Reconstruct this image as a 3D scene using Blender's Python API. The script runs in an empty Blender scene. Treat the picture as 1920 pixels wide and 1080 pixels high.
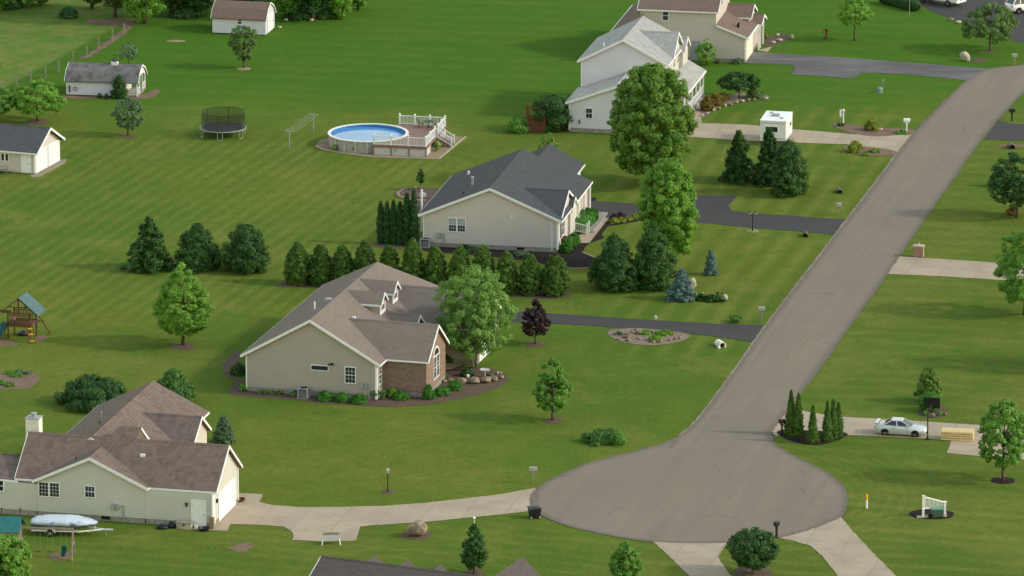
import bpy, bmesh, math, random
import numpy as np
from mathutils import Vector, Matrix
R = math.radians
scene = bpy.context.scene
COL = scene.collection

# ------------------------------------------------------------------ camera, sky, sun, exposure
FPX, PITCH, CAM_Z, CAM_Y = 11530.0, R(14.66), 146.0, -558.1
cam_data = bpy.data.cameras.new('camera')
cam_data.sensor_width = 36.0
cam_data.lens = FPX * 36.0 / 1920.0
cam_data.clip_start = 1.0
cam_data.clip_end = 6000.0
cam = bpy.data.objects.new('camera', cam_data)
cam.location = (0, CAM_Y, CAM_Z)
cam.rotation_euler = (R(90) - PITCH, 0, 0)
COL.objects.link(cam)
scene.camera = cam

SUN_DIR = Vector((0.988 * math.cos(R(30)), -0.155 * math.cos(R(30)), math.sin(R(30)))).normalized()
world = bpy.data.worlds.new("World")
scene.world = world
world.use_nodes = True
wt = world.node_tree
sky = wt.nodes.new('ShaderNodeTexSky')
sky.sky_type = 'NISHITA'
sky.sun_disc = False
sky.sun_elevation = R(30)
sky.sun_rotation = math.atan2(SUN_DIR.x, SUN_DIR.y)
sky.dust_density = 0.6
sky.air_density = 2.1
bg = wt.nodes['Background']
bg.inputs['Strength'].default_value = 0.15
tint = wt.nodes.new('ShaderNodeMix'); tint.data_type = 'RGBA'; tint.blend_type = 'MULTIPLY'; tint.inputs[0].default_value = 1.0
tint.inputs[7].default_value = (1.08, 0.985, 0.90, 1.0)              # thin warm overcast
wt.links.new(sky.outputs[0], tint.inputs[6]); wt.links.new(tint.outputs[2], bg.inputs[0])

sun_data = bpy.data.lights.new('sun', 'SUN')
sun_data.energy = 1.3
sun_data.angle = R(4.0)
sun_data.color = (1.0, 0.96, 0.90)
sun = bpy.data.objects.new('sun', sun_data)
sun.rotation_euler = (-SUN_DIR).to_track_quat('-Z', 'Y').to_euler()
sun.location = (200, -50, 150)
COL.objects.link(sun)

scene.view_settings.view_transform = 'Standard'
scene.view_settings.look = 'None'
scene.view_settings.exposure = 0.86
scene.view_settings.gamma = 1.0
scene.render.engine = 'CYCLES'
scene.cycles.filter_width = 1.5
scene.cycles.max_bounces = 6
scene.cycles.transparent_max_bounces = 8

# ------------------------------------------------------------------ from survey points to metres on the ground
def G(px, py, z=0.0):
    dx, dy = (px - 960) / FPX, (540 - py) / FPX
    d = Vector((dx, math.cos(PITCH) + dy * math.sin(PITCH), -math.sin(PITCH) + dy * math.cos(PITCH)))
    t = (z - CAM_Z) / d.z
    return Vector((d.x * t, CAM_Y + d.y * t, z))

def S(py):                                             # pixels of the survey per metre across, at that row
    d = (G(960, py) - Vector((0, CAM_Y, CAM_Z)))
    depth = d.y * math.cos(PITCH) - d.z * math.sin(PITCH)
    return FPX / depth

# ------------------------------------------------------------------ object helpers
def tag(o, label=None, cat=None, group=None, kind=None):
    if label: o['label'] = label
    if cat: o['category'] = cat
    if group: o['group'] = group
    if kind: o['kind'] = kind
    return o

def thing(name, label, cat, loc=(0, 0, 0), rz=0.0, group=None):
    o = bpy.data.objects.new(name, None)
    o.empty_display_size = 0.3
    o.location = loc
    o.rotation_euler = (0, 0, rz)
    COL.objects.link(o)
    return tag(o, label, cat, group)

def copy_tree(o, parent=None):
    c = o.copy()
    COL.objects.link(c)
    if parent: c.parent = parent
    for ch in list(o.children): copy_tree(ch, c)
    return c

class MB:
    """collects shapes; build() links them as one mesh object"""
    def __init__(s): s.v, s.f, s.mi, s.M, s.cur, s.seg = [], [], [], Matrix.Identity(4), 0, []
    def add(s, vs, fs):
        n = len(s.v); s.seg.append((n, len(s.f)))
        s.v += [tuple(s.M @ Vector(p)) for p in vs]
        s.f += [tuple(i + n for i in f) for f in fs]
        s.mi += [s.cur] * len(fs)
        return s
    def box(s, x0, x1, y0, y1, z0, z1):
        return s.add([(x0, y0, z0), (x1, y0, z0), (x1, y1, z0), (x0, y1, z0), (x0, y0, z1), (x1, y0, z1), (x1, y1, z1), (x0, y1, z1)],
                     [(0, 3, 2, 1), (4, 5, 6, 7), (0, 1, 5, 4), (1, 2, 6, 5), (2, 3, 7, 6), (3, 0, 4, 7)])
    def prism(s, poly, d):                             # poly: 3D points of one face, d: extrusion vector
        n = len(poly)
        d = Vector(d)
        vs = [tuple(p) for p in poly] + [tuple(Vector(p) + d) for p in poly]
        fs = [tuple(range(n))[::-1], tuple(range(n, 2 * n))] + [(i, (i + 1) % n, n + (i + 1) % n, n + i) for i in range(n)]
        return s.add(vs, fs)
    def tube(s, p0, p1, r0, r1=None, n=8):
        r1 = r0 if r1 is None else r1
        p0, p1 = Vector(p0), Vector(p1)
        w = (p1 - p0).normalized()
        a = w.orthogonal().normalized(); b = w.cross(a)
        vs = []
        for p, r in ((p0, r0), (p1, r1)):
            vs += [tuple(p + (a * math.cos(6.28318 * i / n) + b * math.sin(6.28318 * i / n)) * r) for i in range(n)]
        fs = [(i, (i + 1) % n, n + (i + 1) % n, n + i) for i in range(n)] + [tuple(range(n))[::-1], tuple(range(n, 2 * n))]
        return s.add(vs, fs)
    def path(s, pts, r, n=6):
        for a, b in zip(pts[:-1], pts[1:]): s.tube(a, b, r, r, n)
        return s
    def bar(s, p0, p1, w, h):                          # rectangular bar
        p0, p1 = Vector(p0), Vector(p1)
        t = (p1 - p0).normalized()
        up = Vector((0, 0, 1)) if abs(t.z) < 0.95 else Vector((0, 1, 0))
        a = t.cross(up).normalized() * (w / 2); b = a.cross(t).normalized() * (h / 2)
        return s.prism([p0 - a - b, p0 + a - b, p0 + a + b, p0 - a + b], p1 - p0)
    def rings(s, rings, cap=True, closed=True):        # loft of equal-length rings
        n = len(rings[0]); vs = [tuple(p) for r in rings for p in r]; fs = []
        for k in range(len(rings) - 1):
            for i in range(n if closed else n - 1):
                j = (i + 1) % n
                fs.append((k * n + i, k * n + j, (k + 1) * n + j, (k + 1) * n + i))
        if cap: fs += [tuple(range(n))[::-1], tuple(range((len(rings) - 1) * n, len(rings) * n))]
        return s.add(vs, fs)
    def lathe(s, prof, n=20, c=(0, 0, 0), cap=True):
        return s.rings([[(c[0] + r * math.cos(6.28318 * i / n), c[1] + r * math.sin(6.28318 * i / n), c[2] + z) for i in range(n)] for r, z in prof], cap)
    def split(s, name, mats, parent=None):             # one object per shape
        out = []
        for (v0, f0), (v1, f1) in zip(s.seg, s.seg[1:] + [(len(s.v), len(s.f))]):
            b = MB(); b.v = s.v[v0:v1]; b.f = [tuple(i - v0 for i in f) for f in s.f[f0:f1]]; b.mi = s.mi[f0:f1]
            out.append(b.build(name, mats, parent))
        return out
    def build(s, name, mats, parent=None, smooth=False, bevel=0.0, recalc=True):
        me = bpy.data.meshes.new(name)
        me.from_pydata(s.v, [], s.f)
        for m in (mats if isinstance(mats, (list, tuple)) else [mats]): me.materials.append(m)
        me.polygons.foreach_set('material_index', s.mi)
        if recalc or bevel:
            b = bmesh.new(); b.from_mesh(me)
            if recalc: bmesh.ops.recalc_face_normals(b, faces=b.faces)
            if bevel: bmesh.ops.bevel(b, geom=[e for e in b.edges if len(e.link_faces) == 2 and e.calc_face_angle(0) > 0.5], offset=bevel, segments=2, affect='EDGES', profile=0.6)
            b.to_mesh(me); b.free()
        if smooth: me.polygons.foreach_set('use_smooth', [True] * len(me.polygons))
        me.update()
        o = bpy.data.objects.new(name, me)
        COL.objects.link(o)
        if parent: o.parent = parent
        return o

# ------------------------------------------------------------------ materials
class NT:
    """small node-building helper"""
    def __init__(s, name):
        s.m = bpy.data.materials.new(name); s.m.use_nodes = True
        s.t = s.m.node_tree; s.b = s.t.nodes['Principled BSDF']; s.out = s.t.nodes['Material Output']
    def n(s, kind, **kw):
        x = s.t.nodes.new(kind)
        for k, v in kw.items(): setattr(x, k, v)
        return x
    def put(s, sock, val):
        if isinstance(val, bpy.types.NodeSocket): s.t.links.new(val, sock)
        elif isinstance(val, (tuple, list)) and len(val) == 3 and sock.type == 'RGBA': sock.default_value = (*val, 1)
        else: sock.default_value = val
    def math(s, op, a, b=0.0, c=None, clamp=False):
        x = s.n('ShaderNodeMath', operation=op, use_clamp=clamp)
        s.put(x.inputs[0], a); s.put(x.inputs[1], b)
        if c is not None: s.put(x.inputs[2], c)
        return x.outputs[0]
    def noise(s, vec, scale, detail=4.0, rough=0.55, dist=0.0):
        x = s.n('ShaderNodeTexNoise')
        s.put(x.inputs['Vector'], vec); x.inputs['Scale'].default_value = scale
        x.inputs['Detail'].default_value = detail; x.inputs['Roughness'].default_value = rough; x.inputs['Distortion'].default_value = dist
        return x.outputs['Fac']
    def ramp(s, fac, lo, hi):
        x = s.n('ShaderNodeMapRange', interpolation_type='SMOOTHSTEP')
        s.put(x.inputs[0], fac); x.inputs[1].default_value = lo; x.inputs[2].default_value = hi
        return x.outputs[0]
    def mix(s, fac, a, b, blend='MIX'):
        x = s.n('ShaderNodeMix', data_type='RGBA', blend_type=blend)
        s.put(x.inputs[0], fac); s.put(x.inputs[6], a); s.put(x.inputs[7], b)
        return x.outputs[2]
    def pos(s): return s.n('ShaderNodeNewGeometry').outputs['Position']
    def obj(s): return s.n('ShaderNodeTexCoord').outputs['Object']
    def scale(s, vec, sx, sy, sz, rz=0.0):
        x = s.n('ShaderNodeMapping'); s.put(x.inputs[0], vec)
        x.inputs['Rotation'].default_value = (0, 0, rz); x.inputs['Scale'].default_value = (sx, sy, sz)
        return x.outputs[0]
    def xyz(s, vec):
        x = s.n('ShaderNodeSeparateXYZ'); s.put(x.inputs[0], vec); return x.outputs
    def bump(s, h, strength=0.3, dist=0.02):
        x = s.n('ShaderNodeBump'); x.inputs['Strength'].default_value = strength; x.inputs['Distance'].default_value = dist
        s.put(x.inputs['Height'], h); s.t.links.new(x.outputs[0], s.b.inputs['Normal'])
    def done(s, col, rough=0.8, metal=0.0, spec=0.3):
        s.put(s.b.inputs['Base Color'], col); s.put(s.b.inputs['Roughness'], rough)
        s.b.inputs['Metallic'].default_value = metal; s.b.inputs['Specular IOR Level'].default_value = spec
        return s.m

def plain(name, c, rough=0.6, var=0.12, sc=3.0, metal=0.0, spec=0.3):
    k = NT(name); v = k.obj()
    f = k.noise(v, sc, 5, 0.6)
    dark = tuple(x * (1 - var) for x in c); lite = tuple(min(1, x * (1 + var)) for x in c)
    return k.done(k.mix(k.ramp(f, 0.3, 0.7), dark, lite), rough, metal, spec)

def siding(name, c, lap=0.2):
    k = NT(name); v = k.obj(); z = k.xyz(v)[2]
    saw = k.math('FRACT', k.math('DIVIDE', z, lap))
    line = k.ramp(saw, 0.0, 0.3)
    big = k.noise(v, 0.35, 3); fine = k.noise(k.scale(v, 0.6, 0.6, 8), 2.0, 4)
    col = k.mix(k.ramp(big, 0.25, 0.75), tuple(x * 0.93 for x in c), c)
    col = k.mix(k.math('MULTIPLY', k.ramp(fine, 0.45, 0.75), 0.25), col, tuple(x * 0.8 for x in c))
    col = k.mix(line, tuple(x * 0.70 for x in c), col)  # dark band on every board: the lap's shadow line put into the colour
    k.bump(k.math('SUBTRACT', 1.0, saw), 0.2, 0.02)
    return k.done(col, 0.55, 0, 0.3)

def shingle(name, c, c2, stain=None, amount=0.0):
    k = NT(name); v = k.obj(); p = k.xyz(v)
    br = k.n('ShaderNodeTexBrick')
    cmb = k.n('ShaderNodeCombineXYZ'); k.put(cmb.inputs[0], k.math('ADD', p[0], p[1])); k.put(cmb.inputs[1], k.math('MULTIPLY', p[2], 2.0))
    k.put(br.inputs['Vector'], cmb.outputs[0])
    br.inputs['Scale'].default_value = 1.0; br.inputs['Brick Width'].default_value = 0.55; br.inputs['Row Height'].default_value = 0.26
    br.inputs['Mortar Size'].default_value = 0.02; br.inputs['Mortar Smooth'].default_value = 0.4
    k.put(br.inputs['Color1'], c); k.put(br.inputs['Color2'], c2); k.put(br.inputs['Mortar'], tuple(x * 0.6 for x in c))
    a = k.noise(v, 0.5, 5, 0.6); f = k.noise(v, 7, 4, 0.7)
    col = k.mix(k.math('MULTIPLY', k.ramp(a, 0.3, 0.75), 0.45), br.outputs['Color'], c2)
    col = k.mix(k.math('MULTIPLY', k.ramp(f, 0.35, 0.8), 0.45), col, tuple(x * 0.62 for x in c))
    if stain:
        s1 = k.noise(k.scale(v, 1.6, 1.6, 0.25), 0.9, 5, 0.6, 0.2)
        col = k.mix(k.math('MULTIPLY', k.ramp(s1, 0.42, 0.72), amount), col, stain)
    k.bump(f, 0.4, 0.02)
    return k.done(col, 0.9, 0, 0.15)

def leafmat(name, c, c2, trans=0.25):
    k = NT(name)
    at = k.n('ShaderNodeAttribute', attribute_name='tint'); oi = k.n('ShaderNodeObjectInfo')
    fac = k.math('ADD', at.outputs['Fac'], k.math('MULTIPLY', k.math('SUBTRACT', oi.outputs['Random'], 0.5), 0.25), clamp=True)
    col = k.mix(fac, c, c2)
    k.put(k.b.inputs['Base Color'], col); k.b.inputs['Roughness'].default_value = 0.55; k.b.inputs['Specular IOR Level'].default_value = 0.25
    tr = k.n('ShaderNodeBsdfTranslucent'); k.put(tr.inputs[0], k.mix(0.5, col, tuple(min(1, x * 1.6) for x in c2)))
    mx = k.n('ShaderNodeMixShader'); mx.inputs[0].default_value = trans
    k.t.links.new(k.b.outputs[0], mx.inputs[1]); k.t.links.new(tr.outputs[0], mx.inputs[2]); k.t.links.new(mx.outputs[0], k.out.inputs[0])
    return k.m

M = {}
M['white'] = plain('white_paint', (0.76, 0.76, 0.75), 0.5, 0.05)
M['offwhite'] = plain('cream_paint', (0.72, 0.70, 0.60), 0.5, 0.06)
M['glass'] = plain('window_glass', (0.025, 0.03, 0.034), 0.08, 0.3, 0.6, 0, 0.6)
M['concrete_wall'] = plain('foundation_concrete', (0.27, 0.25, 0.22), 0.9, 0.2)
M['black'] = plain('black_plastic', (0.012, 0.012, 0.014), 0.45, 0.3)
M['darkmetal'] = plain('dark_metal', (0.03, 0.03, 0.033), 0.45, 0.3)
M['grey'] = plain('grey_plastic', (0.32, 0.32, 0.32), 0.6, 0.12)
M['steel'] = plain('galvanised_steel', (0.45, 0.46, 0.47), 0.45, 0.12, 3, 0.6)
M['rust'] = plain('rusty_iron', (0.13, 0.045, 0.028), 0.8, 0.35, 6)
M['wood'] = plain('brown_timber', (0.12, 0.055, 0.028), 0.8, 0.35, 4)
M['greywood'] = plain('weathered_timber', (0.26, 0.22, 0.17), 0.85, 0.25, 4)
M['pine'] = plain('fresh_lumber', (0.62, 0.46, 0.22), 0.75, 0.18, 5)
M['bark'] = plain('bark', (0.085, 0.062, 0.045), 0.95, 0.35, 5)
M['palebark'] = plain('pale_bark', (0.20, 0.16, 0.12), 0.95, 0.3, 5)
M['tire'] = plain('tyre_rubber', (0.012, 0.012, 0.012), 0.85, 0.3)
M['rim'] = plain('alloy', (0.5, 0.5, 0.5), 0.35, 0.1, 3, 0.7)
M['teal'] = plain('teal_canvas', (0.025, 0.14, 0.145), 0.8, 0.12, 2)
M['bluegrey'] = plain('grey_blue_canvas', (0.075, 0.135, 0.135), 0.8, 0.12, 2)
M['teal_plastic'] = plain('teal_plastic', (0.008, 0.07, 0.07), 0.35, 0.2, 2)
M['greenbox'] = plain('green_utility_enamel', (0.13, 0.25, 0.19), 0.55, 0.1)
M['darkgreenbox'] = plain('dark_green_utility_enamel', (0.05, 0.10, 0.075), 0.5, 0.1)
M['yellow'] = plain('yellow_plastic', (0.75, 0.38, 0.02), 0.5, 0.08)
M['red'] = plain('red_plastic', (0.45, 0.02, 0.02), 0.4, 0.1)
M['orange'] = plain('orange_plastic', (0.6, 0.2, 0.08), 0.5, 0.1)
M['pink'] = plain('pink_plastic', (0.6, 0.1, 0.3), 0.5, 0.1)
M['rock'] = plain('field_stone', (0.235, 0.185, 0.125), 0.9, 0.5, 2.6)
M['palerock'] = plain('pale_stone', (0.40, 0.355, 0.28), 0.9, 0.25, 2.2)
M['whiterock'] = plain('white_concrete_pipe', (0.72, 0.69, 0.62), 0.85, 0.15, 2.2)
M['deckwood'] = plain('red_brown_decking', (0.23, 0.13, 0.105), 0.75, 0.15, 2)
M['skirt'] = plain('pale_skirting', (0.50, 0.48, 0.46), 0.7, 0.08)
M['poolwall'] = plain('pool_wall_steel', (0.34, 0.32, 0.30), 0.55, 0.08, 1.0)
M['liner'] = plain('blue_liner', (0.03, 0.20, 0.50), 0.5, 0.12, 1.0)
M['wallsiding_a'] = siding('cream_siding', (0.565, 0.555, 0.495))
M['wallsiding_b'] = siding('taupe_siding', (0.414, 0.365, 0.322))
M['wallsiding_c'] = siding('beige_siding', (0.595, 0.530, 0.494))
M['wallsiding_d'] = siding('pale_grey_siding', (0.652, 0.645, 0.707))
M['wallsiding_e'] = siding('tan_siding', (0.569, 0.500, 0.452))
M['roof_a'] = shingle('streaked_brown_shingle', (0.165, 0.121, 0.101), (0.205, 0.152, 0.126), (0.095, 0.07, 0.06), 0.65)
M['roof_b'] = shingle('brown_shingle', (0.184, 0.148, 0.124), (0.22, 0.178, 0.148))
M['roof_c'] = shingle('charcoal_shingle', (0.066, 0.068, 0.073), (0.08, 0.08, 0.085))
M['roof_d'] = shingle('pale_grey_shingle', (0.34, 0.33, 0.315), (0.40, 0.39, 0.37), (0.20, 0.19, 0.18), 0.5)
M['roof_e'] = shingle('red_brown_shingle', (0.165, 0.115, 0.095), (0.20, 0.14, 0.115))
M['roof_f'] = shingle('dark_taupe_shingle', (0.092, 0.078, 0.072), (0.115, 0.096, 0.088), (0.09, 0.07, 0.065), 0.4)
M['roof_h'] = shingle('dark_grey_stained_shingle', (0.15, 0.145, 0.14), (0.19, 0.18, 0.175), (0.06, 0.055, 0.05), 0.8)
M['roof_g'] = shingle('slate_shingle', (0.075, 0.078, 0.085), (0.10, 0.10, 0.105))

def brickmat(name, a, b, mortar):
    k = NT(name); p = k.xyz(k.obj())
    cmb = k.n('ShaderNodeCombineXYZ'); k.put(cmb.inputs[0], k.math('ADD', p[0], p[1])); k.put(cmb.inputs[1], p[2])
    br = k.n('ShaderNodeTexBrick'); k.put(br.inputs['Vector'], cmb.outputs[0])
    br.inputs['Scale'].default_value = 1.0; br.inputs['Brick Width'].default_value = 0.42; br.inputs['Row Height'].default_value = 0.13
    br.inputs['Mortar Size'].default_value = 0.012; br.inputs['Bias'].default_value = 0.0
    k.put(br.inputs['Color1'], a); k.put(br.inputs['Color2'], b); k.put(br.inputs['Mortar'], mortar)
    f = k.noise(k.scale(k.obj(), 1, 1, 3), 2.5, 4)
    k.bump(br.outputs['Fac'], -0.3, 0.02)
    return k.done(k.mix(k.math('MULTIPLY', k.ramp(f, 0.4, 0.7), 0.5), br.outputs['Color'], tuple(x * 0.6 for x in a)), 0.9, 0, 0.2)
M['brick'] = brickmat('brown_stone_brick', (0.20, 0.13, 0.10), (0.30, 0.20, 0.155), (0.26, 0.21, 0.175))
M['redbrick'] = brickmat('red_brick', (0.28, 0.15, 0.11), (0.34, 0.19, 0.14), (0.36, 0.30, 0.25))

def netmat(name, c, alpha):
    k = NT(name); k.done(c, 0.8)
    tr = k.n('ShaderNodeBsdfTransparent'); mx = k.n('ShaderNodeMixShader'); mx.inputs[0].default_value = alpha
    k.t.links.new(tr.outputs[0], mx.inputs[1]); k.t.links.new(k.b.outputs[0], mx.inputs[2]); k.t.links.new(mx.outputs[0], k.out.inputs[0])
    return k.m
M['net'] = netmat('black_net', (0.012, 0.014, 0.016), 0.42)

def watermat():
    k = NT('pool_water'); f = k.noise(k.obj(), 2.5, 3)
    k.bump(f, 0.08, 0.05)
    return k.done(k.mix(k.ramp(k.noise(k.obj(), 0.4, 3), 0.3, 0.7), (0.07, 0.21, 0.46), (0.12, 0.29, 0.54)), 0.06, 0, 0.5)
M['water'] = watermat()

# foliage
M['leaf_bright'] = leafmat('bright_maple_leaf', (0.087, 0.212, 0.024), (0.235, 0.438, 0.056), 0.32)
M['leaf_maple'] = leafmat('maple_leaf', (0.064, 0.146, 0.018), (0.182, 0.325, 0.045), 0.32)
M['leaf_mid'] = leafmat('green_leaf', (0.065, 0.175, 0.027), (0.184, 0.373, 0.052), 0.28)
M['leaf_light'] = leafmat('pale_birch_leaf', (0.111, 0.221, 0.039), (0.221, 0.378, 0.085), 0.33)
M['leaf_olive'] = leafmat('olive_leaf', (0.072, 0.135, 0.035), (0.16, 0.255, 0.072), 0.28)
M['leaf_dark'] = leafmat('dark_leaf', (0.02, 0.065, 0.014), (0.061, 0.145, 0.029), 0.2)
M['leaf_grey'] = leafmat('grey_green_leaf', (0.072, 0.138, 0.065), (0.16, 0.246, 0.123), 0.25)
M['leaf_arbor'] = leafmat('arborvitae_spray', (0.031, 0.075, 0.009), (0.106, 0.196, 0.021), 0.15)
M['leaf_arbor_dark'] = leafmat('dark_arborvitae_spray', (0.016, 0.055, 0.014), (0.049, 0.123, 0.025), 0.15)
M['leaf_spruce'] = leafmat('spruce_needles', (0.016, 0.056, 0.011), (0.062, 0.141, 0.023), 0.1)
M['leaf_pine'] = leafmat('soft_pine_needles', (0.07, 0.14, 0.02), (0.16, 0.26, 0.035), 0.25)
M['leaf_blue'] = leafmat('blue_spruce_needles', (0.066, 0.127, 0.116), (0.176, 0.264, 0.248), 0.1)
M['leaf_purple'] = leafmat('purple_plum_leaf', (0.021, 0.011, 0.013), (0.075, 0.033, 0.042), 0.2)
M['leaf_box'] = leafmat('clipped_boxwood', (0.031, 0.131, 0.013), (0.085, 0.261, 0.027), 0.2)
M['leaf_gold'] = leafmat('golden_foliage', (0.128, 0.175, 0.016), (0.271, 0.319, 0.04), 0.25)
M['leaf_bronze'] = leafmat('bronze_foliage', (0.101, 0.086, 0.015), (0.253, 0.183, 0.03), 0.25)
M['leaf_lime'] = leafmat('lime_ground_cover', (0.096, 0.209, 0.017), (0.191, 0.331, 0.035), 0.25)
M['leaf_shrub'] = leafmat('shrub_leaf', (0.035, 0.103, 0.019), (0.112, 0.239, 0.045), 0.25)
# ------------------------------------------------------------------ ground
def lawn_material():
    k = NT('mown_lawn'); P = k.pos(); x, y, z = k.xyz(P)
    big = k.noise(P, 0.018, 4, 0.55); mid = k.noise(P, 0.12, 5, 0.6, 0.4); fine = k.noise(P, 1.6, 6, 0.7); dry = k.noise(P, 0.33, 5, 0.65, 0.6)
    fib = k.noise(P, 6.0, 5, 0.75)
    olive, green, deep, tan, rich = (0.130, 0.153, 0.022), (0.090, 0.145, 0.019), (0.061, 0.114, 0.014), (0.213, 0.169, 0.046), (0.048, 0.126, 0.008)
    far = k.ramp(k.math('ADD', y, k.math('MULTIPLY', k.math('SUBTRACT', big, 0.5), 30.0)), 62.0, 88.0)                       # the upper lots are a richer green
    near = k.ramp(y, -58.0, -78.0)
    right = k.ramp(k.math('SUBTRACT', x, k.math('MULTIPLY', y, 0.235)), 28.0, 33.0)
    col = k.mix(k.ramp(big, 0.35, 0.65), olive, green)
    col = k.mix(k.math('MULTIPLY', k.ramp(k.math('ADD', mid, k.math('MULTIPLY', k.math('SUBTRACT', big, 0.5), 0.8)), 0.42, 0.68), 0.55), col, deep)
    col = k.mix(k.math('MULTIPLY', far, 0.9), col, k.mix(k.ramp(mid, 0.4, 0.75), rich, (0.082, 0.137, 0.014)))
    col = k.mix(k.math('MULTIPLY', near, 0.6), col, k.mix(k.ramp(mid, 0.35, 0.65), green, deep))
    col = k.mix(k.math('MULTIPLY', right, 0.5), col, k.mix(k.ramp(mid, 0.3, 0.7), (0.116, 0.145, 0.027), (0.084, 0.124, 0.020)))
    col = k.mix(k.math('MULTIPLY', k.math('MULTIPLY', k.ramp(dry, 0.56, 0.80), 0.32), k.math('SUBTRACT', 1.0, k.math('MULTIPLY', far, 0.7))), col, tan)
    yel = k.noise(P, 0.085, 6, 0.62, 0.8); gr2 = k.noise(k.scale(P, 0.6, 1.0, 1), 0.16, 6, 0.66, 0.5)
    col = k.mix(k.math('MULTIPLY', k.ramp(yel, 0.46, 0.66), k.math('SUBTRACT', 0.62, k.math('MULTIPLY', far, 0.45))), col, (0.176, 0.179, 0.037))
    col = k.mix(k.math('MULTIPLY', k.ramp(gr2, 0.50, 0.70), 0.60), col, (0.061, 0.130, 0.014))
    # mowing tracks: stripes that run with each lot
    def stripes(phi, period, wob, seed):
        d = k.math('ADD', k.math('MULTIPLY', x, math.cos(phi)), k.math('MULTIPLY', y, -math.sin(phi)))
        d = k.math('ADD', d, k.math('MULTIPLY', k.noise(P, 0.05 + seed * 0.007, 2), wob))
        s = k.math('SINE', k.math('MULTIPLY', d, 6.28318 / period))
        return k.math('MULTIPLY', s, k.ramp(k.noise(P, 0.09 + 0.02 * seed, 3), 0.30, 0.55))
    def box(x0, x1, y0, y1, e=4.0):
        return k.math('MULTIPLY', k.math('MULTIPLY', k.ramp(x, x0 - e, x0 + e), k.ramp(x, x1 + e, x1 - e)), k.math('MULTIPLY', k.ramp(y, y0 - e, y0 + e), k.ramp(y, y1 + e, y1 - e)))
    left_field = box(-90, -6, -12, 62, 5)
    s = k.math('MULTIPLY', stripes(R(18.0), 1.55, 0.35, 1), k.math('MULTIPLY', left_field, 0.75))
    s = k.math('ADD', s, k.math('MULTIPLY', stripes(R(14), 2.6, 0.5, 2), k.math('MULTIPLY', box(9, 40, -24, 75, 3), k.math('SUBTRACT', 1.0, right))))
    s = k.math('ADD', s, k.math('MULTIPLY', stripes(R(103), 3.2, 4.0, 3), k.math('MULTIPLY', right, 0.45)))
    s = k.math('ADD', s, k.math('MULTIPLY', stripes(R(105), 2.2, 2.2, 4), k.math('MULTIPLY', near, 0.45)))
    s = k.math('ADD', s, k.math('MULTIPLY', stripes(R(100), 4.2, 3.0, 5), k.math('MULTIPLY', far, 0.45)))
    c = G(1078, 725)
    dx, dy = k.math('SUBTRACT', x, c.x), k.math('SUBTRACT', y, c.y)
    rr = k.math('SQRT', k.math('ADD', k.math('MULTIPLY', dx, dx), k.math('MULTIPLY', dy, dy)))
    arcs = k.math('MULTIPLY', k.math('SINE', k.math('MULTIPLY', rr, 6.28318 / 1.25)), k.math('MULTIPLY', k.ramp(rr, 1.0, 2.0), k.ramp(rr, 9.0, 5.5)))
    s = k.math('ADD', s, k.math('MULTIPLY', arcs, k.math('MULTIPLY', k.ramp(dx, -1.5, 0.5), 0.25)))
    c2 = G(1290, 925)                                  # tracks that follow the turning circle
    dx2, dy2 = k.math('SUBTRACT', x, c2.x), k.math('SUBTRACT', y, c2.y)
    r2 = k.math('SQRT', k.math('ADD', k.math('MULTIPLY', dx2, dx2), k.math('MULTIPLY', dy2, dy2)))
    arcs2 = k.math('MULTIPLY', k.math('SINE', k.math('MULTIPLY', r2, 6.28318 / 1.1)), k.math('MULTIPLY', k.ramp(r2, 13.0, 14.0), k.ramp(r2, 22.0, 17.5)))
    s = k.math('ADD', s, k.math('MULTIPLY', arcs2, k.math('MULTIPLY', k.ramp(dx2, 4.0, 8.0), 0.4)))
    col = k.mix(k.math('MULTIPLY', k.math('MAXIMUM', s, 0.0), 0.42), col, (0.206, 0.203, 0.046))
    col = k.mix(k.math('MULTIPLY', k.math('MAXIMUM', k.math('MULTIPLY', s, -1.0), 0.0), 0.42), col, (0.070, 0.110, 0.014))
    col = k.mix(k.math('MULTIPLY', k.ramp(fine, 0.38, 0.68), 0.40), col, (0.066, 0.100, 0.014))
    col = k.mix(k.math('MULTIPLY', k.ramp(fib, 0.55, 0.85), 0.22), col, (0.213, 0.225, 0.051))
    sp2 = k.noise(P, 3.4, 4, 0.8)
    col = k.mix(k.math('MULTIPLY', k.ramp(sp2, 0.52, 0.66), 0.28), col, (0.213, 0.247, 0.070))
    col = k.mix(k.math('MULTIPLY', k.ramp(sp2, 0.48, 0.34), 0.28), col, (0.047, 0.089, 0.014))
    pt = k.noise(P, 0.55, 6, 0.72, 0.5); ps = k.noise(k.scale(P, 1, 1, 1, R(13)), 2.6, 5, 0.75)
    col = k.mix(k.math('MULTIPLY', k.ramp(pt, 0.45, 0.70), 0.48), col, (0.060, 0.118, 0.014))
    col = k.mix(k.math('MULTIPLY', k.ramp(ps, 0.5, 0.7), 0.38), col, (0.173, 0.185, 0.038))
    col = k.mix(k.math('MULTIPLY', far, 0.42), col, (0.044, 0.134, 0.013))
    # rough pasture beyond the wire fence
    fl = k.math('ADD', k.math('ADD', x, 48.7), k.math('MULTIPLY', k.math('SUBTRACT', y, 96.0), -0.325))
    past = k.math('MULTIPLY', k.ramp(fl, -1.6, -2.6), k.ramp(y, 66.0, 74.0))
    t1 = k.noise(P, 0.28, 6, 0.7, 0.8); t2 = k.noise(P, 0.9, 5, 0.7)
    pc = k.mix(k.ramp(t1, 0.38, 0.62), (0.096, 0.158, 0.028), (0.146, 0.181, 0.044))
    pc = k.mix(k.math('MULTIPLY', k.ramp(t2, 0.5, 0.7), 0.6), pc, (0.073, 0.118, 0.023))
    col = k.mix(past, col, pc)
    k.bump(fine, 0.6, 0.08)
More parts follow.
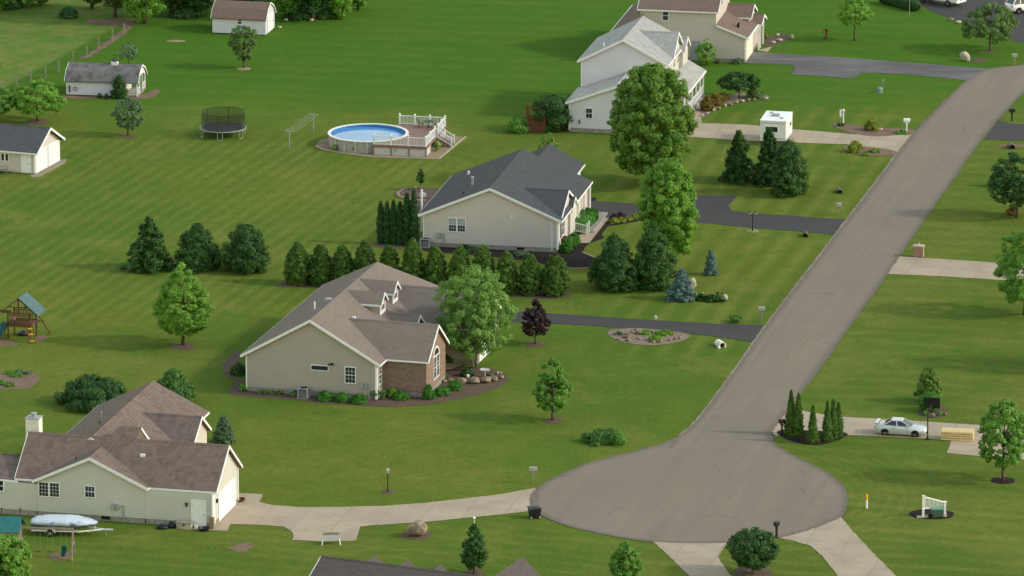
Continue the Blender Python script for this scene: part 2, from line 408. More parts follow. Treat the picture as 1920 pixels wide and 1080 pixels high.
    return k.done(col, 0.95, 0, 0.02)

def ground_sheet():
    b = MB(); b.add([(-3000, -1500, 0), (3000, -1500, 0), (3000, 4500, 0), (-3000, 4500, 0)], [(0, 1, 2, 3)])
    return tag(b.build('ground', lawn_material(), recalc=False), kind='structure')
ground_sheet()

def roadmat():
    k = NT('worn_road_asphalt'); P = k.pos(); Pr = k.scale(P, 1, 1, 1, R(13.4)); x, y, z = k.xyz(Pr)
    a = k.noise(P, 0.10, 5, 0.6); f = k.noise(P, 9, 6, 0.75); l = k.noise(k.scale(Pr, 1.0, 0.05, 1), 0.55, 4, 0.6)
    col = k.mix(k.ramp(a, 0.3, 0.7), (0.205, 0.166, 0.126), (0.231, 0.186, 0.140))
    col = k.mix(k.math('MULTIPLY', k.ramp(l, 0.35, 0.7), 0.75), col, (0.196, 0.158, 0.126))
    col = k.mix(k.math('MULTIPLY', k.ramp(f, 0.4, 0.8), 0.35), col, (0.154, 0.125, 0.102))
    vo = k.n('ShaderNodeTexVoronoi', feature='DISTANCE_TO_EDGE'); k.put(vo.inputs['Vector'], k.mix(0.15, P, k.n('ShaderNodeTexNoise').outputs['Color'])); vo.inputs['Scale'].default_value = 0.13
    cr = k.math('MULTIPLY', k.ramp(vo.outputs['Distance'], 0.012, 0.0), k.ramp(k.noise(P, 0.2, 3), 0.5, 0.6))
    col = k.mix(k.math('MULTIPLY', cr, 0.35), col, (0.066, 0.055, 0.047))
    sp = k.noise(P, 0.75, 5, 0.7, 0.5)
    col = k.mix(k.math('MULTIPLY', k.ramp(sp, 0.66, 0.8), 0.3), col, (0.099, 0.080, 0.070))
    ed = k.n('ShaderNodeAttribute', attribute_name='edge').outputs['Fac']
    col = k.mix(k.math('MULTIPLY', k.ramp(k.math('ADD', ed, k.math('MULTIPLY', k.math('SUBTRACT', k.noise(P, 1.2, 4, 0.7), 0.5), 0.7)), 0.2, 0.95), 0.72), col, (0.130, 0.104, 0.086))
    bl = k.noise(P, 0.22, 5, 0.7, 1.2)
    col = k.mix(k.math('MULTIPLY', k.ramp(bl, 0.54, 0.74), 0.38), col, (0.143, 0.116, 0.093))
    tr = k.noise(k.scale(Pr, 1.0, 0.02, 1), 1.6, 3, 0.6)
    col = k.mix(k.math('MULTIPLY', k.ramp(tr, 0.52, 0.7), 0.36), col, (0.154, 0.125, 0.102))
    k.bump(f, 0.35, 0.02)
    return k.done(col, 0.92, 0, 0.15)

def tarmat(name, c, patch=0.3):
    k = NT(name); P = k.pos()
    a = k.noise(k.scale(P, 0.35, 1, 1), 0.35, 6, 0.65, 0.3); f = k.noise(P, 8, 6, 0.75)
    col = k.mix(k.math('MULTIPLY', k.ramp(a, 0.4, 0.7), patch), c, tuple(x * 1.9 for x in c))
    col = k.mix(k.math('MULTIPLY', k.ramp(f, 0.4, 0.8), 0.4), col, tuple(x * 0.6 for x in c))
    k.bump(f, 0.3, 0.02)
    return k.done(col, 0.9, 0, 0.2)

def concmat():
    k = NT('drive_concrete'); P = k.pos(); Pr = k.scale(P, 1, 1, 1, R(13))
    br = k.n('ShaderNodeTexBrick', offset=0.0); k.put(br.inputs['Vector'], Pr); br.inputs['Scale'].default_value = 1.0
    br.inputs['Brick Width'].default_value = 3.2; br.inputs['Row Height'].default_value = 3.2; br.inputs['Mortar Size'].default_value = 0.025
    k.put(br.inputs['Color1'], (0.407, 0.325, 0.228)); k.put(br.inputs['Color2'], (0.369, 0.290, 0.206)); k.put(br.inputs['Mortar'], (0.242, 0.185, 0.130))
    a = k.noise(P, 0.4, 6, 0.65, 0.4); f = k.noise(P, 7, 5, 0.7)
    col = k.mix(k.math('MULTIPLY', k.ramp(a, 0.42, 0.72), 0.7), br.outputs['Color'], (0.286, 0.225, 0.167))
    col = k.mix(k.math('MULTIPLY', k.ramp(f, 0.4, 0.8), 0.25), col, (0.297, 0.235, 0.177))
    k.bump(f, 0.2, 0.01)
    return k.done(col, 0.88, 0, 0.2)

def soilmat(name, c, c2, sc=4.0):
    k = NT(name); P = k.pos(); f = k.noise(P, sc, 6, 0.75); a = k.noise(P, 0.5, 4)
    col = k.mix(k.ramp(f, 0.3, 0.75), c, c2); col = k.mix(k.math('MULTIPLY', k.ramp(a, 0.35, 0.7), 0.35), col, tuple(x * 0.65 for x in c))
    k.bump(f, 0.8, 0.06)
    return k.done(col, 0.95, 0, 0.1)
M['road'], M['drive'] = roadmat(), concmat()
M['tar'] = tarmat('drive_asphalt', (0.056, 0.051, 0.050), 0.12)
M['oldtar'] = tarmat('faded_drive_asphalt', (0.10, 0.094, 0.09), 0.75)
M['mulch'] = soilmat('brown_mulch', (0.10, 0.068, 0.050), (0.165, 0.112, 0.082))
M['darkmulch'] = soilmat('black_mulch', (0.020, 0.014, 0.013), (0.042, 0.030, 0.026))
M['gravel'] = soilmat('tan_pea_gravel', (0.26, 0.19, 0.115), (0.34, 0.255, 0.16), 6)
M['soil'] = soilmat('bare_soil', (0.16, 0.10, 0.07), (0.25, 0.175, 0.12), 2)
M['dust'] = soilmat('road_edge_dust', (0.24, 0.20, 0.14), (0.31, 0.26, 0.185), 3)
M['rubble'] = soilmat('stone_chips', (0.18, 0.13, 0.095), (0.32, 0.245, 0.19), 2.4)

def spline(pts, n=5, closed=True):
    P = [Vector((p[0], p[1], 0)) for p in pts]; out = []; L = len(P)
    for i in range(L if closed else L - 1):
        g = (lambda j: P[j % L]) if closed else (lambda j: P[max(0, min(L - 1, j))])
        a, b, c, d = g(i - 1), g(i), g(i + 1), g(i + 2)
        for q in range(n):
            t = q / n
            out.append(0.5 * ((2 * b) + (c - a) * t + (2 * a - 5 * b + 4 * c - d) * t * t + (3 * b - a - 3 * c + d) * t ** 3))
    if not closed: out.append(P[-1])
    return out

def flat(name, pix, z, mat, curved=False, wob=0.0, seed=0, world_pts=False):
    pts = [Vector(p) for p in pix] if world_pts else [G(*p) for p in pix]
    if curved: pts = spline([(p.x, p.y) for p in pts], 6)
    if wob:
        rng = random.Random(seed); q = []
        for i, p in enumerate(pts):
            n = pts[(i + 1) % len(pts)]; k = max(1, int((n - p).length / 0.5))
            for j in range(k): q.append(p.lerp(n, j / k) + Vector((rng.uniform(-wob, wob), rng.uniform(-wob, wob), 0)))
        pts = q
    b = MB(); b.add([(p.x, p.y, z) for p in pts], [tuple(range(len(pts)))])
    o = b.build(name, mat, recalc=False)
    if o.data.polygons[0].normal.z < 0: o.data.flip_normals()
    return tag(o, kind='structure')

LEFT_EDGE = [(1275, 816), (1300, 796), (1325, 765), (1370, 705), (1410, 648), (1450, 593), (1490, 540), (1540, 476), (1590, 410), (1640, 345), (1690, 278), (1715, 247)]
ROAD = [(993, 943), (999, 923), (1030, 900), (1075, 879), (1130, 861), (1190, 846), (1240, 832)] + LEFT_EDGE + [
    (1750, 210), (1780, 180), (1808, 154), (1838, 134), (1870, 127), (1920, 121), (2000, 108), (2120, 95), (2200, 90),
    (2200, 118), (2100, 128), (2000, 145), (1950, 160), (1920, 176), (1895, 200), (1870, 228), (1840, 264), (1782, 345), (1715, 440), (1647, 540), (1595, 612),
    (1545, 682), (1505, 735), (1480, 768), (1462, 790), (1451, 806), (1448, 818), (1453, 831), (1466, 842), (1492, 856), (1530, 875), (1562, 894), (1584, 915), (1590, 937),
    (1586, 957), (1573, 972), (1520, 993), (1467, 1008), (1420, 1014), (1360, 1018), (1290, 1019), (1225, 1016), (1165, 1009), (1075, 990), (1030, 974), (1003, 957)]
def road():
    pts = spline([(p.x, p.y) for p in (G(*q) for q in ROAD)], 14); n = len(pts); rj = random.Random(2)
    area = sum(pts[i].x * pts[(i + 1) % n].y - pts[(i + 1) % n].x * pts[i].y for i in range(n)); sg = 1 if area > 0 else -1
    ins = []
    for i in range(n):
        d = (pts[(i + 9) % n] - pts[i - 9]).normalized(); ins.append(pts[i] + Vector((-d.y, d.x, 0)) * sg * 1.0)
    pts = [p + Vector((rj.uniform(-.07, .07), rj.uniform(-.07, .07), 0)) for p in pts]
    b = MB(); b.add([(p.x, p.y, 0.036) for p in pts] + [(p.x, p.y, 0.036) for p in ins], [(i, (i + 1) % n, n + (i + 1) % n, n + i) for i in range(n)] + [tuple(range(n, 2 * n))])
    o = b.build('road', M['road'], recalc=False); a = o.data.attributes.new('edge', 'FLOAT', 'POINT')
    a.data.foreach_set('value', [1.0] * n + [0.0] * n)
    if o.data.polygons[0].normal.z < 0: o.data.flip_normals()
    tag(o, kind='structure')
road()
e = spline([(p.x - 0.17, p.y) for p in (G(*q) for q in LEFT_EDGE)], 4, False) + spline([(p.x + 0.3, p.y) for p in (G(*q) for q in LEFT_EDGE)], 4, False)[::-1]
flat('road_edge', e, 0.031, M['dust'], world_pts=True, wob=0.06, seed=4)
flat('driveway', [(447, 925), (493, 927), (486, 942), (510, 947), (560, 951), (640, 951), (720, 949), (800, 943), (880, 934), (940, 927), (1004, 915), (1010, 955), (990, 959), (940, 965), (870, 972), (800, 979), (700, 985), (675, 988), (672, 1000), (668, 1014), (610, 1016), (548, 1013), (550, 1003), (545, 995), (530, 988), (500, 985), (433, 983), (425, 996), (360, 993), (366, 984), (400, 985)], 0.028, M['drive'], wob=0.045, seed=1)
flat('driveway', [(1215, 1012), (1228, 1019), (1262, 1050), (1297, 1085), (1330, 1120), (1420, 1120), (1368, 1077), (1346, 1045), (1364, 1017), (1366, 1010)], 0.028, M['drive'], wob=0.045, seed=1)
flat('driveway', [(1455, 1008), (1490, 1015), (1520, 1024), (1545, 1046), (1578, 1090), (1600, 1120), (1715, 1120), (1676, 1076), (1640, 1040), (1600, 997), (1577, 970), (1560, 968)], 0.028, M['drive'], wob=0.045, seed=1)
flat('driveway', [(1478, 765), (1560, 781), (1640, 785), (1720, 790), (1830, 797), (1990, 806), (1990, 868), (1830, 855), (1775, 850), (1783, 827), (1740, 823), (1640, 818), (1560, 815), (1455, 818), (1444, 810)], 0.028, M['drive'], wob=0.045, seed=1)
flat('driveway', [(1290, 205), (1313, 209), (1316, 231), (1400, 234), (1470, 241), (1600, 252), (1660, 254), (1720, 253), (1690, 293), (1665, 285), (1590, 271), (1500, 268), (1440, 266), (1380, 263), (1280, 256)], 0.028, M['drive'], wob=0.045, seed=1)
flat('driveway', [(1080, 372), (1130, 378), (1200, 383), (1295, 380), (1302, 366), (1382, 368), (1365, 386), (1372, 396), (1440, 402), (1500, 406), (1588, 412), (1572, 441), (1500, 434), (1420, 428), (1340, 420), (1240, 412), (1143, 407), (1080, 402)], 0.028, M['tar'], wob=0.045, seed=1)
flat('driveway', [(840, 576), (960, 583), (1030, 588), (1150, 596), (1250, 602), (1350, 608), (1440, 610), (1415, 642), (1380, 637), (1330, 630), (1270, 623), (1200, 619), (1100, 610), (1025, 607), (960, 604), (850, 600)], 0.028, M['tar'], wob=0.045, seed=1)
flat('driveway', [(1400, 96), (1450, 100), (1560, 107), (1700, 117), (1800, 125), (1850, 128), (1815, 152), (1760, 145), (1700, 140), (1640, 137), (1612, 137), (1605, 145), (1590, 147), (1540, 143), (1484, 140), (1490, 131), (1486, 122), (1440, 120), (1392, 119)], 0.028, M['oldtar'], wob=0.045, seed=1)
flat('street', [(1690, -14), (1745, 20), (1790, 38), (1850, 56), (1900, 76), (2000, 104), (2100, 110), (2100, 30), (1900, 5), (1840, -14)], 0.024, M['tar'])
flat('driveway', [(1872, 226), (1895, 232), (2000, 236), (2000, 266), (1845, 262)], 0.028, M['tar'], wob=0.045, seed=1)
flat('driveway', [(1685, 481), (1780, 487), (1870, 493), (1990, 498), (1990, 531), (1870, 525), (1760, 518), (1660, 514)], 0.028, M['drive'], wob=0.045, seed=1)
flat('path', [(1126, 407), (1143, 408), (1105, 456), (1089, 456), (1086, 441), (1098, 440)], 0.034, M['drive'])
flat('path', [(826, 680), (850, 668), (867, 660), (900, 640), (905, 650), (876, 674), (871, 682), (848, 692), (826, 694)], 0.030, M['drive'])
flat('path', [(1420, 95), (1445, 88), (1449, 86), (1440, 98)], 0.032, M['drive'])
flat('mulch_bed', [(788, 470), (850, 476), (900, 480), (980, 488), (1030, 497), (1060, 502), (1112, 501), (1118, 484), (1092, 474), (1097, 463), (1106, 456), (1090, 456), (1087, 440), (1125, 406), (1118, 405), (1060, 430), (1046, 468), (900, 458), (795, 456)], 0.016, M['darkmulch'], wob=0.06)
flat('mulch_bed', [(1140, 407), (1200, 404), (1236, 402), (1230, 409), (1190, 416), (1140, 425), (1128, 440), (1132, 447), (1104, 457)], 0.020, M['darkmulch'], wob=0.06)
flat('mulch_bed', [(1088, 372), (1100, 370), (1118, 371), (1116, 377), (1090, 377)], 0.034, M['darkmulch'], wob=0.05)
flat('mulch_bed', [(428, 735), (450, 743), (540, 749), (600, 756), (680, 761), (740, 763), (800, 759), (850, 751), (900, 739), (940, 723), (953, 708), (940, 697), (910, 691), (870, 688), (826, 692), (800, 735), (715, 730), (465, 720), (450, 660), (420, 680), (424, 705), (440, 715)], 0.020, M['mulch'], True, 0.05)
flat('mulch_bed', [(740, 357), (755, 353), (790, 352), (830, 356), (840, 372), (800, 400), (775, 390), (765, 368), (748, 366)], 0.016, M['mulch'], True)
flat('mulch_bed', [(700, 456), (740, 452), (795, 452), (800, 466), (740, 466), (704, 464)], 0.012, M['mulch'], True)
flat('mulch_bed', [(525, 534), (560, 528), (760, 536), (940, 540), (1060, 546), (1072, 554), (1040, 561), (980, 558), (780, 552), (570, 540), (530, 540)], 0.012, M['mulch'], True, 0.05)
flat('gravel_bed', [(592, 274), (600, 263), (640, 252), (760, 249), (845, 255), (873, 257), (822, 299), (700, 295), (640, 287), (606, 281)], 0.014, M['gravel'])
flat('rock_bed', [(1140, 621), (1165, 617), (1195, 616), (1265, 622), (1292, 628), (1287, 636), (1260, 644), (1225, 648), (1190, 646), (1165, 641), (1145, 632)], 0.030, M['rubble'], True, 0.06)
flat('mulch_bed', [(1300, 205), (1312, 222), (1332, 212), (1360, 196), (1400, 190), (1440, 186), (1436, 178), (1395, 174), (1360, 180), (1330, 185)], 0.016, M['rubble'], True, 0.05)
flat('mulch_bed', [(1560, 232), (1580, 232), (1640, 240), (1705, 242), (1716, 250), (1640, 256), (1590, 248), (1568, 240)], 0.033, M['soil'], True, 0.06)
flat('mulch_bed', [(1580, 276), (1600, 274), (1650, 278), (1690, 288), (1650, 293), (1610, 290), (1588, 284)], 0.033, M['soil'], True, 0.06)
flat('mulch_bed', [(1456, 812), (1470, 806), (1520, 808), (1585, 812), (1580, 822), (1540, 834), (1500, 832), (1470, 822)], 0.034, M['darkmulch'], True, 0.06)
flat('mulch_bed', [(1720, 772), (1735, 764), (1770, 764), (1777, 774), (1768, 782), (1745, 784), (1728, 780)], 0.016, M['mulch'], True, 0.05)
flat('mulch_bed', [(1704, 965), (1712, 958), (1745, 954), (1785, 960), (1784, 970), (1755, 974), (1720, 972)], 0.016, M['darkmulch'], True, 0.05)
flat('mulch_bed', [(1430, 80), (1450, 66), (1475, 64), (1486, 70), (1462, 82), (1440, 88)], 0.02, M['mulch'], True, 0.05)
flat('garden_soil', [(-20, 702), (20, 697), (60, 699), (76, 708), (70, 716), (55, 728), (20, 729), (-20, 726)], 0.014, M['soil'], True, 0.15)
flat('bare_soil', [(146, 113), (170, 97), (200, 77), (222, 60), (232, 50), (168, 45), (160, 38), (205, 36), (256, 36), (248, 52), (208, 82), (166, 108)], 0.010, M['soil'], False, 0.3, 3)
flat('bare_soil', [(120, 184), (180, 185), (275, 185), (300, 172), (290, 168), (262, 178), (240, 181), (125, 179)], 0.010, M['soil'], True, 0.1, 5)
flat('bare_soil', [(57, 330), (75, 331), (122, 305), (117, 299), (70, 322)], 0.010, M['dust'], True, 0.1, 6)
flat('bare_soil', [(-5, 636), (20, 640), (34, 648), (12, 650), (-5, 648)], 0.010, M['soil'], True, 0.1, 7)
flat('bare_soil', [(66, 634), (84, 628), (90, 634), (78, 640), (68, 640)], 0.010, M['soil'], True, 0.1, 8)
flat('bare_soil', [(430, 1030), (450, 1018), (475, 1020), (462, 1034)], 0.010, M['soil'], True, 0.3, 9)
flat('bare_soil', [(92, 1040), (130, 1036), (124, 1050), (100, 1050)], 0.010, M['soil'], True, 0.2, 10)
flat('flagstone_slab', [(1718, 968), (1774, 962), (1776, 970), (1720, 973)], 0.06, M['drive'])

def ring(px, py, r, mat='mulch', sq=1.0):
    c = G(px, py); rng = random.Random(int(px * 7 + py)); b = MB(); n = 26
    ph = [rng.uniform(0.92, 1.07) for _ in range(n)]
    out = [(c.x + r * ph[i] * math.cos(6.28318 * i / n), c.y + r * ph[i] * sq * math.sin(6.28318 * i / n)) for i in range(n)]
    b.add([(x, y, 0.01) for x, y in out] + [(c.x + (x - c.x) * 0.6, c.y + (y - c.y) * 0.6, 0.07) for x, y in out], [(i, (i + 1) % n, n + (i + 1) % n, n + i) for i in range(n)] + [tuple(range(n, 2 * n))])
    return tag(b.build('mulch_bed', M[mat], smooth=True), kind='structure')
for a in [(343, 650, 1.15), (1036, 789, 0.95), (1004, 646, 0.95), (1880, 901, 1.05, 'darkmulch'), (457, 129, 0.8, 'gravel'), (240, 256, 0.9), (72, 229, 1.2), (727, 922, 0.68),
          (1411, 433, 0.62, 'gravel'), (781, 1003, 1.35), (1172, 1088, 0.9), (1411, 1072, 1.6), (1857, 97, 0.7), (1835, 113, 1.0), (890, 1072, 0.8), (1897, 274, 1.6, 'soil', 0.5), (330, 77, 1.1, 'gravel', 0.5)]:
    ring(*a)

def strip(name, pix, w, z, mat):
    pts = [G(*p) for p in pix]; b = MB()
    for p, q in zip(pts[:-1], pts[1:]): b.bar((p.x, p.y, z), (q.x, q.y, z), w, .1)
    return tag(b.build(name, M[mat]), kind='structure')
strip('bed_edging', [(1050, 503), (1080, 505), (1114, 503)], .22, .05, 'gravel')
strip('bed_edging', [(1092, 474), (1104, 479), (1120, 486)], .2, .05, 'gravel')
strip('gravel_edging', [(592, 274), (606, 281), (640, 287), (700, 295), (822, 299), (873, 257)], .22, .05, 'drive')
# ------------------------------------------------------------------ houses
def axis(ax, a, c, z): return (c, a, z) if ax == 'v' else (a, c, z)

def roof_prism(b, ax, a0, a1, c0, c1, ze, zr, th=0.2, hip0=0.0, hip1=0.0):
    """two slopes over [c0,c1] with the ridge in the middle; hip: how far the ridge end stands back from the eave end"""
    cm = (c0 + c1) / 2
    if not hip0 and not hip1:
        b.prism([axis(ax, a0, c0, ze), axis(ax, a0, cm, zr), axis(ax, a0, c1, ze), axis(ax, a0, c1, ze - th), axis(ax, a0, cm, zr - th), axis(ax, a0, c0, ze - th)], axis(ax, a1 - a0, 0, 0))
    else:
        vs = [axis(ax, a0, c0, ze), axis(ax, a0, c1, ze), axis(ax, a1, c1, ze), axis(ax, a1, c0, ze), axis(ax, a0 + hip0, cm, zr), axis(ax, a1 - hip1, cm, zr)]
        vs += [(p[0], p[1], p[2] - th) for p in vs]
        top = [(1, 4, 5, 2), (2, 5, 3), (3, 5, 4, 0)] + ([(0, 4, 1)] if hip0 else [])
        edge = [(1, 2), (2, 3), (3, 0)] + ([(0, 1)] if hip0 else [(0, 4), (4, 1)])
        b.add(vs, top + [tuple(i + 6 for i in f[::-1]) for f in top] + [(i, j, j + 6, i + 6) for i, j in edge])

def trim_boards(b, ax, a0, a1, c0, c1, ze, zr, hip0=0, hip1=0, w=0.24, t=0.05, eaves=True, sides=(True, True)):
    cm = (c0 + c1) / 2
    for a, on, hip in ((a0, sides[0], hip0), (a1, sides[1], hip1)):
        if not on: continue
        s = -1 if a == a0 else 1; g = a + s * 0.006
        if hip:
            b.prism([axis(ax, g, c0, ze + .01), axis(ax, g, c1, ze + .01), axis(ax, g, c1, ze - w + .06), axis(ax, g, c0, ze - w + .06)], axis(ax, s * t, 0, 0)); continue
        for c in (c0, c1):
            up = 0.012 if (s < 0 or ax == 'u') else -0.05
            q = [axis(ax, g, c, ze + up), axis(ax, g, cm, zr + up), axis(ax, g, cm, zr - w), axis(ax, g, c, ze - w)]
            b.prism(q, axis(ax, s * t, 0, 0))
    if eaves:
        for c, s in ((c0, -1), (c1, 1)):
            g = c + s * 0.006
            b.prism([axis(ax, a0 - .004, g, ze - .04), axis(ax, a1 + .004, g, ze - .04), axis(ax, a1 + .004, g, ze - .19), axis(ax, a0 - .004, g, ze - .19)], axis(ax, 0, s * 0.06, 0))

def gable(root, ax, a0, a1, c0, c1, ze, zr, roofm, wallm, oh=0.4, rk=0.3, zf=0.45, sides=(True, True), hip=(0, 0), found=True, name=('wall', 'roof'), wall_top_pad=0.24, trim=True, cut=None):
    """one block: walls up to the slopes, foundation strip, roof slab, white boards. a0..a1, c0..c1 are the wall lines."""
    cm = (c0 + c1) / 2; hw = (c1 - c0) / 2 + oh; sl = (zr - ze) / hw
    zw = ze + sl * oh - wall_top_pad; zp = zr - wall_top_pad
    b = MB()
    if hip[1]:
        vs = [axis(ax, a0, c0, zf), axis(ax, a0, c1, zf), axis(ax, a0, c1, zw), axis(ax, a0, cm, zp), axis(ax, a0, c0, zw), axis(ax, a1, c0, zf), axis(ax, a1, c1, zf), axis(ax, a1, c1, zw), axis(ax, a1, c0, zw), axis(ax, a1 - hip[1], cm, zp)]
        b.add(vs, [(0, 1, 2, 3, 4), (0, 5, 6, 1), (1, 6, 7, 2), (0, 4, 8, 5), (5, 8, 7, 6), (2, 7, 9, 3), (4, 3, 9, 8), (7, 8, 9)])
    else:
        b.prism([axis(ax, a0, c0, zf), axis(ax, a0, c1, zf), axis(ax, a0, c1, zw), axis(ax, a0, cm, zp), axis(ax, a0, c0, zw)], axis(ax, a1 - a0, 0, 0))
    b.build(name[0], wallm, root)
    if found:
        f = MB(); i = 0.035
        p, q = axis(ax, a0 + i, c0 + i, 0), axis(ax, a1 - i, c1 - i, 0)
        f.box(min(p[0], q[0]), max(p[0], q[0]), min(p[1], q[1]), max(p[1], q[1]), -0.1, zf + 0.05)
        f.build('foundation', M['concrete_wall'], root)
    r = MB()
    roof_prism(r, ax, a0 - rk, a1 + rk, c0 - oh, c1 + oh, ze, zr, 0.2, hip[0], hip[1])
    if not hip[0] and not hip[1]:
        r.prism([axis(ax, a0 - rk - .01, cm - .16, zr - 0.16 * sl + .03), axis(ax, a0 - rk - .01, cm, zr + .045), axis(ax, a0 - rk - .01, cm + .16, zr - .16 * sl + .03), axis(ax, a0 - rk - .01, cm, zr - 0.03)], axis(ax, a1 - a0 + 2 * rk + .02, 0, 0))
    ro = r.build(name[1], roofm, root)
    if trim:
        t = MB(); trim_boards(t, ax, a0 - rk, a1 + rk, c0 - oh, c1 + oh, ze, zr, hip[0], hip[1], sides=sides); t.build('fascia', M['white'], ro)
    return ro

def shed_roof(root, u0, u1, v0, v1, zlow, zhigh, roofm, low='u1', th=0.16, trim=True):
    b = MB(); z = {(0): 0}
    zz = (lambda u: zhigh + (zlow - zhigh) * (u - u0) / (u1 - u0)) if low == 'u1' else (lambda u: zlow + (zhigh - zlow) * (u - u0) / (u1 - u0))
    b.prism([(u0, v0, zz(u0)), (u1, v0, zz(u1)), (u1, v0, zz(u1) - th), (u0, v0, zz(u0) - th)], (0, v1 - v0, 0))
    r = b.build('roof', roofm, root)
    if trim:
        t = MB(); e = u1 if low == 'u1' else u0; s = 1 if low == 'u1' else -1
        t.box(*sorted((e + s * .006, e + s * .1)), v0, v1, zlow - .2, zlow - .01)
        for v, k in ((v0, -1), (v1, 1)):
            t.prism([(u0, v + k * .006, zz(u0) + .01), (u1, v + k * .006, zz(u1) + .01), (u1, v + k * .006, zz(u1) - .2), (u0, v + k * .006, zz(u0) - .2)], (0, k * .05, 0))
        t.build('fascia', M['white'], r)
    return r

class Face:
    """places openings on a wall: along coordinate a, outward depth d, height z"""
    def __init__(s, side, w): s.side, s.w = side, w
    def box(s, b, a0, a1, d0, d1, z0, z1):
        if s.side == 'front': b.box(a0, a1, s.w - d1, s.w - d0, z0, z1)
        elif s.side == 'back': b.box(a0, a1, s.w + d0, s.w + d1, z0, z1)
        elif s.side == 'right': b.box(s.w + d0, s.w + d1, a0, a1, z0, z1)
        else: b.box(s.w - d1, s.w - d0, a0, a1, z0, z1)

def window(root, face, a0, a1, z0, z1, cols=2, rows=3, mats=('white', 'glass'), fw=0.075, units=1, mid=True, blind=None, name='window'):
    f = MB(); p = MB(); W = (a1 - a0) / units
    for k in range(units):
        x0, x1 = a0 + k * W, a0 + (k + 1) * W
        face.box(f, x0, x0 + fw, 0.004, 0.075, z0, z1); face.box(f, x1 - fw + .002, x1 - .002, 0.004, 0.074, z0, z1)
        face.box(f, x0 + fw, x1 - fw, 0.004, 0.07, z0, z0 + fw); face.box(f, x0 + fw, x1 - fw, 0.004, 0.07, z1 - fw, z1)
        if mid: face.box(f, x0 + fw, x1 - fw, 0.03, 0.062, (z0 + z1) / 2 - .025, (z0 + z1) / 2 + .025)
        for c in range(1, cols): q = x0 + fw + (W - 2 * fw) * c / cols; face.box(f, q - .009, q + .009, 0.03, 0.054, z0 + fw, z1 - fw)
        for r in range(1, rows):
            q = z0 + fw + (z1 - z0 - 2 * fw) * r / rows
            if abs(q - (z0 + z1) / 2) > .06 or not mid: face.box(f, x0 + fw, x1 - fw, 0.032, 0.05, q - .009, q + .009)
        face.box(p, x0 + fw, x1 - fw, 0.006, 0.034, z0 + fw, z1 - fw)
    w = f.build(name, M[mats[0]], root); p.build('pane', M[mats[1]], w)
    if blind:
        s = MB()
        for k in range(units):
            x0 = a0 + k * W; face.box(s, x0 + fw + .02, x0 + W - fw - .02, 0.035, 0.038, (z0 + z1) / 2 + .04, z1 - fw - .01)
        s.build('blind', M[blind], w)
    return w

def door(root, face, a0, a1, z0, z1, mat='white', name='door', panels=True, frame=True):
    d = MB(); face.box(d, a0, a1, 0.004, 0.05, z0, z1)
    if frame:
        face.box(d, a0 - .1, a0 - .003, .004, .07, z0, z1 + .1); face.box(d, a1 + .003, a1 + .1, .004, .07, z0, z1 + .1); face.box(d, a0 - .003, a1 + .003, .004, .07, z1 + .003, z1 + .1)
    if panels:
        w = a1 - a0
        for (p, q) in ((.12, .46), (.54, .88)):
            for (r, s) in ((.08, .32), (.38, .62), (.68, .92)): face.box(d, a0 + w * p, a0 + w * q, .05, .062, z0 + (z1 - z0) * r, z0 + (z1 - z0) * s)
    o = d.build(name, M[mat], root)
    h = MB(); face.box(h, a1 - .13, a1 - .07, .055, .11, z0 + .95, z0 + 1.03); h.build('handle', M['darkmetal'], o)
    return o

def garage_door(root, face, a0, a1, z0, z1, mat='white', frame='white'):
    f = MB(); face.box(f, a0 - .14, a0 - .003, .004, .06, z0, z1 + .14); face.box(f, a1 + .003, a1 + .14, .004, .06, z0, z1 + .14); face.box(f, a0 - .003, a1 + .003, .004, .06, z1 + .003, z1 + .14)
    fr = f.build('garage_door_frame', M[frame], root)
    d = MB(); n = 4; h = (z1 - z0) / n
    for i in range(n):
        face.box(d, a0, a1, .004, .03, z0 + i * h + .012, z0 + (i + 1) * h - .012)
        m = max(2, int((a1 - a0) / 0.9))
        for j in range(m): face.box(d, a0 + (a1 - a0) * (j + .1) / m, a0 + (a1 - a0) * (j + .9) / m, .03, .042, z0 + (i + .22) * h, z0 + (i + .78) * h)
    return d.build('garage_door', M[mat], root)

def pipe(root, name, u, v, z0, z1, r, mat, cap=False):
    b = MB(); b.tube((u, v, z0), (u, v, z1), r, r, 10)
    if cap: b.tube((u, v, z1), (u, v, z1 + .06), r * 1.5, r * 1.5, 10)
    return b.build(name, M[mat], root)

def meters(root, face, a, z, w=1.0, mat='grey'):
    b = MB(); face.box(b, a, a + .3, .004, .16, z, z + .55); face.box(b, a + .36, a + .62, .004, .14, z + .05, z + .5); face.box(b, a + w - .12, a + w - .04, .004, .09, .05, z + .5); face.box(b, a + .62, a + w - .12, .004, .06, z + .3, z + .36)
    return b.build('utility_meter', M[mat], root)

def lamp_fix(root, face, a, z, mat='black'):
    b = MB(); face.box(b, a - .07, a + .07, .004, .16, z, z + .26); face.box(b, a - .09, a + .09, .004, .2, z + .26, z + .31)
    return b.build('wall_lamp', M[mat], root)

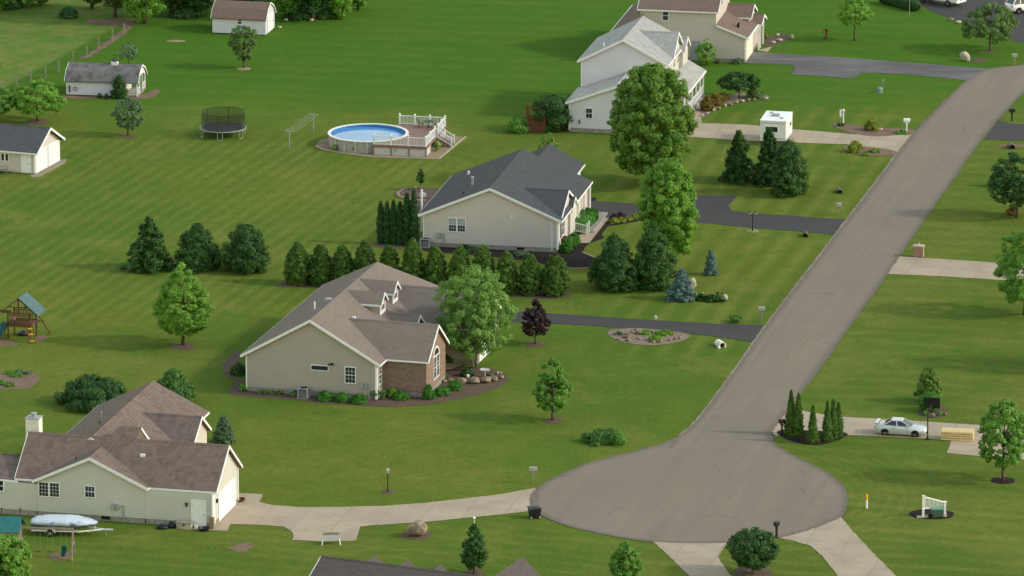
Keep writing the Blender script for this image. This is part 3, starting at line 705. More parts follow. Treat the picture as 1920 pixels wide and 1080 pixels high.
# -- streaky brown roof, cream walls, at the end of the concrete drive
o = G(402, 988)
h1 = thing('suburban_house', 'cream house with streaky brown roof and white chimney at the end of the concrete drive', 'house', o, -R(13.4))
A, Wl = M['roof_a'], M['wallsiding_a']
gable(h1, 'u', -16.6, 0.0, 0.0, 7.1, 3.12, 5.97, A, Wl, 0.32, 0.3)
gable(h1, 'v', -0.46, 5.2, -14.95, -5.75, 3.14, 5.42, A, Wl, 0.32, 0.3, sides=(True, False))
gable(h1, 'v', 3.6, 21.0, -16.0, -6.9, 3.5, 5.9, A, Wl, 0.32, 0.3)
gable(h1, 'u', -11.4, -5.3, 11.4, 16.2, 3.45, 5.25, A, M['wallsiding_c'], 0.3, 0.3, sides=(False, True))
b = MB(); roof_prism(b, 'u', -12.6, -7.5, -.31, 9.3, 3.14, 6.72, .2, 3.2, .012); rc = b.build('roof', A, h1)
b = MB(); b.prism([(-7.8, .2, 3.0), (-7.8, 8.9, 3.0), (-7.8, 8.9, 3.4), (-7.8, 4.5, 6.5), (-7.8, .2, 3.4)], (-.3, 0, 0)); b.build('wall', Wl, h1)
b = MB(); b.prism([(-7.49, 4.5, 6.73), (-7.49, 9.3, 3.15), (-7.49, 9.3, 2.9), (-7.49, 4.5, 6.48)], (.06, 0, 0)); b.build('fascia', M['white'], rc)
gable(h1, 'u', -25, -16.62, 0.0, 5.2, 2.95, 4.25, A, Wl, 0.32, 0.02, sides=(True, False))
b = MB(); b.box(-5.74, 0, -.44, .02, .45, 2.9); b.build('wall', Wl, h1); b = MB(); b.box(-25, -14.96, -.44, .02, .45, 2.75); b.build('wall', Wl, h1)
b = MB(); b.box(-5.7, -.03, -.41, .03, -.1, .5); b.build('foundation', M['concrete_wall'], h1); b = MB(); b.box(-25, -15, -.41, .03, -.1, .5); b.build('foundation', M['concrete_wall'], h1)
F0 = Face('front', -0.44); Rt = Face('right', 0.0); F = Face('front', -0.46)
window(h1, F, -14.85, -13.0, 1.72, 3.02, 3, 4, units=2, mid=False)
window(h1, F, -10.9, -9.95, 1.9, 2.95, 3, 2, mid=True)
meters(h1, F, -8.6, 1.0, 1.1)
b = MB(); F.box(b, -9.5, -8.75, -.03, .012, .14, .4); b.build('foundation_vent', M['black'], h1)
F = F0
window(h1, F, -18.6, -17.8, 1.9, 2.9, 2, 2)
door(h1, F, -1.72, -0.62, 0.12, 2.25)
lamp_fix(h1, F, -2.2, 1.75); lamp_fix(h1, Rt, .6, 1.9)
garage_door(h1, Rt, 1.3, 6.0, 0.06, 2.3)
b = MB(); F.box(b, -.09, .03, .004, .10, .25, 2.9); Rt.box(b, -.44, .11, .005, .05, .3, 2.88); Rt.box(b, 6.98, 7.1, .004, .07, .2, 3.1); b.split('corner_trim', M['white'], h1)
b = MB(); b.box(-17.5, -16.35, 4.6, 5.6, 3, 6.75); ch = b.build('chimney', M['offwhite'], h1)
b = MB(); b.box(-17.55, -16.3, 4.55, 5.65, 6.755, 6.83); b.tube((-16.92, 5.1, 6.83), (-16.92, 5.1, 7.1), .2, .2, 12); b.tube((-16.92, 5.1, 7.1), (-16.92, 5.1, 7.17), .26, .26, 12); b.build('flue_cap', M['grey'], ch)
pipe(h1, 'roof_vent_pipe', -12.0, .9, 4.2, 4.9, .06, 'darkmetal'); pipe(h1, 'roof_vent_pipe', -13.3, 12.2, 4.5, 5.5, .05, 'steel', True); pipe(h1, 'roof_vent_pipe', -12.6, 9.4, 4.9, 5.6, .05, 'darkmetal')
b = MB(); b.box(-6.9, -6.5, 2.1, 2.4, 4.9, 5.1); b.build('roof_vent', M['white'], h1)

# -- taupe house with the brick wing
o = G(706, 751)
h2 = thing('suburban_house', 'taupe house with plain brown roof, two white dormers and a brick wing', 'house', o, -R(15.0))
A, Wl = M['roof_b'], M['wallsiding_b']
ZE, ZR = 3.36, 6.98
gable(h2, 'v', 0.0, 25.0, -11.95, 0.0, ZE, ZR, A, Wl, 0.4, 0.3, sides=(True, False), hip=(0, 4.4))
gable(h2, 'u', -4.9, 4.0, 1.95, 8.15, 3.4, 5.88, A, M['brick'], 0.32, 0.26, sides=(False, True))
gable(h2, 'u', -4.8, 5.4, 13.6, 20.6, 3.4, 5.95, A, Wl, 0.35, 0.3, sides=(False, True))
gable(h2, 'u', -4.0, 0.55, 9.6, 12.6, 3.75, 5.0, A, M['wallsiding_a'], 0.25, 0.3, sides=(False, True), found=False, zf=3.0)
def dormer(root, u, v, hw, zb, ze, zr, roofm, wallm, back):
    b = MB(); b.prism([(u, v - hw, zb), (u, v + hw, zb), (u, v + hw, ze - .03), (u, v, zr - .2), (u, v - hw, ze - .03)], (back - u, 0, 0))
    d = b.build('dormer', wallm, root)
    r = MB(); roof_prism(r, 'u', back, u + .22, v - hw - .22, v + hw + .22, ze, zr, .14); rr = r.build('dormer_roof', roofm, d)
    t = MB(); trim_boards(t, 'u', back, u + .22, v - hw - .22, v + hw + .22, ze, zr, sides=(False, True), w=.2); t.build('fascia', M['white'], rr) if False else None
    t.build('dormer_fascia', M['white'], d)
    f = Face('right', u); w = MB(); f.box(w, v - .42, v + .42, .004, .06, zb + .55, ze - .15); f.box(w, v - hw, v - hw + .14, .004, .05, zb, ze); f.box(w, v + hw - .14, v + hw, .004, .05, zb, ze); f.box(w, v - hw + .14, v + hw - .14, .004, .05, zb, zb + .5)
    w.build('dormer_trim', M['white'], d)
    p = MB()
    for (q, s) in ((-.36, -.03), (.03, .36)):
        for (m, n) in ((0, .48), (.52, 1.0)): z0, z1 = zb + .62, ze - .22; f.box(p, v + q, v + s, .06, .07, z0 + (z1 - z0) * m, z0 + (z1 - z0) * n)
    p.build('pane', M['glass'], d)
dormer(h2, -2.55, 10.75, .85, 4.75, 6.05, 6.95, A, Wl, -6.6)
dormer(h2, -2.55, 14.8, .85, 4.75, 6.05, 6.95, A, Wl, -6.6)
F, Rt = Face('front', 0.0), Face('right', 0.0)
window(h2, F, -2.9, -1.85, 1.38, 2.92, 3, 4)
window(h2, F, -6.0, -4.35, 2.35, 2.86, 1, 1, fw=.06, mid=False, name='glass_block_window')
b = MB(); F.box(b, -4.15, -3.95, .004, .2, 3.02, 3.12); F.box(b, -4.35, -3.85, .1, .32, 3.0, 3.07); b.build('flood_lamp', M['black'], h2)
meters(h2, F, -1.45, 1.0, .85)
b = MB(); F.box(b, -7.6, -7.0, -.03, .014, .12, .36); b.build('foundation_vent', M['black'], h2)
window(h2, Rt, .55, 1.5, 1.2, 3.0, 2, 4)
b = MB(); Rt.box(b, -.02, .16, .004, .07, .1, 3.3); F.box(b, -.12, .03, .005, .06, .1, 3.3); F.box(b, -11.97, -11.85, .004, .06, .3, 3.2); b.split('corner_trim', M['white'], h2)
R4 = Face('right', 4.0)
window(h2, R4, 4.1, 6.0, 1.0, 3.1, 2, 3, units=2)
b = MB()
for i in range(9):
    a = math.pi * i / 8; c = math.pi * (i + 1) / 8
    if i < 8: b.prism([(4.004, 5.05 + .95 * math.cos(a), 3.16 + .75 * math.sin(a)), (4.004, 5.05 + .95 * math.cos(c), 3.16 + .75 * math.sin(c)), (4.004, 5.05 + .78 * math.cos(c), 3.16 + .6 * math.sin(c)), (4.004, 5.05 + .78 * math.cos(a), 3.16 + .6 * math.sin(a))], (.06, 0, 0))
aw = b.build('arched_window', M['white'], h2)
b = MB(); b.prism([(4.006, 5.05 + .77 * math.cos(math.pi * i / 8), 3.17 + .58 * math.sin(math.pi * i / 8)) for i in range(9)], (.03, 0, 0)); b.build('pane', M['glass'], aw)
b = MB()
for v in (8.6, 10.2, 12.4): b.box(2.0, 2.2, v, v + .2, .3, 3.3)
b.build('porch_post', M['white'], h2)
shed_roof(h2, .3, 2.5, 8.3, 13.2, 3.1, 4.0, A)
b = MB(); b.box(.05, 2.6, 8.2, 13.3, -.1, .3); b.build('porch_floor', M['concrete_wall'], h2)
door(h2, Rt, 10.3, 11.3, .32, 2.4, 'offwhite')
garage_door(h2, Face('right', 5.4), 14.4, 19.8, .05, 2.35)
pipe(h2, 'roof_vent_pipe', -7.6, 6.6, 5.8, 6.75, .07, 'white'); b = MB(); b.box(-6.9, -6.35, 7.4, 8.0, 6.3, 6.85); b.build('roof_vent', M['grey'], h2); b = MB(); b.box(-3.9, -3.6, 5.7, 5.95, 5.6, 5.85); b.build('roof_vent', M['white'], h2)

# -- charcoal roof, beige walls
o = G(1046, 474)
h3 = thing('suburban_house', 'beige house with charcoal grey roof, twin window and clipped hedge by its porch', 'house', o, -R(11.0))
A, Wl = M['roof_c'], M['wallsiding_c']
b = MB()
gable(h3, 'v', 0.0, 16.0, -13.2, 0.0, 3.22, 6.15, A, Wl, 0.4, 0.3)
gable(h3, 'v', 14.5, 21.6, -8.2, -1.75, 3.55, 5.42, A, Wl, 0.35, 0.3, sides=(False, True))
gable(h3, 'u', -5.2, -0.02, 0.9, 8.1, 3.24, 5.12, A, M['wallsiding_a'], 0.4, 0.25, sides=(False, True))
gable(h3, 'u', -3.0, 0.25, 5.2, 7.7, 3.0, 4.0, A, M['wallsiding_a'], 0.25, 0.25, sides=(False, True))
F, Rt = Face('front', 0.0), Face('right', 0.0)
window(h3, F, -10.75, -9.0, 1.58, 3.0, 3, 4, units=2, blind='grey')
w = window(h3, Rt, 1.6, 2.9, 1.15, 2.75, 2, 4)
b = MB(); Rt.box(b, 1.25, 1.57, .004, .05, 1.15, 2.75); Rt.box(b, 2.93, 3.25, .004, .05, 1.15, 2.75); b.split('shutter', M['black'], h3)
b = MB(); Rt.box(b, 1.6, 2.9, .06, .34, .72, 1.0); wb = b.build('window_box', M['rust'], h3)
b = MB(); F.box(b, -13.2, -13.08, .004, .06, .3, 3.1); F.box(b, -.12, .0, .005, .07, .3, 3.15); F.box(b, -.62, -.52, .006, .09, .2, 3.1); Rt.box(b, .0, .12, .004, .07, .3, 3.15); b.split('corner_trim', M['white'], h3)
meters(h3, F, -11.8, .9, .75)
b = MB(); F.box(b, -4.6, -4.4, .004, .06, 3.3, 3.5); b.build('wall_vent', M['white'], h3)
for a in (-9.4, -4.0): b = MB(); F.box(b, a, a + .7, -.03, .014, .12, .36); b.build('foundation_vent', M['black'], h3)
for v in (9.4, 12.6, 15.7):
    b = MB(); b.box(.16, .34, v - .09, v + .09, .2, 3.1); b.box(.1, .4, v - .15, v + .15, .2, .36); b.box(.1, .4, v - .15, v + .15, 2.95, 3.08); b.build('porch_post', M['white'], h3)
b = MB(); b.box(.02, 2.0, 8.2, 16.0, -.1, .2); b.build('porch_floor', M['concrete_wall'], h3)
b = MB()
for v in (7.0, 8.0): b.box(1.5, 1.62, v, v + .12, .1, 1.25)
b.bar((.1, 7.05, 1.3), (1.55, 7.05, 1.0), .06, .08); b.bar((.1, 7.05, .5), (1.55, 7.05, .3), .05, .06)
for i in range(8): b.box(.2 + i * .17, .24 + i * .17, 7.03, 7.07, .45 - i * .02, 1.26 - i * .035)
b.build('stair_railing', M['white'], h3)
door(h3, Rt, 8.8, 9.8, .2, 2.3, 'offwhite')
garage_door(h3, Face('right', -1.75), 16.8, 20.8, .05, 2.35)
lamp_fix(h3, Face('right', -1.75), 16.5, 2.2)
pipe(h3, 'roof_vent_pipe', -9.4, 5.3, 4.6, 5.75, .11, 'steel', True); pipe(h3, 'roof_vent_pipe', -9.6, 1.9, 4.6, 5.2, .05, 'black'); pipe(h3, 'roof_vent_pipe', -14.2, 4.2, .4, 4.6, .1, 'white')
b = MB(); b.box(-11.4, -11.2, 12.7, 12.9, 3.9, 4.5); b.build('roof_vent', M['white'], h3)

# -- white two-storey house, pale grey roof
o = G(1067, 247)
h4 = thing('suburban_house', 'white two-storey house with pale grey roof and white railed porch', 'house', o, -R(11.5))
A, Wl = M['roof_d'], M['wallsiding_d']
gable(h4, 'v', 0.0, 6.6, 0.0, 9.9, 3.2, 5.15, A, Wl, 0.32, 0.3, sides=(True, False))
gable(h4, 'v', 6.5, 17.8, 0.0, 9.0, 6.2, 8.68, A, Wl, 0.32, 0.3)
gable(h4, 'u', 4.2, 9.06, 9.4, 15.2, 6.22, 8.35, A, M['wallsiding_a'], 0.3, 0.3, sides=(False, True))
gable(h4, 'u', 5.6, 9.5, 14.0, 17.0, 6.0, 7.2, A, M['wallsiding_a'], 0.25, 0.25, sides=(False, True), found=False, zf=4.3)
shed_roof(h4, 9.02, 11.15, 6.75, 18.6, 2.95, 4.15, A)
F, Rt = Face('front', 0.0), Face('right', 9.0)
window(h4, F, 1.72, 2.5, 1.5, 2.65, 2, 2)
b = MB(); F.box(b, 1.05, 1.15, .004, .1, .9, 1.35); b.build('utility_meter', M['darkmetal'], h4)
b = MB(); F.box(b, .004, .13, .004, .06, .2, 3.0); b.box(-.06, -.004, -.02, .1, .2, 3.0); b.box(.0, .12, 6.44, 6.494, 3.4, 6.0); b.box(8.86, 8.98, 6.44, 6.494, 4.6, 6.0); b.split('corner_trim', M['white'], h4)
for v in (7.6, 10.6, 12.9, 16.4): window(h4, Face('right', 9.07 if 9.4 < v < 14.5 else 9.0), v, v + .85, 4.75, 6.0, 2, 2)
for i, v in enumerate((6.95, 9.2, 11.6, 14.0, 16.3, 18.4)): b = MB(); b.box(10.85, 11.02, v - .08, v + .08, .35, 2.9); b.build('porch_post', M['white'], h4)
b = MB(); b.box(9.03, 11.2, 6.8, 18.55, -.1, .35); b.build('porch_floor', M['concrete_wall'], h4)
b = MB()
for z in (.5, 1.25): b.box(10.9, 10.97, 7.05, 18.3, z, z + .08)
for i in range(62): b.box(10.915, 10.955, 7.1 + i * .18, 7.16 + i * .18, .58, 1.25)
b.build('porch_railing', M['white'], h4)
b = MB(); b.box(9.92, 9.96, 1.2, 5.2, .06, 2.3)
b.build('garage_door', M['white'], h4)
pipe(h4, 'roof_vent_pipe', 2.2, 7.6, 7.0, 7.9, .07, 'white')

# -- beige two-storey house at the top
o = G(1397, 118)
h5 = thing('suburban_house', 'beige two-storey house with red-brown roof beside the faded asphalt drive', 'house', o, -R(10.8))
A, Wl = M['roof_e'], M['wallsiding_e']
gable(h5, 'u', -11.6, -3.25, 0.0, 9.6, 5.62, 8.6, A, Wl, 0.3, 0.28)
b = MB(); b.prism([(-3.3, 0.004, .4), (0, .004, .4), (0, .004, 2.72), (-3.3, .004, 3.95)], (0, 10.4, 0)); b.build('wall', Wl, h5)
b = MB(); b.box(-3.2, -.03, .04, 10.3, -.1, .45); b.build('foundation', M['concrete_wall'], h5)
shed_roof(h5, -3.23, .32, -.28, 10.8, 2.86, 4.18, A)
gable(h5, 'u', -3.3, -.55, 6.6, 10.4, 3.7, 4.75, A, M['wallsiding_a'], 0.25, 0.25, sides=(False, True), found=False, zf=2.9)
gable(h5, 'u', -2.3, .55, 7.1, 10.1, 2.9, 3.65, A, M['wallsiding_a'], 0.25, 0.25, sides=(False, True), found=False, zf=2.55)
shed_roof(h5, -14.8, -11.3, -3.0, 14.0, 3.0, 5.1, A, 'u0'); b = MB(); b.box(-14.5, -11.65, -2.6, 13.6, 0, 2.85); b.build('wall', Wl, h5)
F = Face('front', 0.0)
window(h5, F, -9.2, -8.45, 4.35, 5.5, 1, 2)
door(h5, F, -6.0, -5.05, .1, 2.15, 'grey')
window(h5, Face('right', -3.25), 3.2, 4.2, 5.5, 6.8, 2, 2)
garage_door(h5, Face('right', 0.0), .7, 5.2, .05, 2.2, 'offwhite', 'offwhite')
b = MB(); F.box(b, -.1, .02, .004, .06, .3, 2.7); b.box(.003, .06, -.02, .12, .3, 2.7); b.split('corner_trim', M['offwhite'], h5)
for v in (6.4, 7.5, 9.7): b = MB(); b.box(.42, .6, v - .09, v + .09, .05, 2.75); b.build('porch_post', M['white'], h5)
b = MB(); b.prism([(-1.35, 2.3, 3.5), (-1.05, 2.3, 3.38), (-1.05, 2.3, 3.9), (-1.2, 2.3, 3.95)], (0, .45, 0)); b.build('roof_vent', M['black'], h5)

# -- dark roof cut by the foot of the photo
q0, q1 = G(603, 1042, 6.5), G(900, 1080, 6.5)
a6 = math.atan2(q1.y - q0.y, q1.x - q0.x)
h6 = thing('suburban_house', 'house with dark taupe roof cut off by the photo foot, small gables behind its ridge', 'house', (q0.x, q0.y, 0), a6)
A, Wl = M['roof_f'], M['wallsiding_c']
gable(h6, 'u', .3, 21.0, -6.5, 6.5, 3.3, 6.5, A, Wl, .4, .3)
for u in (3.2, 5.95, 8.7): gable(h6, 'v', 0.2, 2.75, u - 1.0, u + 1.0, 5.1, 6.0, A, Wl, .25, .25, found=False, zf=4.4, sides=(False, True))
gable(h6, 'v', 0.2, 5.6, 11.7, 16.9, 3.9, 6.45, A, Wl, .35, .3, sides=(False, True))
window(h6, Face('back', 5.6), 13.6, 15.0, 1.2, 2.7)

# -- sheds
def gambrel(root, u0, u1, d, ze, zb, zr, cb, roofm, wallm, oh=.12, wall_u1=None):
    m = d / 2; b = MB(); prof = [(0, ze), (cb, zb), (m, zr), (d - cb, zb), (d, ze)]
    w1 = u1 if wall_u1 is None else wall_u1
    b.prism([(u0, 0, .1), (u0, d, .1)] + [(u0, y, z - .1) for y, z in prof[::-1]], (w1 - u0, 0, 0)); b.build('wall', wallm, root)
    r = MB(); out = [(-.22, ze - .12), (cb - .05, zb + .02), (m, zr + .05), (d - cb + .05, zb + .02), (d + .22, ze - .12)]
    r.prism([(u0 - oh, y, z) for y, z in out] + [(u0 - oh, y, z - .12) for y, z in out[::-1]], (u1 - u0 + 2 * oh, 0, 0)); ro = r.build('roof', roofm, root)
    t = MB()
    for a, s in ((u0 - oh, -1), (u1 + oh, 1)):
        for (y0, z0), (y1, z1) in zip(out[:-1], out[1:]): t.prism([(a + s * .005, y0, z0 + .01), (a + s * .005, y1, z1 + .01), (a + s * .005, y1, z1 - .16), (a + s * .005, y0, z0 - .16)], (s * .04, 0, 0))
    t.build('fascia', M['white'], ro)
s1 = thing('garden_shed', 'cream barn-roofed shed with a red-brown roof at the edge of the wood', 'shed', G(498, 67), -R(12))
gambrel(s1, -6.1, 0, 4.1, 1.95, 2.8, 3.35, .75, M['roof_e'], M['wallsiding_d'])
window(s1, Face('front', 0), -3.25, -2.65, 1.15, 1.85, 1, 2)
door(s1, Face('right', 0), .9, 3.1, .12, 1.95, 'white', 'shed_door', False)
s2 = thing('garden_shed', 'white barn-roofed shed with dark roof, cupola and an open railed porch', 'shed', G(258, 183), -R(8.5))
gambrel(s2, -7.75, 0, 4.3, 1.75, 2.55, 3.1, .7, M['roof_h'], M['wallsiding_d'], wall_u1=-1.55)
b = MB(); b.prism([(-.1, 0, 1.72), (-.1, .7, 2.4), (-.1, 2.15, 3.0), (-.1, 3.6, 2.4), (-.1, 4.3, 1.72), (-.1, 3.9, 1.72), (-.1, 3.2, 2.05), (-.1, 1.1, 2.05), (-.1, .4, 1.72)], (.08, 0, 0)); b.build('porch_gable', M['white'], s2)
for y in (.06, 1.5, 2.8, 4.2): b = MB(); b.box(-.14, -.02, y - .05, y + .05, .1, 1.75 if y in (.06, 4.2) else 2.05); b.build('porch_post', M['white'], s2)
b = MB(); b.box(-1.54, 0, .02, 4.28, 0, .12); b.build('porch_floor', M['greywood'], s2)
for (p, q) in (((-1.5, .06), (-.1, .06)), ((-.08, .06), (-.08, 1.5)), ((-.08, 2.8), (-.08, 4.2))):
    b = MB(); b.bar((*p, .9), (*q, .9), .06, .07); b.bar((*p, .3), (*q, .3), .05, .06)
    n = 8
    for i in range(n): t = (i + .5) / n; x, y = p[0] + (q[0] - p[0]) * t, p[1] + (q[1] - p[1]) * t; b.box(x - .025, x + .025, y - .025, y + .025, .3, .9)
    b.build('porch_railing', M['white'], s2)
b = MB(); b.box(-3.2, -2.55, 1.83, 2.48, 2.95, 3.45); cu = b.build('cupola', M['white'], s2)
b = MB(); b.lathe([(.55, 3.455), (.3, 3.6), (.03, 3.8)], 4, (-2.87, 2.15, 0)); b.tube((-2.87, 2.15, 3.8), (-2.87, 2.15, 4.15), .025); b.bar((-3.1, 2.15, 4.05), (-2.65, 2.15, 4.05), .03, .08); b.build('cupola_roof', M['darkmetal'], cu)
b = MB(); Face('front', 0).box(b, -7.45, -7.3, .004, .1, .35, 1.1); b.build('hose_hanger', M['bark'], s2)
b = MB()
for i in range(20):
    a, c = 6.283 * i / 20, 6.283 * (i + 1) / 20; b.tube((-6.75 + .2 * math.cos(a), -.06, .75 + .2 * math.sin(a)), (-6.75 + .2 * math.cos(c), -.06, .75 + .2 * math.sin(c)), .05, .05, 6)
b.build('hose_reel', M['greywood'], s2)
door(s2, Face('right', -1.55), 1.6, 2.5, .15, 1.95, 'offwhite')
s3 = thing('detached_garage', 'cream detached garage with slate roof and two white overhead doors', 'garage', G(66, 327), -R(19.5))
gable(s3, 'u', -9.0, 0.0, 0.0, 6.3, 2.3, 4.2, M['roof_g'], M['wallsiding_c'], .35, .4, zf=.12)
F, Rt = Face('front', 0), Face('right', 0)
window(s3, F, -3.75, -2.85, 1.1, 1.95, 1, 1, units=2, mid=False)
door(s3, F, -1.42, -.5, .1, 2.0)
garage_door(s3, Rt, .35, 2.9, .05, 2.15); garage_door(s3, Rt, 3.4, 5.95, .05, 2.15)
b = MB(); F.box(b, -.1, .0, .004, .06, .1, 2.2); Rt.box(b, -.0, .1, .004, .06, .1, 2.2); b.split('corner_trim', M['white'], s3)
# ------------------------------------------------------------------ foliage
def leaf_mesh(name, V, tint, mats, extra=None):
    """V: (N,4,3) leaf quads; tint: (N,) colour position of each leaf"""
    V = np.asarray(V, dtype=np.float32); N = len(V)
    me = bpy.data.meshes.new(name)
    me.vertices.add(N * 4); me.vertices.foreach_set('co', V.reshape(-1))
    me.loops.add(N * 4); me.loops.foreach_set('vertex_index', np.arange(N * 4, dtype=np.int32))
    me.polygons.add(N); me.polygons.foreach_set('loop_start', np.arange(0, N * 4, 4, dtype=np.int32))
    a = me.attributes.new('tint', 'FLOAT', 'FACE'); a.data.foreach_set('value', np.clip(tint, 0, 1).astype(np.float32))
    for m in mats: me.materials.append(m)
    me.update(calc_edges=True)
    return me

def norm(a): return a / np.maximum(np.linalg.norm(a, axis=1, keepdims=True), 1e-6)

def diamonds(rng, C, Nn, ln, wd):
    """leaf shaped quads at C facing Nn"""
    N = len(C); r = norm(rng.normal(size=(N, 3))); a = norm(np.cross(Nn, r)); b = np.cross(Nn, a)
    l = (ln * rng.uniform(0.65, 1.3, N))[:, None]; w = (wd * rng.uniform(0.65, 1.3, N))[:, None]
    return np.stack([C - a * l, C - b * w - a * l * 0.15 + Nn * w * 0.25, C + a * l, C + b * w - a * l * 0.15 + Nn * w * 0.25], axis=1)

ENV = {
    'oval':    lambda t: np.sqrt(np.clip(1 - (2 * t - 0.92) ** 2 / 1.05, 0, 1)) ** 0.85 * (1 - 0.12 * t),
    'egg':     lambda t: np.clip(np.sin(np.pi * np.clip(t, 0, 1) ** 0.62) ** 0.75, 0, 1),
    'round':   lambda t: np.sqrt(np.clip(1 - (2 * t - 1) ** 2, 0, 1)),
    'dome':    lambda t: np.sqrt(np.clip(1 - t ** 2.2, 0, 1)) * (0.86 + 0.14 * np.clip(t * 4, 0, 1)),
    'column':  lambda t: np.clip(1 - t ** 3.2, 0, 1) ** 0.8 * (0.82 + 0.18 * np.clip(t * 3, 0, 1)),
    'bullet':  lambda t: np.clip(1 - t ** 2.0, 0, 1) ** 0.75 * (0.86 + 0.14 * np.clip(t * 4, 0, 1)),
    'arb':     lambda t: np.clip(1 - t ** 2.6, 0, 1) ** 0.62 * (0.84 + 0.16 * np.clip(t * 4, 0, 1)),
    'spire':   lambda t: np.clip(1 - t ** 1.5, 0, 1) ** 0.9,
    'vase':    lambda t: np.clip(0.25 + 1.1 * t, 0, 1) * np.sqrt(np.clip(1 - t ** 5, 0, 1)),
    'flat':    lambda t: np.sqrt(np.clip(1 - t ** 2.5, 0, 1)) * np.clip(0.72 + 0.9 * t, 0, 1),
    'cone':    lambda t: np.clip(1 - t, 0, 1) ** 0.9,
}

def crown(rng, env, z0, H, rad, n, leaf, nclump, crad, shell=0.55, up=0.35, lop=0.14, core=0, shrink=0.22):
    e = ENV[env]
    t = rng.uniform(0.02, 0.98, nclump * 5); keep = rng.uniform(0, 1, len(t)) < np.clip(e(t), 0.06, 1) ** 1.3
    t = t[keep][:nclump]; m = len(t)
    th = rng.uniform(0, 2 * np.pi, m); rr = rng.uniform(shell, 1.0, m) ** 0.8
    lobe = 1 + lop * np.sin(th * 2 + rng.uniform(0, 6)) * 0.6 + lop * np.sin(th * 3 + t * 5 + rng.uniform(0, 6)) + lop * rng.normal(size=m) * 0.7
    r = rad * np.maximum(e(t), 0.05) * rr * lobe
    crr = crad * rng.uniform(0.6, 1.35, m)
    r = np.maximum(r * 1.04 - crr * shrink, 0)
    r = np.minimum(r, np.maximum(rad * np.maximum(e(t), .05) * 1.08 - crr * 0.72, 0))
    C = np.stack([r * np.cos(th), r * np.sin(th), z0 + t * H], 1)
    ctint = rng.normal(0.5, 0.20, m)
    k = rng.choice(m, n, p=(crr ** 2) / np.sum(crr ** 2))
    d = norm(rng.normal(size=(n, 3)))
    P = C[k] + d * (crr[k] * rng.uniform(0.25, 1.0, n) ** 0.5)[:, None] * np.array([1, 1, 0.8])
    outward = norm(P - np.array([0, 0, z0 + H * 0.42])) 
    Nn = norm(d * 0.8 + outward * 0.6 + rng.normal(size=(n, 3)) * 0.45 + np.array([0, 0, up]))
    low = P[:, 2] < 0.06
    P[low, 2] = 0.06 + rng.uniform(0, 0.2, low.sum())
    V, T = diamonds(rng, P, Nn, leaf, leaf * 0.62), ctint[k] + rng.normal(0, 0.16, n)
    if core:                                           # dense inner growth of evergreens
        m = int(n * 0.45); t = rng.uniform(0, .95, m); th = rng.uniform(0, 2 * np.pi, m); r = rad * e(t) * core * rng.uniform(.8, 1.0, m)
        P = np.stack([r * np.cos(th), r * np.sin(th), np.maximum(z0 + t * H, .06)], 1)
        Nn = norm(np.stack([np.cos(th), np.sin(th), np.full(m, .3)], 1) + rng.normal(size=(m, 3)) * .5)
        V = np.concatenate([V, diamonds(rng, P, Nn, leaf * 1.3, leaf * 1.1)]); T = np.concatenate([T, rng.normal(.4, .15, m)])
    return V, T, C, crr

def conifer(rng, H, rad, n, leaf, z0=0.1, droop=0.22, tiers=13, power=0.95, ragged=0.22):
    """whorls of drooping boughs, longest at the foot"""
    Vs, T = [], []
    per = max(30, n // (tiers * 7)); core = []
    for i in range(tiers):
        t = (i + 0.5) / tiers
        z = z0 + (H - z0) * t ** 0.92
        L0 = rad * (1 - t) ** power + 0.10 * rad
        nb = int(7 + 6 * (1 - t)); off = rng.uniform(0, 6.28)
        for b in range(nb):
            th = off + 2 * np.pi * b / nb + rng.normal(0, 0.18)
            L = L0 * (1 + rng.normal(0, ragged)); L = max(0.25 * L0, min(L, 1.25 * L0))
            m = int(per * (0.35 + L / rad))
            s = rng.uniform(0.08, 1, m) ** 0.75
            side = rng.normal(0, 1, m) * (0.16 * L * (1.15 - s) + 0.05)
            zz = z + L * (0.10 * s - droop * s ** 1.6) + rng.normal(0, 0.05 + 0.05 * H / tiers, m) + (H / tiers) * (rng.uniform(-0.4, 0.35, m) + rng.normal(0, 0.3))
            P = np.stack([np.cos(th) * s * L - np.sin(th) * side, np.sin(th) * s * L + np.cos(th) * side, np.maximum(zz, 0.06)], 1)
            o = np.array([np.cos(th), np.sin(th), 0.0])
            Nn = norm(np.array([0, 0, 0.9]) + o * 0.55 + rng.normal(size=(m, 3)) * 0.5)
            Vs.append(diamonds(rng, P, Nn, leaf, leaf * 0.5)); T.append(rng.normal(0.42 + 0.18 * rng.normal(), 0.16, m) + 0.12 * s)
    m = n // 3; t = rng.uniform(0, .93, m); th = rng.uniform(0, 2 * np.pi, m); r = (rad * (1 - t) ** power) * .62 * rng.uniform(.6, 1, m)
    P = np.stack([r * np.cos(th), r * np.sin(th), np.maximum(z0 + (H - z0) * t ** .92 - .1 * r, .06)], 1)
    Vs.append(diamonds(rng, P, norm(np.stack([np.cos(th), np.sin(th), np.full(m, .6)], 1) + rng.normal(size=(m, 3)) * .5), leaf * 1.25, leaf * .9)); T.append(rng.normal(.35, .15, m))
    m = 60                                             # leader
    P = np.stack([rng.normal(0, 0.05, m), rng.normal(0, 0.05, m), H * rng.uniform(0.9, 1.03, m)], 1)
    Vs.append(diamonds(rng, P, norm(rng.normal(size=(m, 3))), leaf * 0.8, leaf * 0.35)); T.append(np.full(m, 0.6))
    return np.concatenate(Vs), np.concatenate(T)

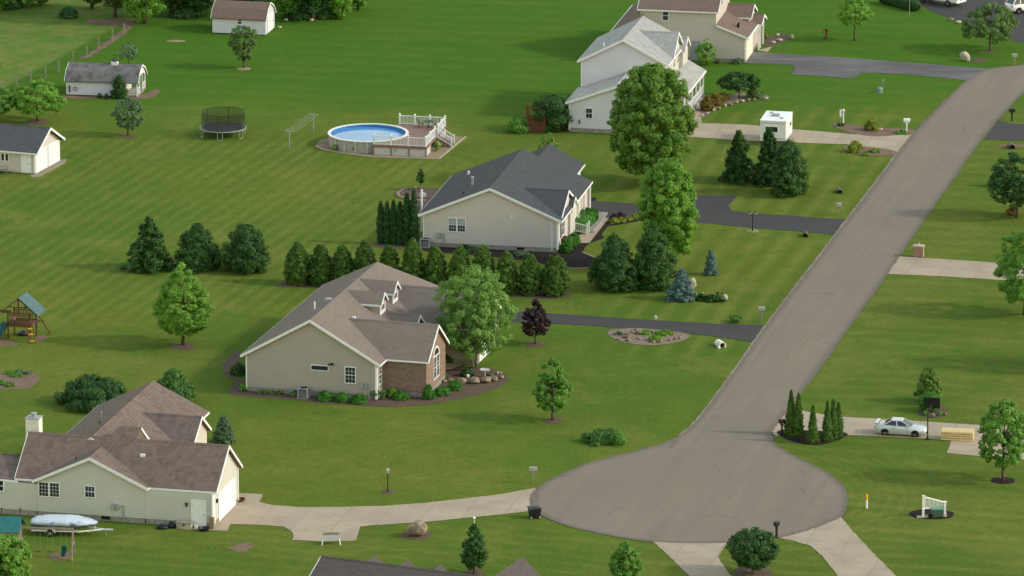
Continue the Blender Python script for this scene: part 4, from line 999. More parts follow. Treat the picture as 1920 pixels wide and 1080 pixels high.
def trunk_mesh(rng, H, r, clumps=None, limbs=6, lean=0.03, forks=1, spread=0.2):
    b = MB()
    for f in range(forks):
        ax, ay = (rng.normal(0, lean) * H, rng.normal(0, lean) * H) if forks == 1 else (math.cos(6.28 * f / forks + 0.6) * spread * H, math.sin(6.28 * f / forks + 0.6) * spread * H)
        pr = None
        for i in range(6):
            t = i / 5; q = r * (1 - 0.72 * t) * (1.25 if i == 0 else 1)
            c = (ax * t ** 1.4 + (0.18 * math.cos(f * 2.1) if forks > 1 else 0), ay * t ** 1.4 + (0.18 * math.sin(f * 2.1) if forks > 1 else 0), H * t)
            if pr: b.tube(pr[0], c, pr[1], q, 8)
            pr = (c, q)
    if clumps is not None and len(clumps):
        idx = rng.choice(len(clumps), min(limbs, len(clumps)), replace=False)
        for i in idx:
            e = clumps[i] * np.array([0.9, 0.9, 1.0]); t = rng.uniform(0.35, 0.8); s = (ax * t ** 1.4, ay * t ** 1.4, min(H * t, e[2] * 0.85))
            b.tube(s, tuple(e), r * 0.38, r * 0.12, 6)
    return b

SEED = [100]
def plant(name, label, cat, base, top, width, crown_low, kind='oval', leaf='leaf_mid', n=3600, size=0.20, group=None, trunk=True, nclump=None, crad=None, shell=0.5, lop=0.14, bark='bark', forks=1, rz=0.0, tr=None, up=0.35, limbs=6, core=0.0):
    """base, top, crown_low: survey rows; width: crown width in survey pixels. A tree is an Empty with trunk and crown."""
    SEED[0] += 1; rng = np.random.default_rng(SEED[0])
    s = S(base[1]); H = (base[1] - top) / (s * math.cos(PITCH)); rad = width / s / 2
    zl = max(0.0, (base[1] - crown_low) / (s * math.cos(PITCH)))
    c = G(*base)
    if zl < 0.15: c.y += rad * 0.9; zl = 0.0           # crowns that touch the ground: the row given is their near edge
    if zl == 0.0: H = max(0.3, H - rad * 0.9 * math.sin(PITCH) / math.cos(PITCH))
    ch = H - zl
    if trunk and limbs: n, size, nclump, crad = int(n * 2.9), size * 0.58, int(nclump * 3.4) if nclump else int((34 + 16 * ch * rad / 4) * 3), crad * 0.55 if crad else 0.17 * min(rad, ch * 0.5) + 0.14; lop *= 0.5
    nclump = nclump or int(34 + 16 * ch * rad / 4)
    crad = crad or 0.30 * min(rad, ch * 0.5) + 0.12
    V, T, C, cr = crown(rng, kind, zl, ch - crad * 0.35, rad, n, size, nclump, crad, shell, up, lop, core, 0.4 if (trunk and limbs) else 0.22)
    me = leaf_mesh('crown' if trunk else name, V, T, [M[leaf]])
    if not trunk:
        o = bpy.data.objects.new(name, me); COL.objects.link(o); o.location = c; o.rotation_euler.z = rz
        return tag(o, label, cat, group)
    t = thing(name, label, cat, c, rz, group)
    o = bpy.data.objects.new('crown', me); COL.objects.link(o); o.parent = t
    r = tr or max(0.04, 0.017 * H + 0.012 * rad)
    trunk_mesh(rng, zl + ch * 0.62, r, C, limbs, 0.02, forks).build('trunk', M[bark], t, True)
    return t

def spruce(name, label, cat, base, top, width, leaf='leaf_spruce', n=5200, size=0.20, group=None, tiers=13, droop=0.22, power=0.9, ragged=0.22):
    SEED[0] += 1; rng = np.random.default_rng(SEED[0])
    n, size = int(n * 2.6), size * 0.58
    s = S(base[1]); rad = width / s / 2; H = (base[1] - top) / (s * math.cos(PITCH)) - rad * 0.9 * math.tan(PITCH)
    c = G(*base); c.y += rad * 0.9
    V, T = conifer(rng, H, rad, n, size, 0.15, droop, tiers, power, ragged)
    t = thing(name, label, cat, c, 0, group)
    o = bpy.data.objects.new('crown', leaf_mesh('crown', V, T, [M[leaf]])); COL.objects.link(o); o.parent = t
    trunk_mesh(rng, H * 0.85, 0.022 * H, None, 0, 0.004).build('trunk', M['bark'], t, True)
    return t

# -- shade trees on the lawns
plant('maple_tree', 'tall broad maple with a bright green crown before the white two-storey house', 'tree', (1222, 348), 114, 170, 322, 'oval', 'leaf_maple', 19000, 0.23, lop=0.10, nclump=170, crad=0.85, shell=0.45, core=0.55)
plant('maple_tree', 'tall narrow maple behind the two dark spruces beside the asphalt drive', 'tree', (1252, 505), 292, 122, 484, 'oval', 'leaf_bright', 13000, 0.21, lop=0.14, nclump=120, crad=0.75, shell=0.45, core=0.55)
plant('maple_tree', 'round-headed young maple on open lawn left of the brown-roofed house', 'tree', (343, 648), 492, 113, 626, 'egg', 'leaf_bright', 6500, 0.18, lop=0.08, nclump=110, crad=0.55, shell=0.5)
plant('young_tree', 'slender young tree in a mulch ring beside the turning circle lawn', 'tree', (1036, 789), 661, 74, 772, 'egg', 'leaf_mid', 3200, 0.17, lop=0.28, nclump=46, crad=0.42, limbs=8)
plant('birch_tree', 'pale green multi-stemmed birch over the stone-edged bed by the brick wing', 'tree', (889, 690), 494, 160, 660, 'oval', 'leaf_light', 9500, 0.19, lop=0.2, nclump=120, crad=0.75, bark='palebark', forks=4, tr=0.07, shell=0.3)
plant('plum_tree', 'small purple-leaved plum tree in a mulch ring beside the dark drive', 'tree', (1004, 646), 559, 56, 630, 'egg', 'leaf_purple', 3000, 0.15, lop=0.18, nclump=50, crad=0.35)
plant('fruit_tree', 'vase-shaped fruit tree on open grass below the brown-roofed shed', 'tree', (457, 128), 49, 66, 118, 'vase', 'leaf_olive', 2600, 0.17, lop=0.25, nclump=40, crad=0.42)
plant('fruit_tree', 'thin sparse sapling behind the shed with the open porch', 'tree', (241, 124), 81, 44, 112, 'round', 'leaf_grey', 420, 0.16, lop=0.3, nclump=22, crad=0.35)
plant('fruit_tree', 'wide low fruit tree with spreading limbs above the grey-roofed garage', 'tree', (70, 228), 151, 106, 208, 'flat', 'leaf_bright', 3600, 0.18, lop=0.25, nclump=48, crad=0.55, limbs=10)
plant('fruit_tree', 'leafy fruit tree cut by the photo edge beside the spreading fruit tree', 'tree', (-12, 226), 162, 96, 212, 'round', 'leaf_mid', 2600, 0.18, lop=0.2, nclump=40, crad=0.5)
plant('fruit_tree', 'small round grey-green tree in a mulch ring near the trampoline', 'tree', (240, 255), 180, 62, 243, 'round', 'leaf_grey', 2400, 0.15, lop=0.22, nclump=44, crad=0.4)
plant('maple_tree', 'spreading olive-green tree on the corner lawn by the dark street', 'tree', (1856, 96), 6, 116, 74, 'flat', 'leaf_olive', 3400, 0.20, lop=0.3, nclump=58, crad=0.6, limbs=12)
plant('young_tree', 'young lollipop-shaped tree on the top lawn near the rusty lawn ornament', 'tree', (1602, 76), -2, 66, 50, 'round', 'leaf_bright', 2400, 0.17, lop=0.2, nclump=40, crad=0.42)
plant('young_tree', 'bright light-green sapling against the wall of the beige two-storey house', 'tree', (1324, 122), 68, 44, 116, 'egg', 'leaf_bright', 900, 0.17, lop=0.25, nclump=26, crad=0.33)
plant('young_tree', 'small light-green sapling between the charcoal-roofed house and the white house', 'tree', (1027, 296), 246, 38, 290, 'egg', 'leaf_light', 900, 0.15, lop=0.25, nclump=26, crad=0.3)
plant('young_tree', 'tiny dark sapling in the stone-edged bed behind the charcoal-roofed house', 'tree', (789, 356), 315, 18, 343, 'egg', 'leaf_dark', 420, 0.13, lop=0.25, nclump=16, crad=0.2, limbs=3)
plant('pine_tree', 'yellow-green soft pine behind the round shrub and basketball hoop', 'tree', (1741, 754), 674, 54, 744, 'spire', 'leaf_pine', 1700, 0.17, lop=0.25, nclump=50, crad=0.42, up=0.6)
plant('young_tree', 'twin-topped dark green tree in a dark mulch ring by the lumber drive', 'tree', (1880, 902), 745, 104, 872, 'oval', 'leaf_mid', 4600, 0.19, lop=0.26, nclump=62, crad=0.55)
plant('shade_tree', 'dark broad tree at the right lawn edge above the concrete drive', 'tree', (1906, 408), 284, 108, 388, 'oval', 'leaf_dark', 4200, 0.20, lop=0.26, nclump=60, crad=0.65)
plant('shade_tree', 'dark green tree overhanging the short concrete drive with the brick mailbox', 'tree', (1922, 590), 418, 124, 566, 'oval', 'leaf_mid', 5200, 0.20, lop=0.28, nclump=64, crad=0.7)
plant('shade_tree', 'lawn tree just past the dark tree on the short concrete drive', 'tree', (2030, 690), 510, 130, 660, 'oval', 'leaf_mid', 3000, 0.24, lop=0.28, nclump=50, crad=0.8)
plant('pear_tree', 'narrow upright young tree on the lawn between boulder and dark roof', 'tree', (889, 1076), 978, 50, 1066, 'egg', 'leaf_dark', 2800, 0.15, lop=0.14, nclump=56, crad=0.34)
plant('pear_tree', 'bushy small tree at the photo foot below the turning circle', 'tree', (1172, 1098), 1010, 62, 1086, 'egg', 'leaf_mid', 3000, 0.16, lop=0.2, nclump=56, crad=0.4)
plant('crab_apple_tree', 'dense round dark tree between the two concrete drives', 'tree', (1411, 1078), 989, 100, 1064, 'round', 'leaf_dark', 5200, 0.15, lop=0.07, nclump=110, crad=0.48)
plant('lilac_tree', 'bright green bushy tree covering the corner beside the swing set', 'tree', (12, 1120), 996, 104, 1110, 'oval', 'leaf_bright', 4200, 0.21, lop=0.2, nclump=56, crad=0.6)
plant('japanese_maple', 'dark umbrella-shaped ornamental tree with a flat crown on the corner bed', 'tree', (1386, 184), 136, 84, 166, 'flat', 'leaf_dark', 2800, 0.15, lop=0.1, nclump=60, crad=0.42, limbs=8)

# -- spruces
def bushy(name, label, cat, base, top, width, group, kind='bullet', lop=0.2):
    return plant(name, label, cat, base, top, width * 1.1, base[1], kind, 'leaf_spruce', 15000, 0.085, group, True, 170, 0.38, 0.6, lop, limbs=0, up=0.45, core=0.72, tr=0.12)
g = 'spruces in a row on the back lawn'
spruce('spruce_tree', 'tiered pointed spruce, the slimmest of the three on the back lawn', 'tree', (279, 514), 410, 84, n=6500, group=g, ragged=0.3, power=0.8)
bushy('spruce_tree', 'middle spruce of the three on the back lawn, behind the round maple', 'tree', (369, 514), 413, 84, g)
bushy('spruce_tree', 'broadest bushy spruce of the three, beside the row of arborvitae', 'tree', (459, 518), 416, 84, g, 'arb', .14)
g = 'dark spruces on the front lawn of the charcoal-roofed house'
bushy('spruce_tree', 'dark shaggy spruce nearest the end of the arborvitae row', 'tree', (1152, 553), 434, 90, g)
bushy('spruce_tree', 'tallest dark spruce in front of the narrow maple', 'tree', (1226, 550), 412, 86, g)
g = 'dark spruces before the white camper'
spruce('spruce_tree', 'separate dark spruce beside the two spruces hiding the camper', 'tree', (1386, 345), 246, 60, n=5200, group=g, power=0.75)
spruce('spruce_tree', 'slim pointed spruce directly in front of the white camper', 'tree', (1442, 352), 242, 56, n=5200, group=g, power=0.75)
bushy('spruce_tree', 'wide bushy dark spruce in front of the camper corner nearest the road', 'tree', (1479, 373), 260, 70, g, 'arb', .16)
spruce('blue_spruce', 'small blue spruce beside a tan boulder on the front lawn', 'tree', (1278, 568), 505, 54, 'leaf_blue', 4200, 0.16, tiers=10, power=0.85, ragged=0.12)
spruce('blue_spruce', 'very small slim blue spruce alone on the striped lawn', 'tree', (1333, 518), 471, 24, 'leaf_blue', 1500, 0.12, tiers=9, power=0.5)
spruce('blue_spruce', 'rounded blue-green conifer against the brown-roofed house gable', 'tree', (419, 834), 781, 40, 'leaf_grey', 2600, 0.13, tiers=9, power=0.5, ragged=0.1)

# -- rows of arborvitae
row = [(558, 538, 452, 44), (601, 539, 455, 40), (642, 541, 457, 40), (684, 543, 449, 40), (730, 545, 455, 38), (774, 547, 445, 40), (817, 549, 458, 38),
       (863, 551, 458, 42), (906, 553, 458, 42), (950, 555, 470, 38), (994, 557, 472, 40), (1041, 559, 474, 48)]
where = ['first and widest arborvitae at the field end of the long row', 'arborvitae second from the field end of the long row', 'third arborvitae of the long row, above the eave of the brown roof',
         'arborvitae rising right behind the brown roof slope', 'arborvitae behind the peak of the brown roof', 'arborvitae in front of the air conditioner of the charcoal-roofed house',
         'arborvitae in front of the twin window of the charcoal-roofed house', 'arborvitae just before the birch crown, above the brown roof', 'arborvitae partly hidden by the top of the pale birch',
         'arborvitae right beside the pale birch crown', 'next to last arborvitae of the long row towards the road', 'last arborvitae of the long row, nearest the dark spruces']
for (x, y, t, w), lb in zip(row, where):
    plant('arborvitae', lb, 'shrub', (x, y), t, w * 1.2, y, 'arb', 'leaf_arbor', 9000, 0.085, 'arborvitae in the long row between the houses', True, 150, 0.24, 0.7, 0.04, limbs=0, up=0.5, core=0.82)
cols = [(714, 458, 374, 15, 'first of the six tall thin arborvitae, farthest from the house'), (726, 459, 376, 15, 'second of the six tall thin arborvitae beside the grey-roofed house'),
        (738, 460, 371, 15, 'third of the six tall thin arborvitae, slightly pointed'), (750, 461, 374, 15, 'fourth of the six tall thin arborvitae, flat-topped'),
        (763, 462, 357, 18, 'tallest of the six thin arborvitae'), (776, 463, 353, 16, 'thin arborvitae touching the corner of the charcoal roof')]
for x, y, t, w, lb in cols:
    plant('columnar_arborvitae', lb, 'shrub', (x, y), t, w * 1.15, y, 'column', 'leaf_arbor_dark', 4200, 0.08, 'tall thin arborvitae beside the charcoal-roofed house', True, 70, 0.20, 0.6, 0.05, limbs=0, up=0.6, core=0.82)
thin = [(1483, 818, 726, 17, 'pointed arborvitae nearest the road, beside the dark mailbox'), (1497, 820, 732, 16, 'pointed arborvitae second from the road, as tall as its neighbour'), (1524, 833, 756, 15, 'shortest arborvitae, standing alone in the middle of the bed'),
        (1551, 829, 747, 14, 'slim arborvitae on the road side of the clump of three'), (1562, 824, 744, 13, 'thin arborvitae in the middle of the clump of three'), (1572, 820, 750, 15, 'arborvitae at the car end of the bed')]
for x, y, t, w, lb in thin:
    plant('columnar_arborvitae', lb, 'shrub', (x, y), t, w * 1.5, y, 'spire', 'leaf_arbor', 3600, 0.075, 'pointed arborvitae at the mouth of the car drive', True, 60, 0.19, 0.6, 0.05, limbs=0, up=0.6, core=0.82)

# -- shrubs (one mesh each)
def shrub(label, x, y, top, w, leaf='leaf_shrub', n=1300, size=0.13, kind='dome', group=None, name='shrub', nclump=36, crad=None, lop=0.1, shell=0.5, rz=0.0):
    if n > 1000: n, size = int(n * 2.2), size * 0.66
    return plant(name, label, 'shrub', (x, y), top, w, y, kind, leaf, n, size, group, False, nclump, crad, shell, lop, rz=rz, core=0.7 if n > 600 and leaf != 'leaf_grey' else 0.0)
g = 'clipped round boxwoods in the brown mulch bed'
for x, y, t, w, lb in [(610, 754, 733, 34, 'clipped boxwood nearest the air conditioner'), (641, 756, 736, 28, 'smallest clipped boxwood, in the middle of three under the window'), (673, 759, 738, 32, 'clipped boxwood below the electric meter'),
                       (752, 752, 733, 32, 'clipped boxwood against the brick wall'), (829, 744, 724, 30, 'clipped boxwood just past the brick corner'), (852, 734, 714, 30, 'clipped boxwood beside the boulder row')]:
    shrub(lb, x, y, t, w, 'leaf_box', 1900, 0.085, 'dome', g, 'boxwood', 60, 0.17, 0.03, 0.8)
shrub('small clipped cone evergreen at the brick corner', 804, 751, 719, 24, 'leaf_box', 1500, 0.085, 'bullet', None, 'cone_evergreen', 60, 0.15, 0.03, 0.75)
g = 'clipped shrubs along the porch of the charcoal-roofed house'
for x, y, t, w, lb in [(1062, 475, 447, 27, 'clipped round shrub at the front corner of the charcoal-roofed house'), (1069, 467, 441, 26, 'clipped shrub second from the corner by the window box'), (1076, 461, 436, 24, 'clipped shrub beside the porch steps')]:
    shrub(lb, x, y, t, w, 'leaf_box', 1700, 0.09, 'dome', g, 'boxwood', 60, 0.18, 0.03, 0.8)
def hedge(label, p0, p1, w, h, leaf, n, name='hedge'):
    SEED[0] += 1; rng = np.random.default_rng(SEED[0]); a, b = G(*p0), G(*p1); m = (a + b) / 2; L = (b - a).length
    P = rng.uniform(-1, 1, (n, 3)); s = norm(P) if False else P / np.maximum(np.max(np.abs(P), axis=1, keepdims=True), 1e-6)
    s = s * rng.uniform(0.86, 1.03, (n, 1)); q = np.sign(s) * np.abs(s)
    rr = np.maximum(1.0, np.sqrt(np.sum(np.abs(q) ** 4, 1)) ** 0.5); q = q / rr[:, None]
    C = q * np.array([L / 2, w / 2, h / 2]) + np.array([0, 0, h / 2 + 0.05]); C += rng.normal(0, 0.04, C.shape)
    C[:, 2] = np.maximum(C[:, 2], 0.06)
    V = diamonds(rng, C, norm(q + rng.normal(size=(n, 3)) * 0.5 + np.array([0, 0, 0.2])), 0.10, 0.065)
    o = bpy.data.objects.new(name, leaf_mesh(name, V, rng.normal(0.5, 0.25, n), [M[leaf]])); COL.objects.link(o)
    o.location = m; o.rotation_euler.z = math.atan2(b.y - a.y, b.x - a.x)
    return tag(o, label, 'hedge')
hedge('long clipped bright green hedge along the porch of the charcoal-roofed house', (1082, 436), (1108, 410), 1.9, 1.15, 'leaf_box', 6000)
hedge('dark clipped hedge row along the top lawn beside the parked pickup', (1652, 4), (1722, 22), 1.3, 1.1, 'leaf_arbor_dark', 5000)
g = 'golden shrubs at the end of the porch walk'
for x, y, t, w, lb in [(1151, 420, 408, 20, 'golden-green shrub touching the end of the walk'), (1165, 418, 407, 18, 'golden shrub second from the walk'), (1179, 415, 405, 16, 'golden shrub next to the maple crown'), (1191, 412, 402, 16, 'golden shrub under the edge of the maple')]:
    shrub(lb, x, y, t, w, 'leaf_gold', 700, 0.10, 'dome', g, 'shrub', 30, 0.16, 0.05, 0.7)
shrub('dark reddish shrub at the edge of the asphalt behind the golden shrubs', 1164, 409, 398, 16, 'leaf_purple', 500, 0.1)
shrub('second dark reddish shrub beside the asphalt drive', 1152, 411, 401, 14, 'leaf_purple', 500, 0.1)
g = 'bronze shrubs by the white porch'
for x, y, t, w, lb in [(1327, 210, 178, 28, 'bronze-orange shrub closest to the white porch steps'), (1343, 200, 174, 30, 'larger bronze-gold shrub behind the one by the steps'), (1357, 191, 173, 22, 'bronze shrub towards the umbrella-shaped tree')]:
    shrub(lb, x, y, t, w, 'leaf_bronze', 1100, 0.11, 'dome', g, 'shrub', 40, 0.2, 0.06, 0.7)
shrub('low dark green shrub beside the umbrella-shaped tree', 1416, 188, 168, 42, 'leaf_olive', 1200, 0.12)
shrub('big dark ivy-like bush at the corner of the white house', 1036, 252, 174, 76, 'leaf_dark', 4200, 0.17, 'round', None, 'bush', 70, 0.6, 0.12)
shrub('light green bush beside the rust-red playhouse wall', 972, 252, 214, 44, 'leaf_mid', 1900, 0.14, 'dome', None, 'bush', 50)
shrub('yellow-green round shrub in the bare bed beside the white mailbox', 1636, 247, 222, 30, 'leaf_gold', 1100, 0.11, 'dome', None, 'shrub', 46, 0.2)
shrub('yellow-green rounded shrub across the concrete drive from the white mailbox', 1604, 288, 263, 30, 'leaf_gold', 1100, 0.11, 'dome', None, 'shrub', 46, 0.2)
shrub('low green mat at the foot of the white mailbox', 1689, 253, 245, 26, 'leaf_mid', 500, 0.09, 'dome', None, 'ground_cover_plant', 24, 0.12)
shrub('small green tuft at the foot of the white lamp post', 1576, 238, 229, 16, 'leaf_dark', 320, 0.09, 'dome', None, 'plant', 14, 0.14)
shrub('low green spreading plant behind the yellow marker stone', 1640, 288, 279, 24, 'leaf_lime', 500, 0.09, 'dome', None, 'ground_cover_plant', 24, 0.12)
shrub('low green plant at the front edge of the bare bed', 1622, 293, 288, 14, 'leaf_lime', 260, 0.08, 'dome', None, 'ground_cover_plant', 14, 0.1)
shrub('round clipped bush in front of the yellow-green pine', 1745, 776, 735, 42, 'leaf_box', 2200, 0.11, 'round', None, 'bush', 70, 0.3, 0.04, 0.7)
g = 'pale tufts in the small mulch bed'
shrub('pale tuft on the road side of the small mulch bed', 1736, 780, 770, 14, 'leaf_light', 260, 0.09, 'dome', g, 'plant', 12, 0.12)
shrub('pale tuft on the house side of the small mulch bed', 1765, 780, 771, 14, 'leaf_light', 260, 0.09, 'dome', g, 'plant', 12, 0.12)
shrub('wide dark bush on the lawn behind the streaky-roofed house', 172, 776, 708, 146, 'leaf_dark', 6000, 0.17, 'dome', None, 'bush', 90, 0.6, 0.18)
shrub('dark bush behind the peak of the streaky brown roof', 326, 762, 694, 76, 'leaf_shrub', 3200, 0.16, 'dome', None, 'bush', 60, 0.45, 0.16)
shrub('loose leafy bush on the lawn beside the turning circle', 1130, 838, 808, 84, 'leaf_shrub', 2600, 0.14, 'dome', None, 'bush', 60, 0.34, 0.25)
shrub('taller leafy shoot at the end of the loose bush', 1158, 837, 808, 32, 'leaf_mid', 700, 0.13, 'round', None, 'bush', 24, 0.3, 0.2)
shrub('upright evergreen shrub against the white shed with the porch', 223, 187, 141, 34, 'leaf_dark', 1900, 0.14, 'bullet', None, 'shrub', 50, 0.36, 0.2)
g = 'small dark shrubs along the shed wall'
shrub('small dark shrub against the middle of the white shed wall', 187, 185, 172, 9, 'leaf_dark', 300, 0.1, 'bullet', g, 'shrub', 14, 0.14)
shrub('small dark shrub between its twin and the tall evergreen of the shed', 199, 186, 174, 9, 'leaf_dark', 300, 0.1, 'bullet', g, 'shrub', 14, 0.14)
shrub('rounded dark shrub at the far corner of the taupe house', 447, 706, 682, 32, 'leaf_dark', 1200, 0.12)
shrub('light leafy plant at the corner of the taupe house', 456, 735, 718, 18, 'leaf_mid', 450, 0.1, 'dome', None, 'plant', 20, 0.16)
g = 'low hostas along the taupe wall'
for x, y, lb in [(492, 740, 'low pale hosta nearest the wall corner'), (508, 740, 'low pale hosta second along the wall'), (524, 741, 'low pale hosta third along the wall'), (550, 744, 'low hosta beside the air conditioner')]:
    shrub(lb, x, y, y - 9, 15, 'leaf_light', 260, 0.09, 'dome', g, 'hosta', 12, 0.13)
shrub('tall wispy grass clump beside the brick wall', 702, 752, 728, 18, 'leaf_grey', 420, 0.11, 'vase', None, 'ornamental_grass', 20, 0.2)
shrub('smaller wispy grass clump at the foot of the brick wall', 717, 751, 731, 12, 'leaf_olive', 300, 0.11, 'vase', None, 'ornamental_grass', 14, 0.16)
shrub('pale leafy hosta between grass clump and boxwood', 735, 747, 728, 26, 'leaf_lime', 500, 0.11, 'dome', None, 'hosta', 22, 0.2)
shrub('dark shrub below the porch of the brick wing', 838, 682, 660, 30, 'leaf_dark', 1000, 0.12)
shrub('dark green mounded shrub under the birch', 876, 708, 690, 26, 'leaf_dark', 900, 0.11)
shrub('small leafy shrub at the brick wall in the stone bed', 832, 712, 698, 16, 'leaf_shrub', 360, 0.1, 'dome', None, 'plant', 18, 0.15)
shrub('low blue-green plant beside the birdbath', 918, 708, 700, 16, 'leaf_grey', 320, 0.09, 'dome', None, 'plant', 14, 0.13)
g = 'lime green mats in the stone bed by the drive'
for x, y, t, w, lb in [(1212, 629, 620, 26, 'lime green mat on the drive side of the stone bed'), (1247, 631, 620, 34, 'lime green mat behind the thin lamp post'), (1230, 643, 629, 32, 'round lime green mat at the front of the stone bed')]:
    shrub(lb, x, y, t, w, 'leaf_lime', 900, 0.08, 'dome', g, 'ground_cover_plant', 40, 0.14, 0.05, 0.7)
shrub('grey-green tuft in the stone bed', 1161, 630, 622, 18, 'leaf_grey', 320, 0.09, 'dome', None, 'plant', 14, 0.13)
g = 'weedy perennials beside the blue spruce'
for x, y, t, w, lb in [(1315, 566, 550, 22, 'leafy perennial touching the blue spruce'), (1334, 568, 551, 24, 'leafy perennial in the middle of the strip'), (1350, 568, 546, 22, 'leafy perennial beside the small pale rock')]:
    shrub(lb, x, y, t, w, 'leaf_dark', 600, 0.11, 'dome', g, 'plant', 24, 0.17, 0.2)
shrub('weedy clump in the grass near the grey mailbox', 1380, 608, 590, 30, 'leaf_shrub', 280, 0.12, 'vase', None, 'plant', 18, 0.2)
g = 'young plants in the pool gravel'
for x, y, t, w, lb in [(627, 283, 272, 10, 'smallest plant against the pool wall'), (665, 287, 271, 12, 'bright plant against the middle of the pool wall'), (742, 292, 273, 16, 'taller plant before the deck skirting'), (819, 285, 264, 16, 'plant beside the deck stairs')]:
    shrub(lb, x, y, t, w, 'leaf_bright', 420, 0.11, 'vase', g, 'plant', 18, 0.17)
g = 'plants in the vegetable garden'
for x, y, t, w, lf, lb in [(16, 703, 696, 16, 'leaf_lime', 'pale lettuce clump at the back of the vegetable garden'), (34, 703, 694, 18, 'leaf_grey', 'blue-green cabbage at the back of the vegetable garden'), (50, 703, 695, 18, 'leaf_grey', 'blue-green cabbage at the lawn end of the vegetable garden'),
                          (30, 708, 702, 30, 'leaf_mid', 'low green row across the vegetable garden'), (17, 726, 716, 20, 'leaf_lime', 'bright lettuce patch at the front of the vegetable garden'), (2, 722, 711, 16, 'leaf_mid', 'green clump at the photo edge of the vegetable garden')]:
    shrub(lb, x, y, t, w, lf, 420, 0.09, 'dome', g, 'vegetable_plant', 22, 0.14)
g = 'blue-green hostas along the beige wall'
shrub('blue-green hosta at the corner of the beige two-storey house', 1384, 121, 109, 20, 'leaf_grey', 420, 0.12, 'dome', g, 'hosta', 18, 0.2)
shrub('smaller blue-green hosta along the beige two-storey wall', 1346, 120, 112, 14, 'leaf_grey', 260, 0.11, 'dome', g, 'hosta', 12, 0.15)
shrub('dark purple shrub between the white house and the beige house', 1288, 112, 96, 12, 'leaf_purple', 420, 0.11)
shrub('golden shrub at the porch of the beige two-storey house', 1436, 73, 62, 9, 'leaf_gold', 320, 0.1)
shrub('dark plant bed shrub in front of the charcoal-roofed house wall', 875, 474, 462, 40, 'leaf_dark', 500, 0.11, 'dome', None, 'shrub', 26, 0.18)
shrub('grey-green low shrub at the foundation vent of the charcoal-roofed house', 977, 482, 470, 30, 'leaf_grey', 420, 0.11, 'dome', None, 'shrub', 22, 0.18)
shrub('low bush below the dark shade tree on the right lawn', 1897, 405, 388, 24, 'leaf_bronze', 500, 0.12)
shrub('round dark bush on the right lawn beside the dark shade tree', 1866, 352, 322, 22, 'leaf_dark', 900, 0.14)

# -- the wood behind the upper lots
wood = [(-30, 24, -120, 110, 20, 'leaf_mid', 'leafy tree at the far corner of the wood'), (60, 10, -110, 90, 4, 'leaf_mid', 'bushy tree behind the pasture'), (172, 16, -110, 60, 6, 'leaf_olive', 'thin-trunked tree behind the pasture'),
        (216, 32, -130, 64, 14, 'leaf_olive', 'bare-trunked tree at the end of the wire fence'), (272, 44, -130, 92, 36, 'leaf_bright', 'bright green low-branched tree beside the wire fence'), (322, 28, -150, 96, 20, 'leaf_dark', 'dark tree behind the brown-roofed shed roof'),
        (372, 26, -150, 96, 18, 'leaf_dark', 'dark tree left of the brown-roofed shed roof'), (440, 10, -150, 110, 4, 'leaf_dark', 'dark tree directly above the brown shed roof'), (540, 34, -140, 84, 26, 'leaf_mid', 'green tree just right of the brown-roofed shed'),
        (587, 38, -140, 80, 20, 'leaf_dark', 'dark-trunked tree at the edge of the wood'), (634, 34, -120, 66, 28, 'leaf_bright', 'bright low tree at the edge of the wood'), (672, 18, -120, 54, 10, 'leaf_mid', 'last small tree at the open end of the wood')]
for x, y, t, w, lo, lf, lb in wood:
    plant('woodland_tree', lb, 'tree', (x, y), t, w, lo, 'oval', lf, 4200, 0.27, 'trees of the wood along the top', True, 60, 0.95, 0.4, 0.2)
for x, y, t, w, lf, lb in [(130, 36, 14, 40, 'leaf_dark', 'dark bush standing in the rough pasture'), (15, 20, -6, 50, 'leaf_dark', 'dark bush at the far pasture corner'), (350, 36, 10, 70, 'leaf_dark', 'dark undergrowth bush at the foot of the dark wood'),
                          (560, 40, 14, 60, 'leaf_dark', 'dark undergrowth bush right of the brown-roofed shed'), (610, 36, 14, 50, 'leaf_shrub', 'green undergrowth bush by the dark trunk'), (470, 16, -6, 110, 'leaf_dark', 'dark undergrowth behind the brown shed roof')]:
    shrub(lb, x, y, t, w, lf, 1500, 0.2, 'dome', None, 'bush', 40, 0.5, 0.2)
# ------------------------------------------------------------------ vehicles
M['carpaint'] = plain('silver_car_paint', (0.55, 0.57, 0.58), 0.28, 0.04, 1, 0.25, 0.6)
M['whitepaint'] = plain('white_car_paint', (0.78, 0.78, 0.78), 0.3, 0.03, 1, 0, 0.6)
M['carglass'] = plain('car_glass', (0.02, 0.024, 0.028), 0.06, 0.2, 1, 0, 0.7)
M['lampglass'] = plain('clear_lamp', (0.6, 0.6, 0.58), 0.15, 0.05, 1, 0, 0.6)

def body_loft(st, name, mat, parent, bevel=0.05):
    """st: (x, half width, z low, z belt, z top, top half width) stations"""
    rings = []
    for x, w, zl, zb, zt, wt in st:
        rings.append([(x, -w * .92, zl), (x, -w, zl + .12), (x, -w, zb - .06), (x, -w * .965, zb), (x, -wt, zt), (x, 0, zt + .025), (x, wt, zt), (x, w * .965, zb), (x, w, zb - .06), (x, w, zl + .12), (x, w * .92, zl)])
    return MB().rings(rings).build(name, mat, parent, True)

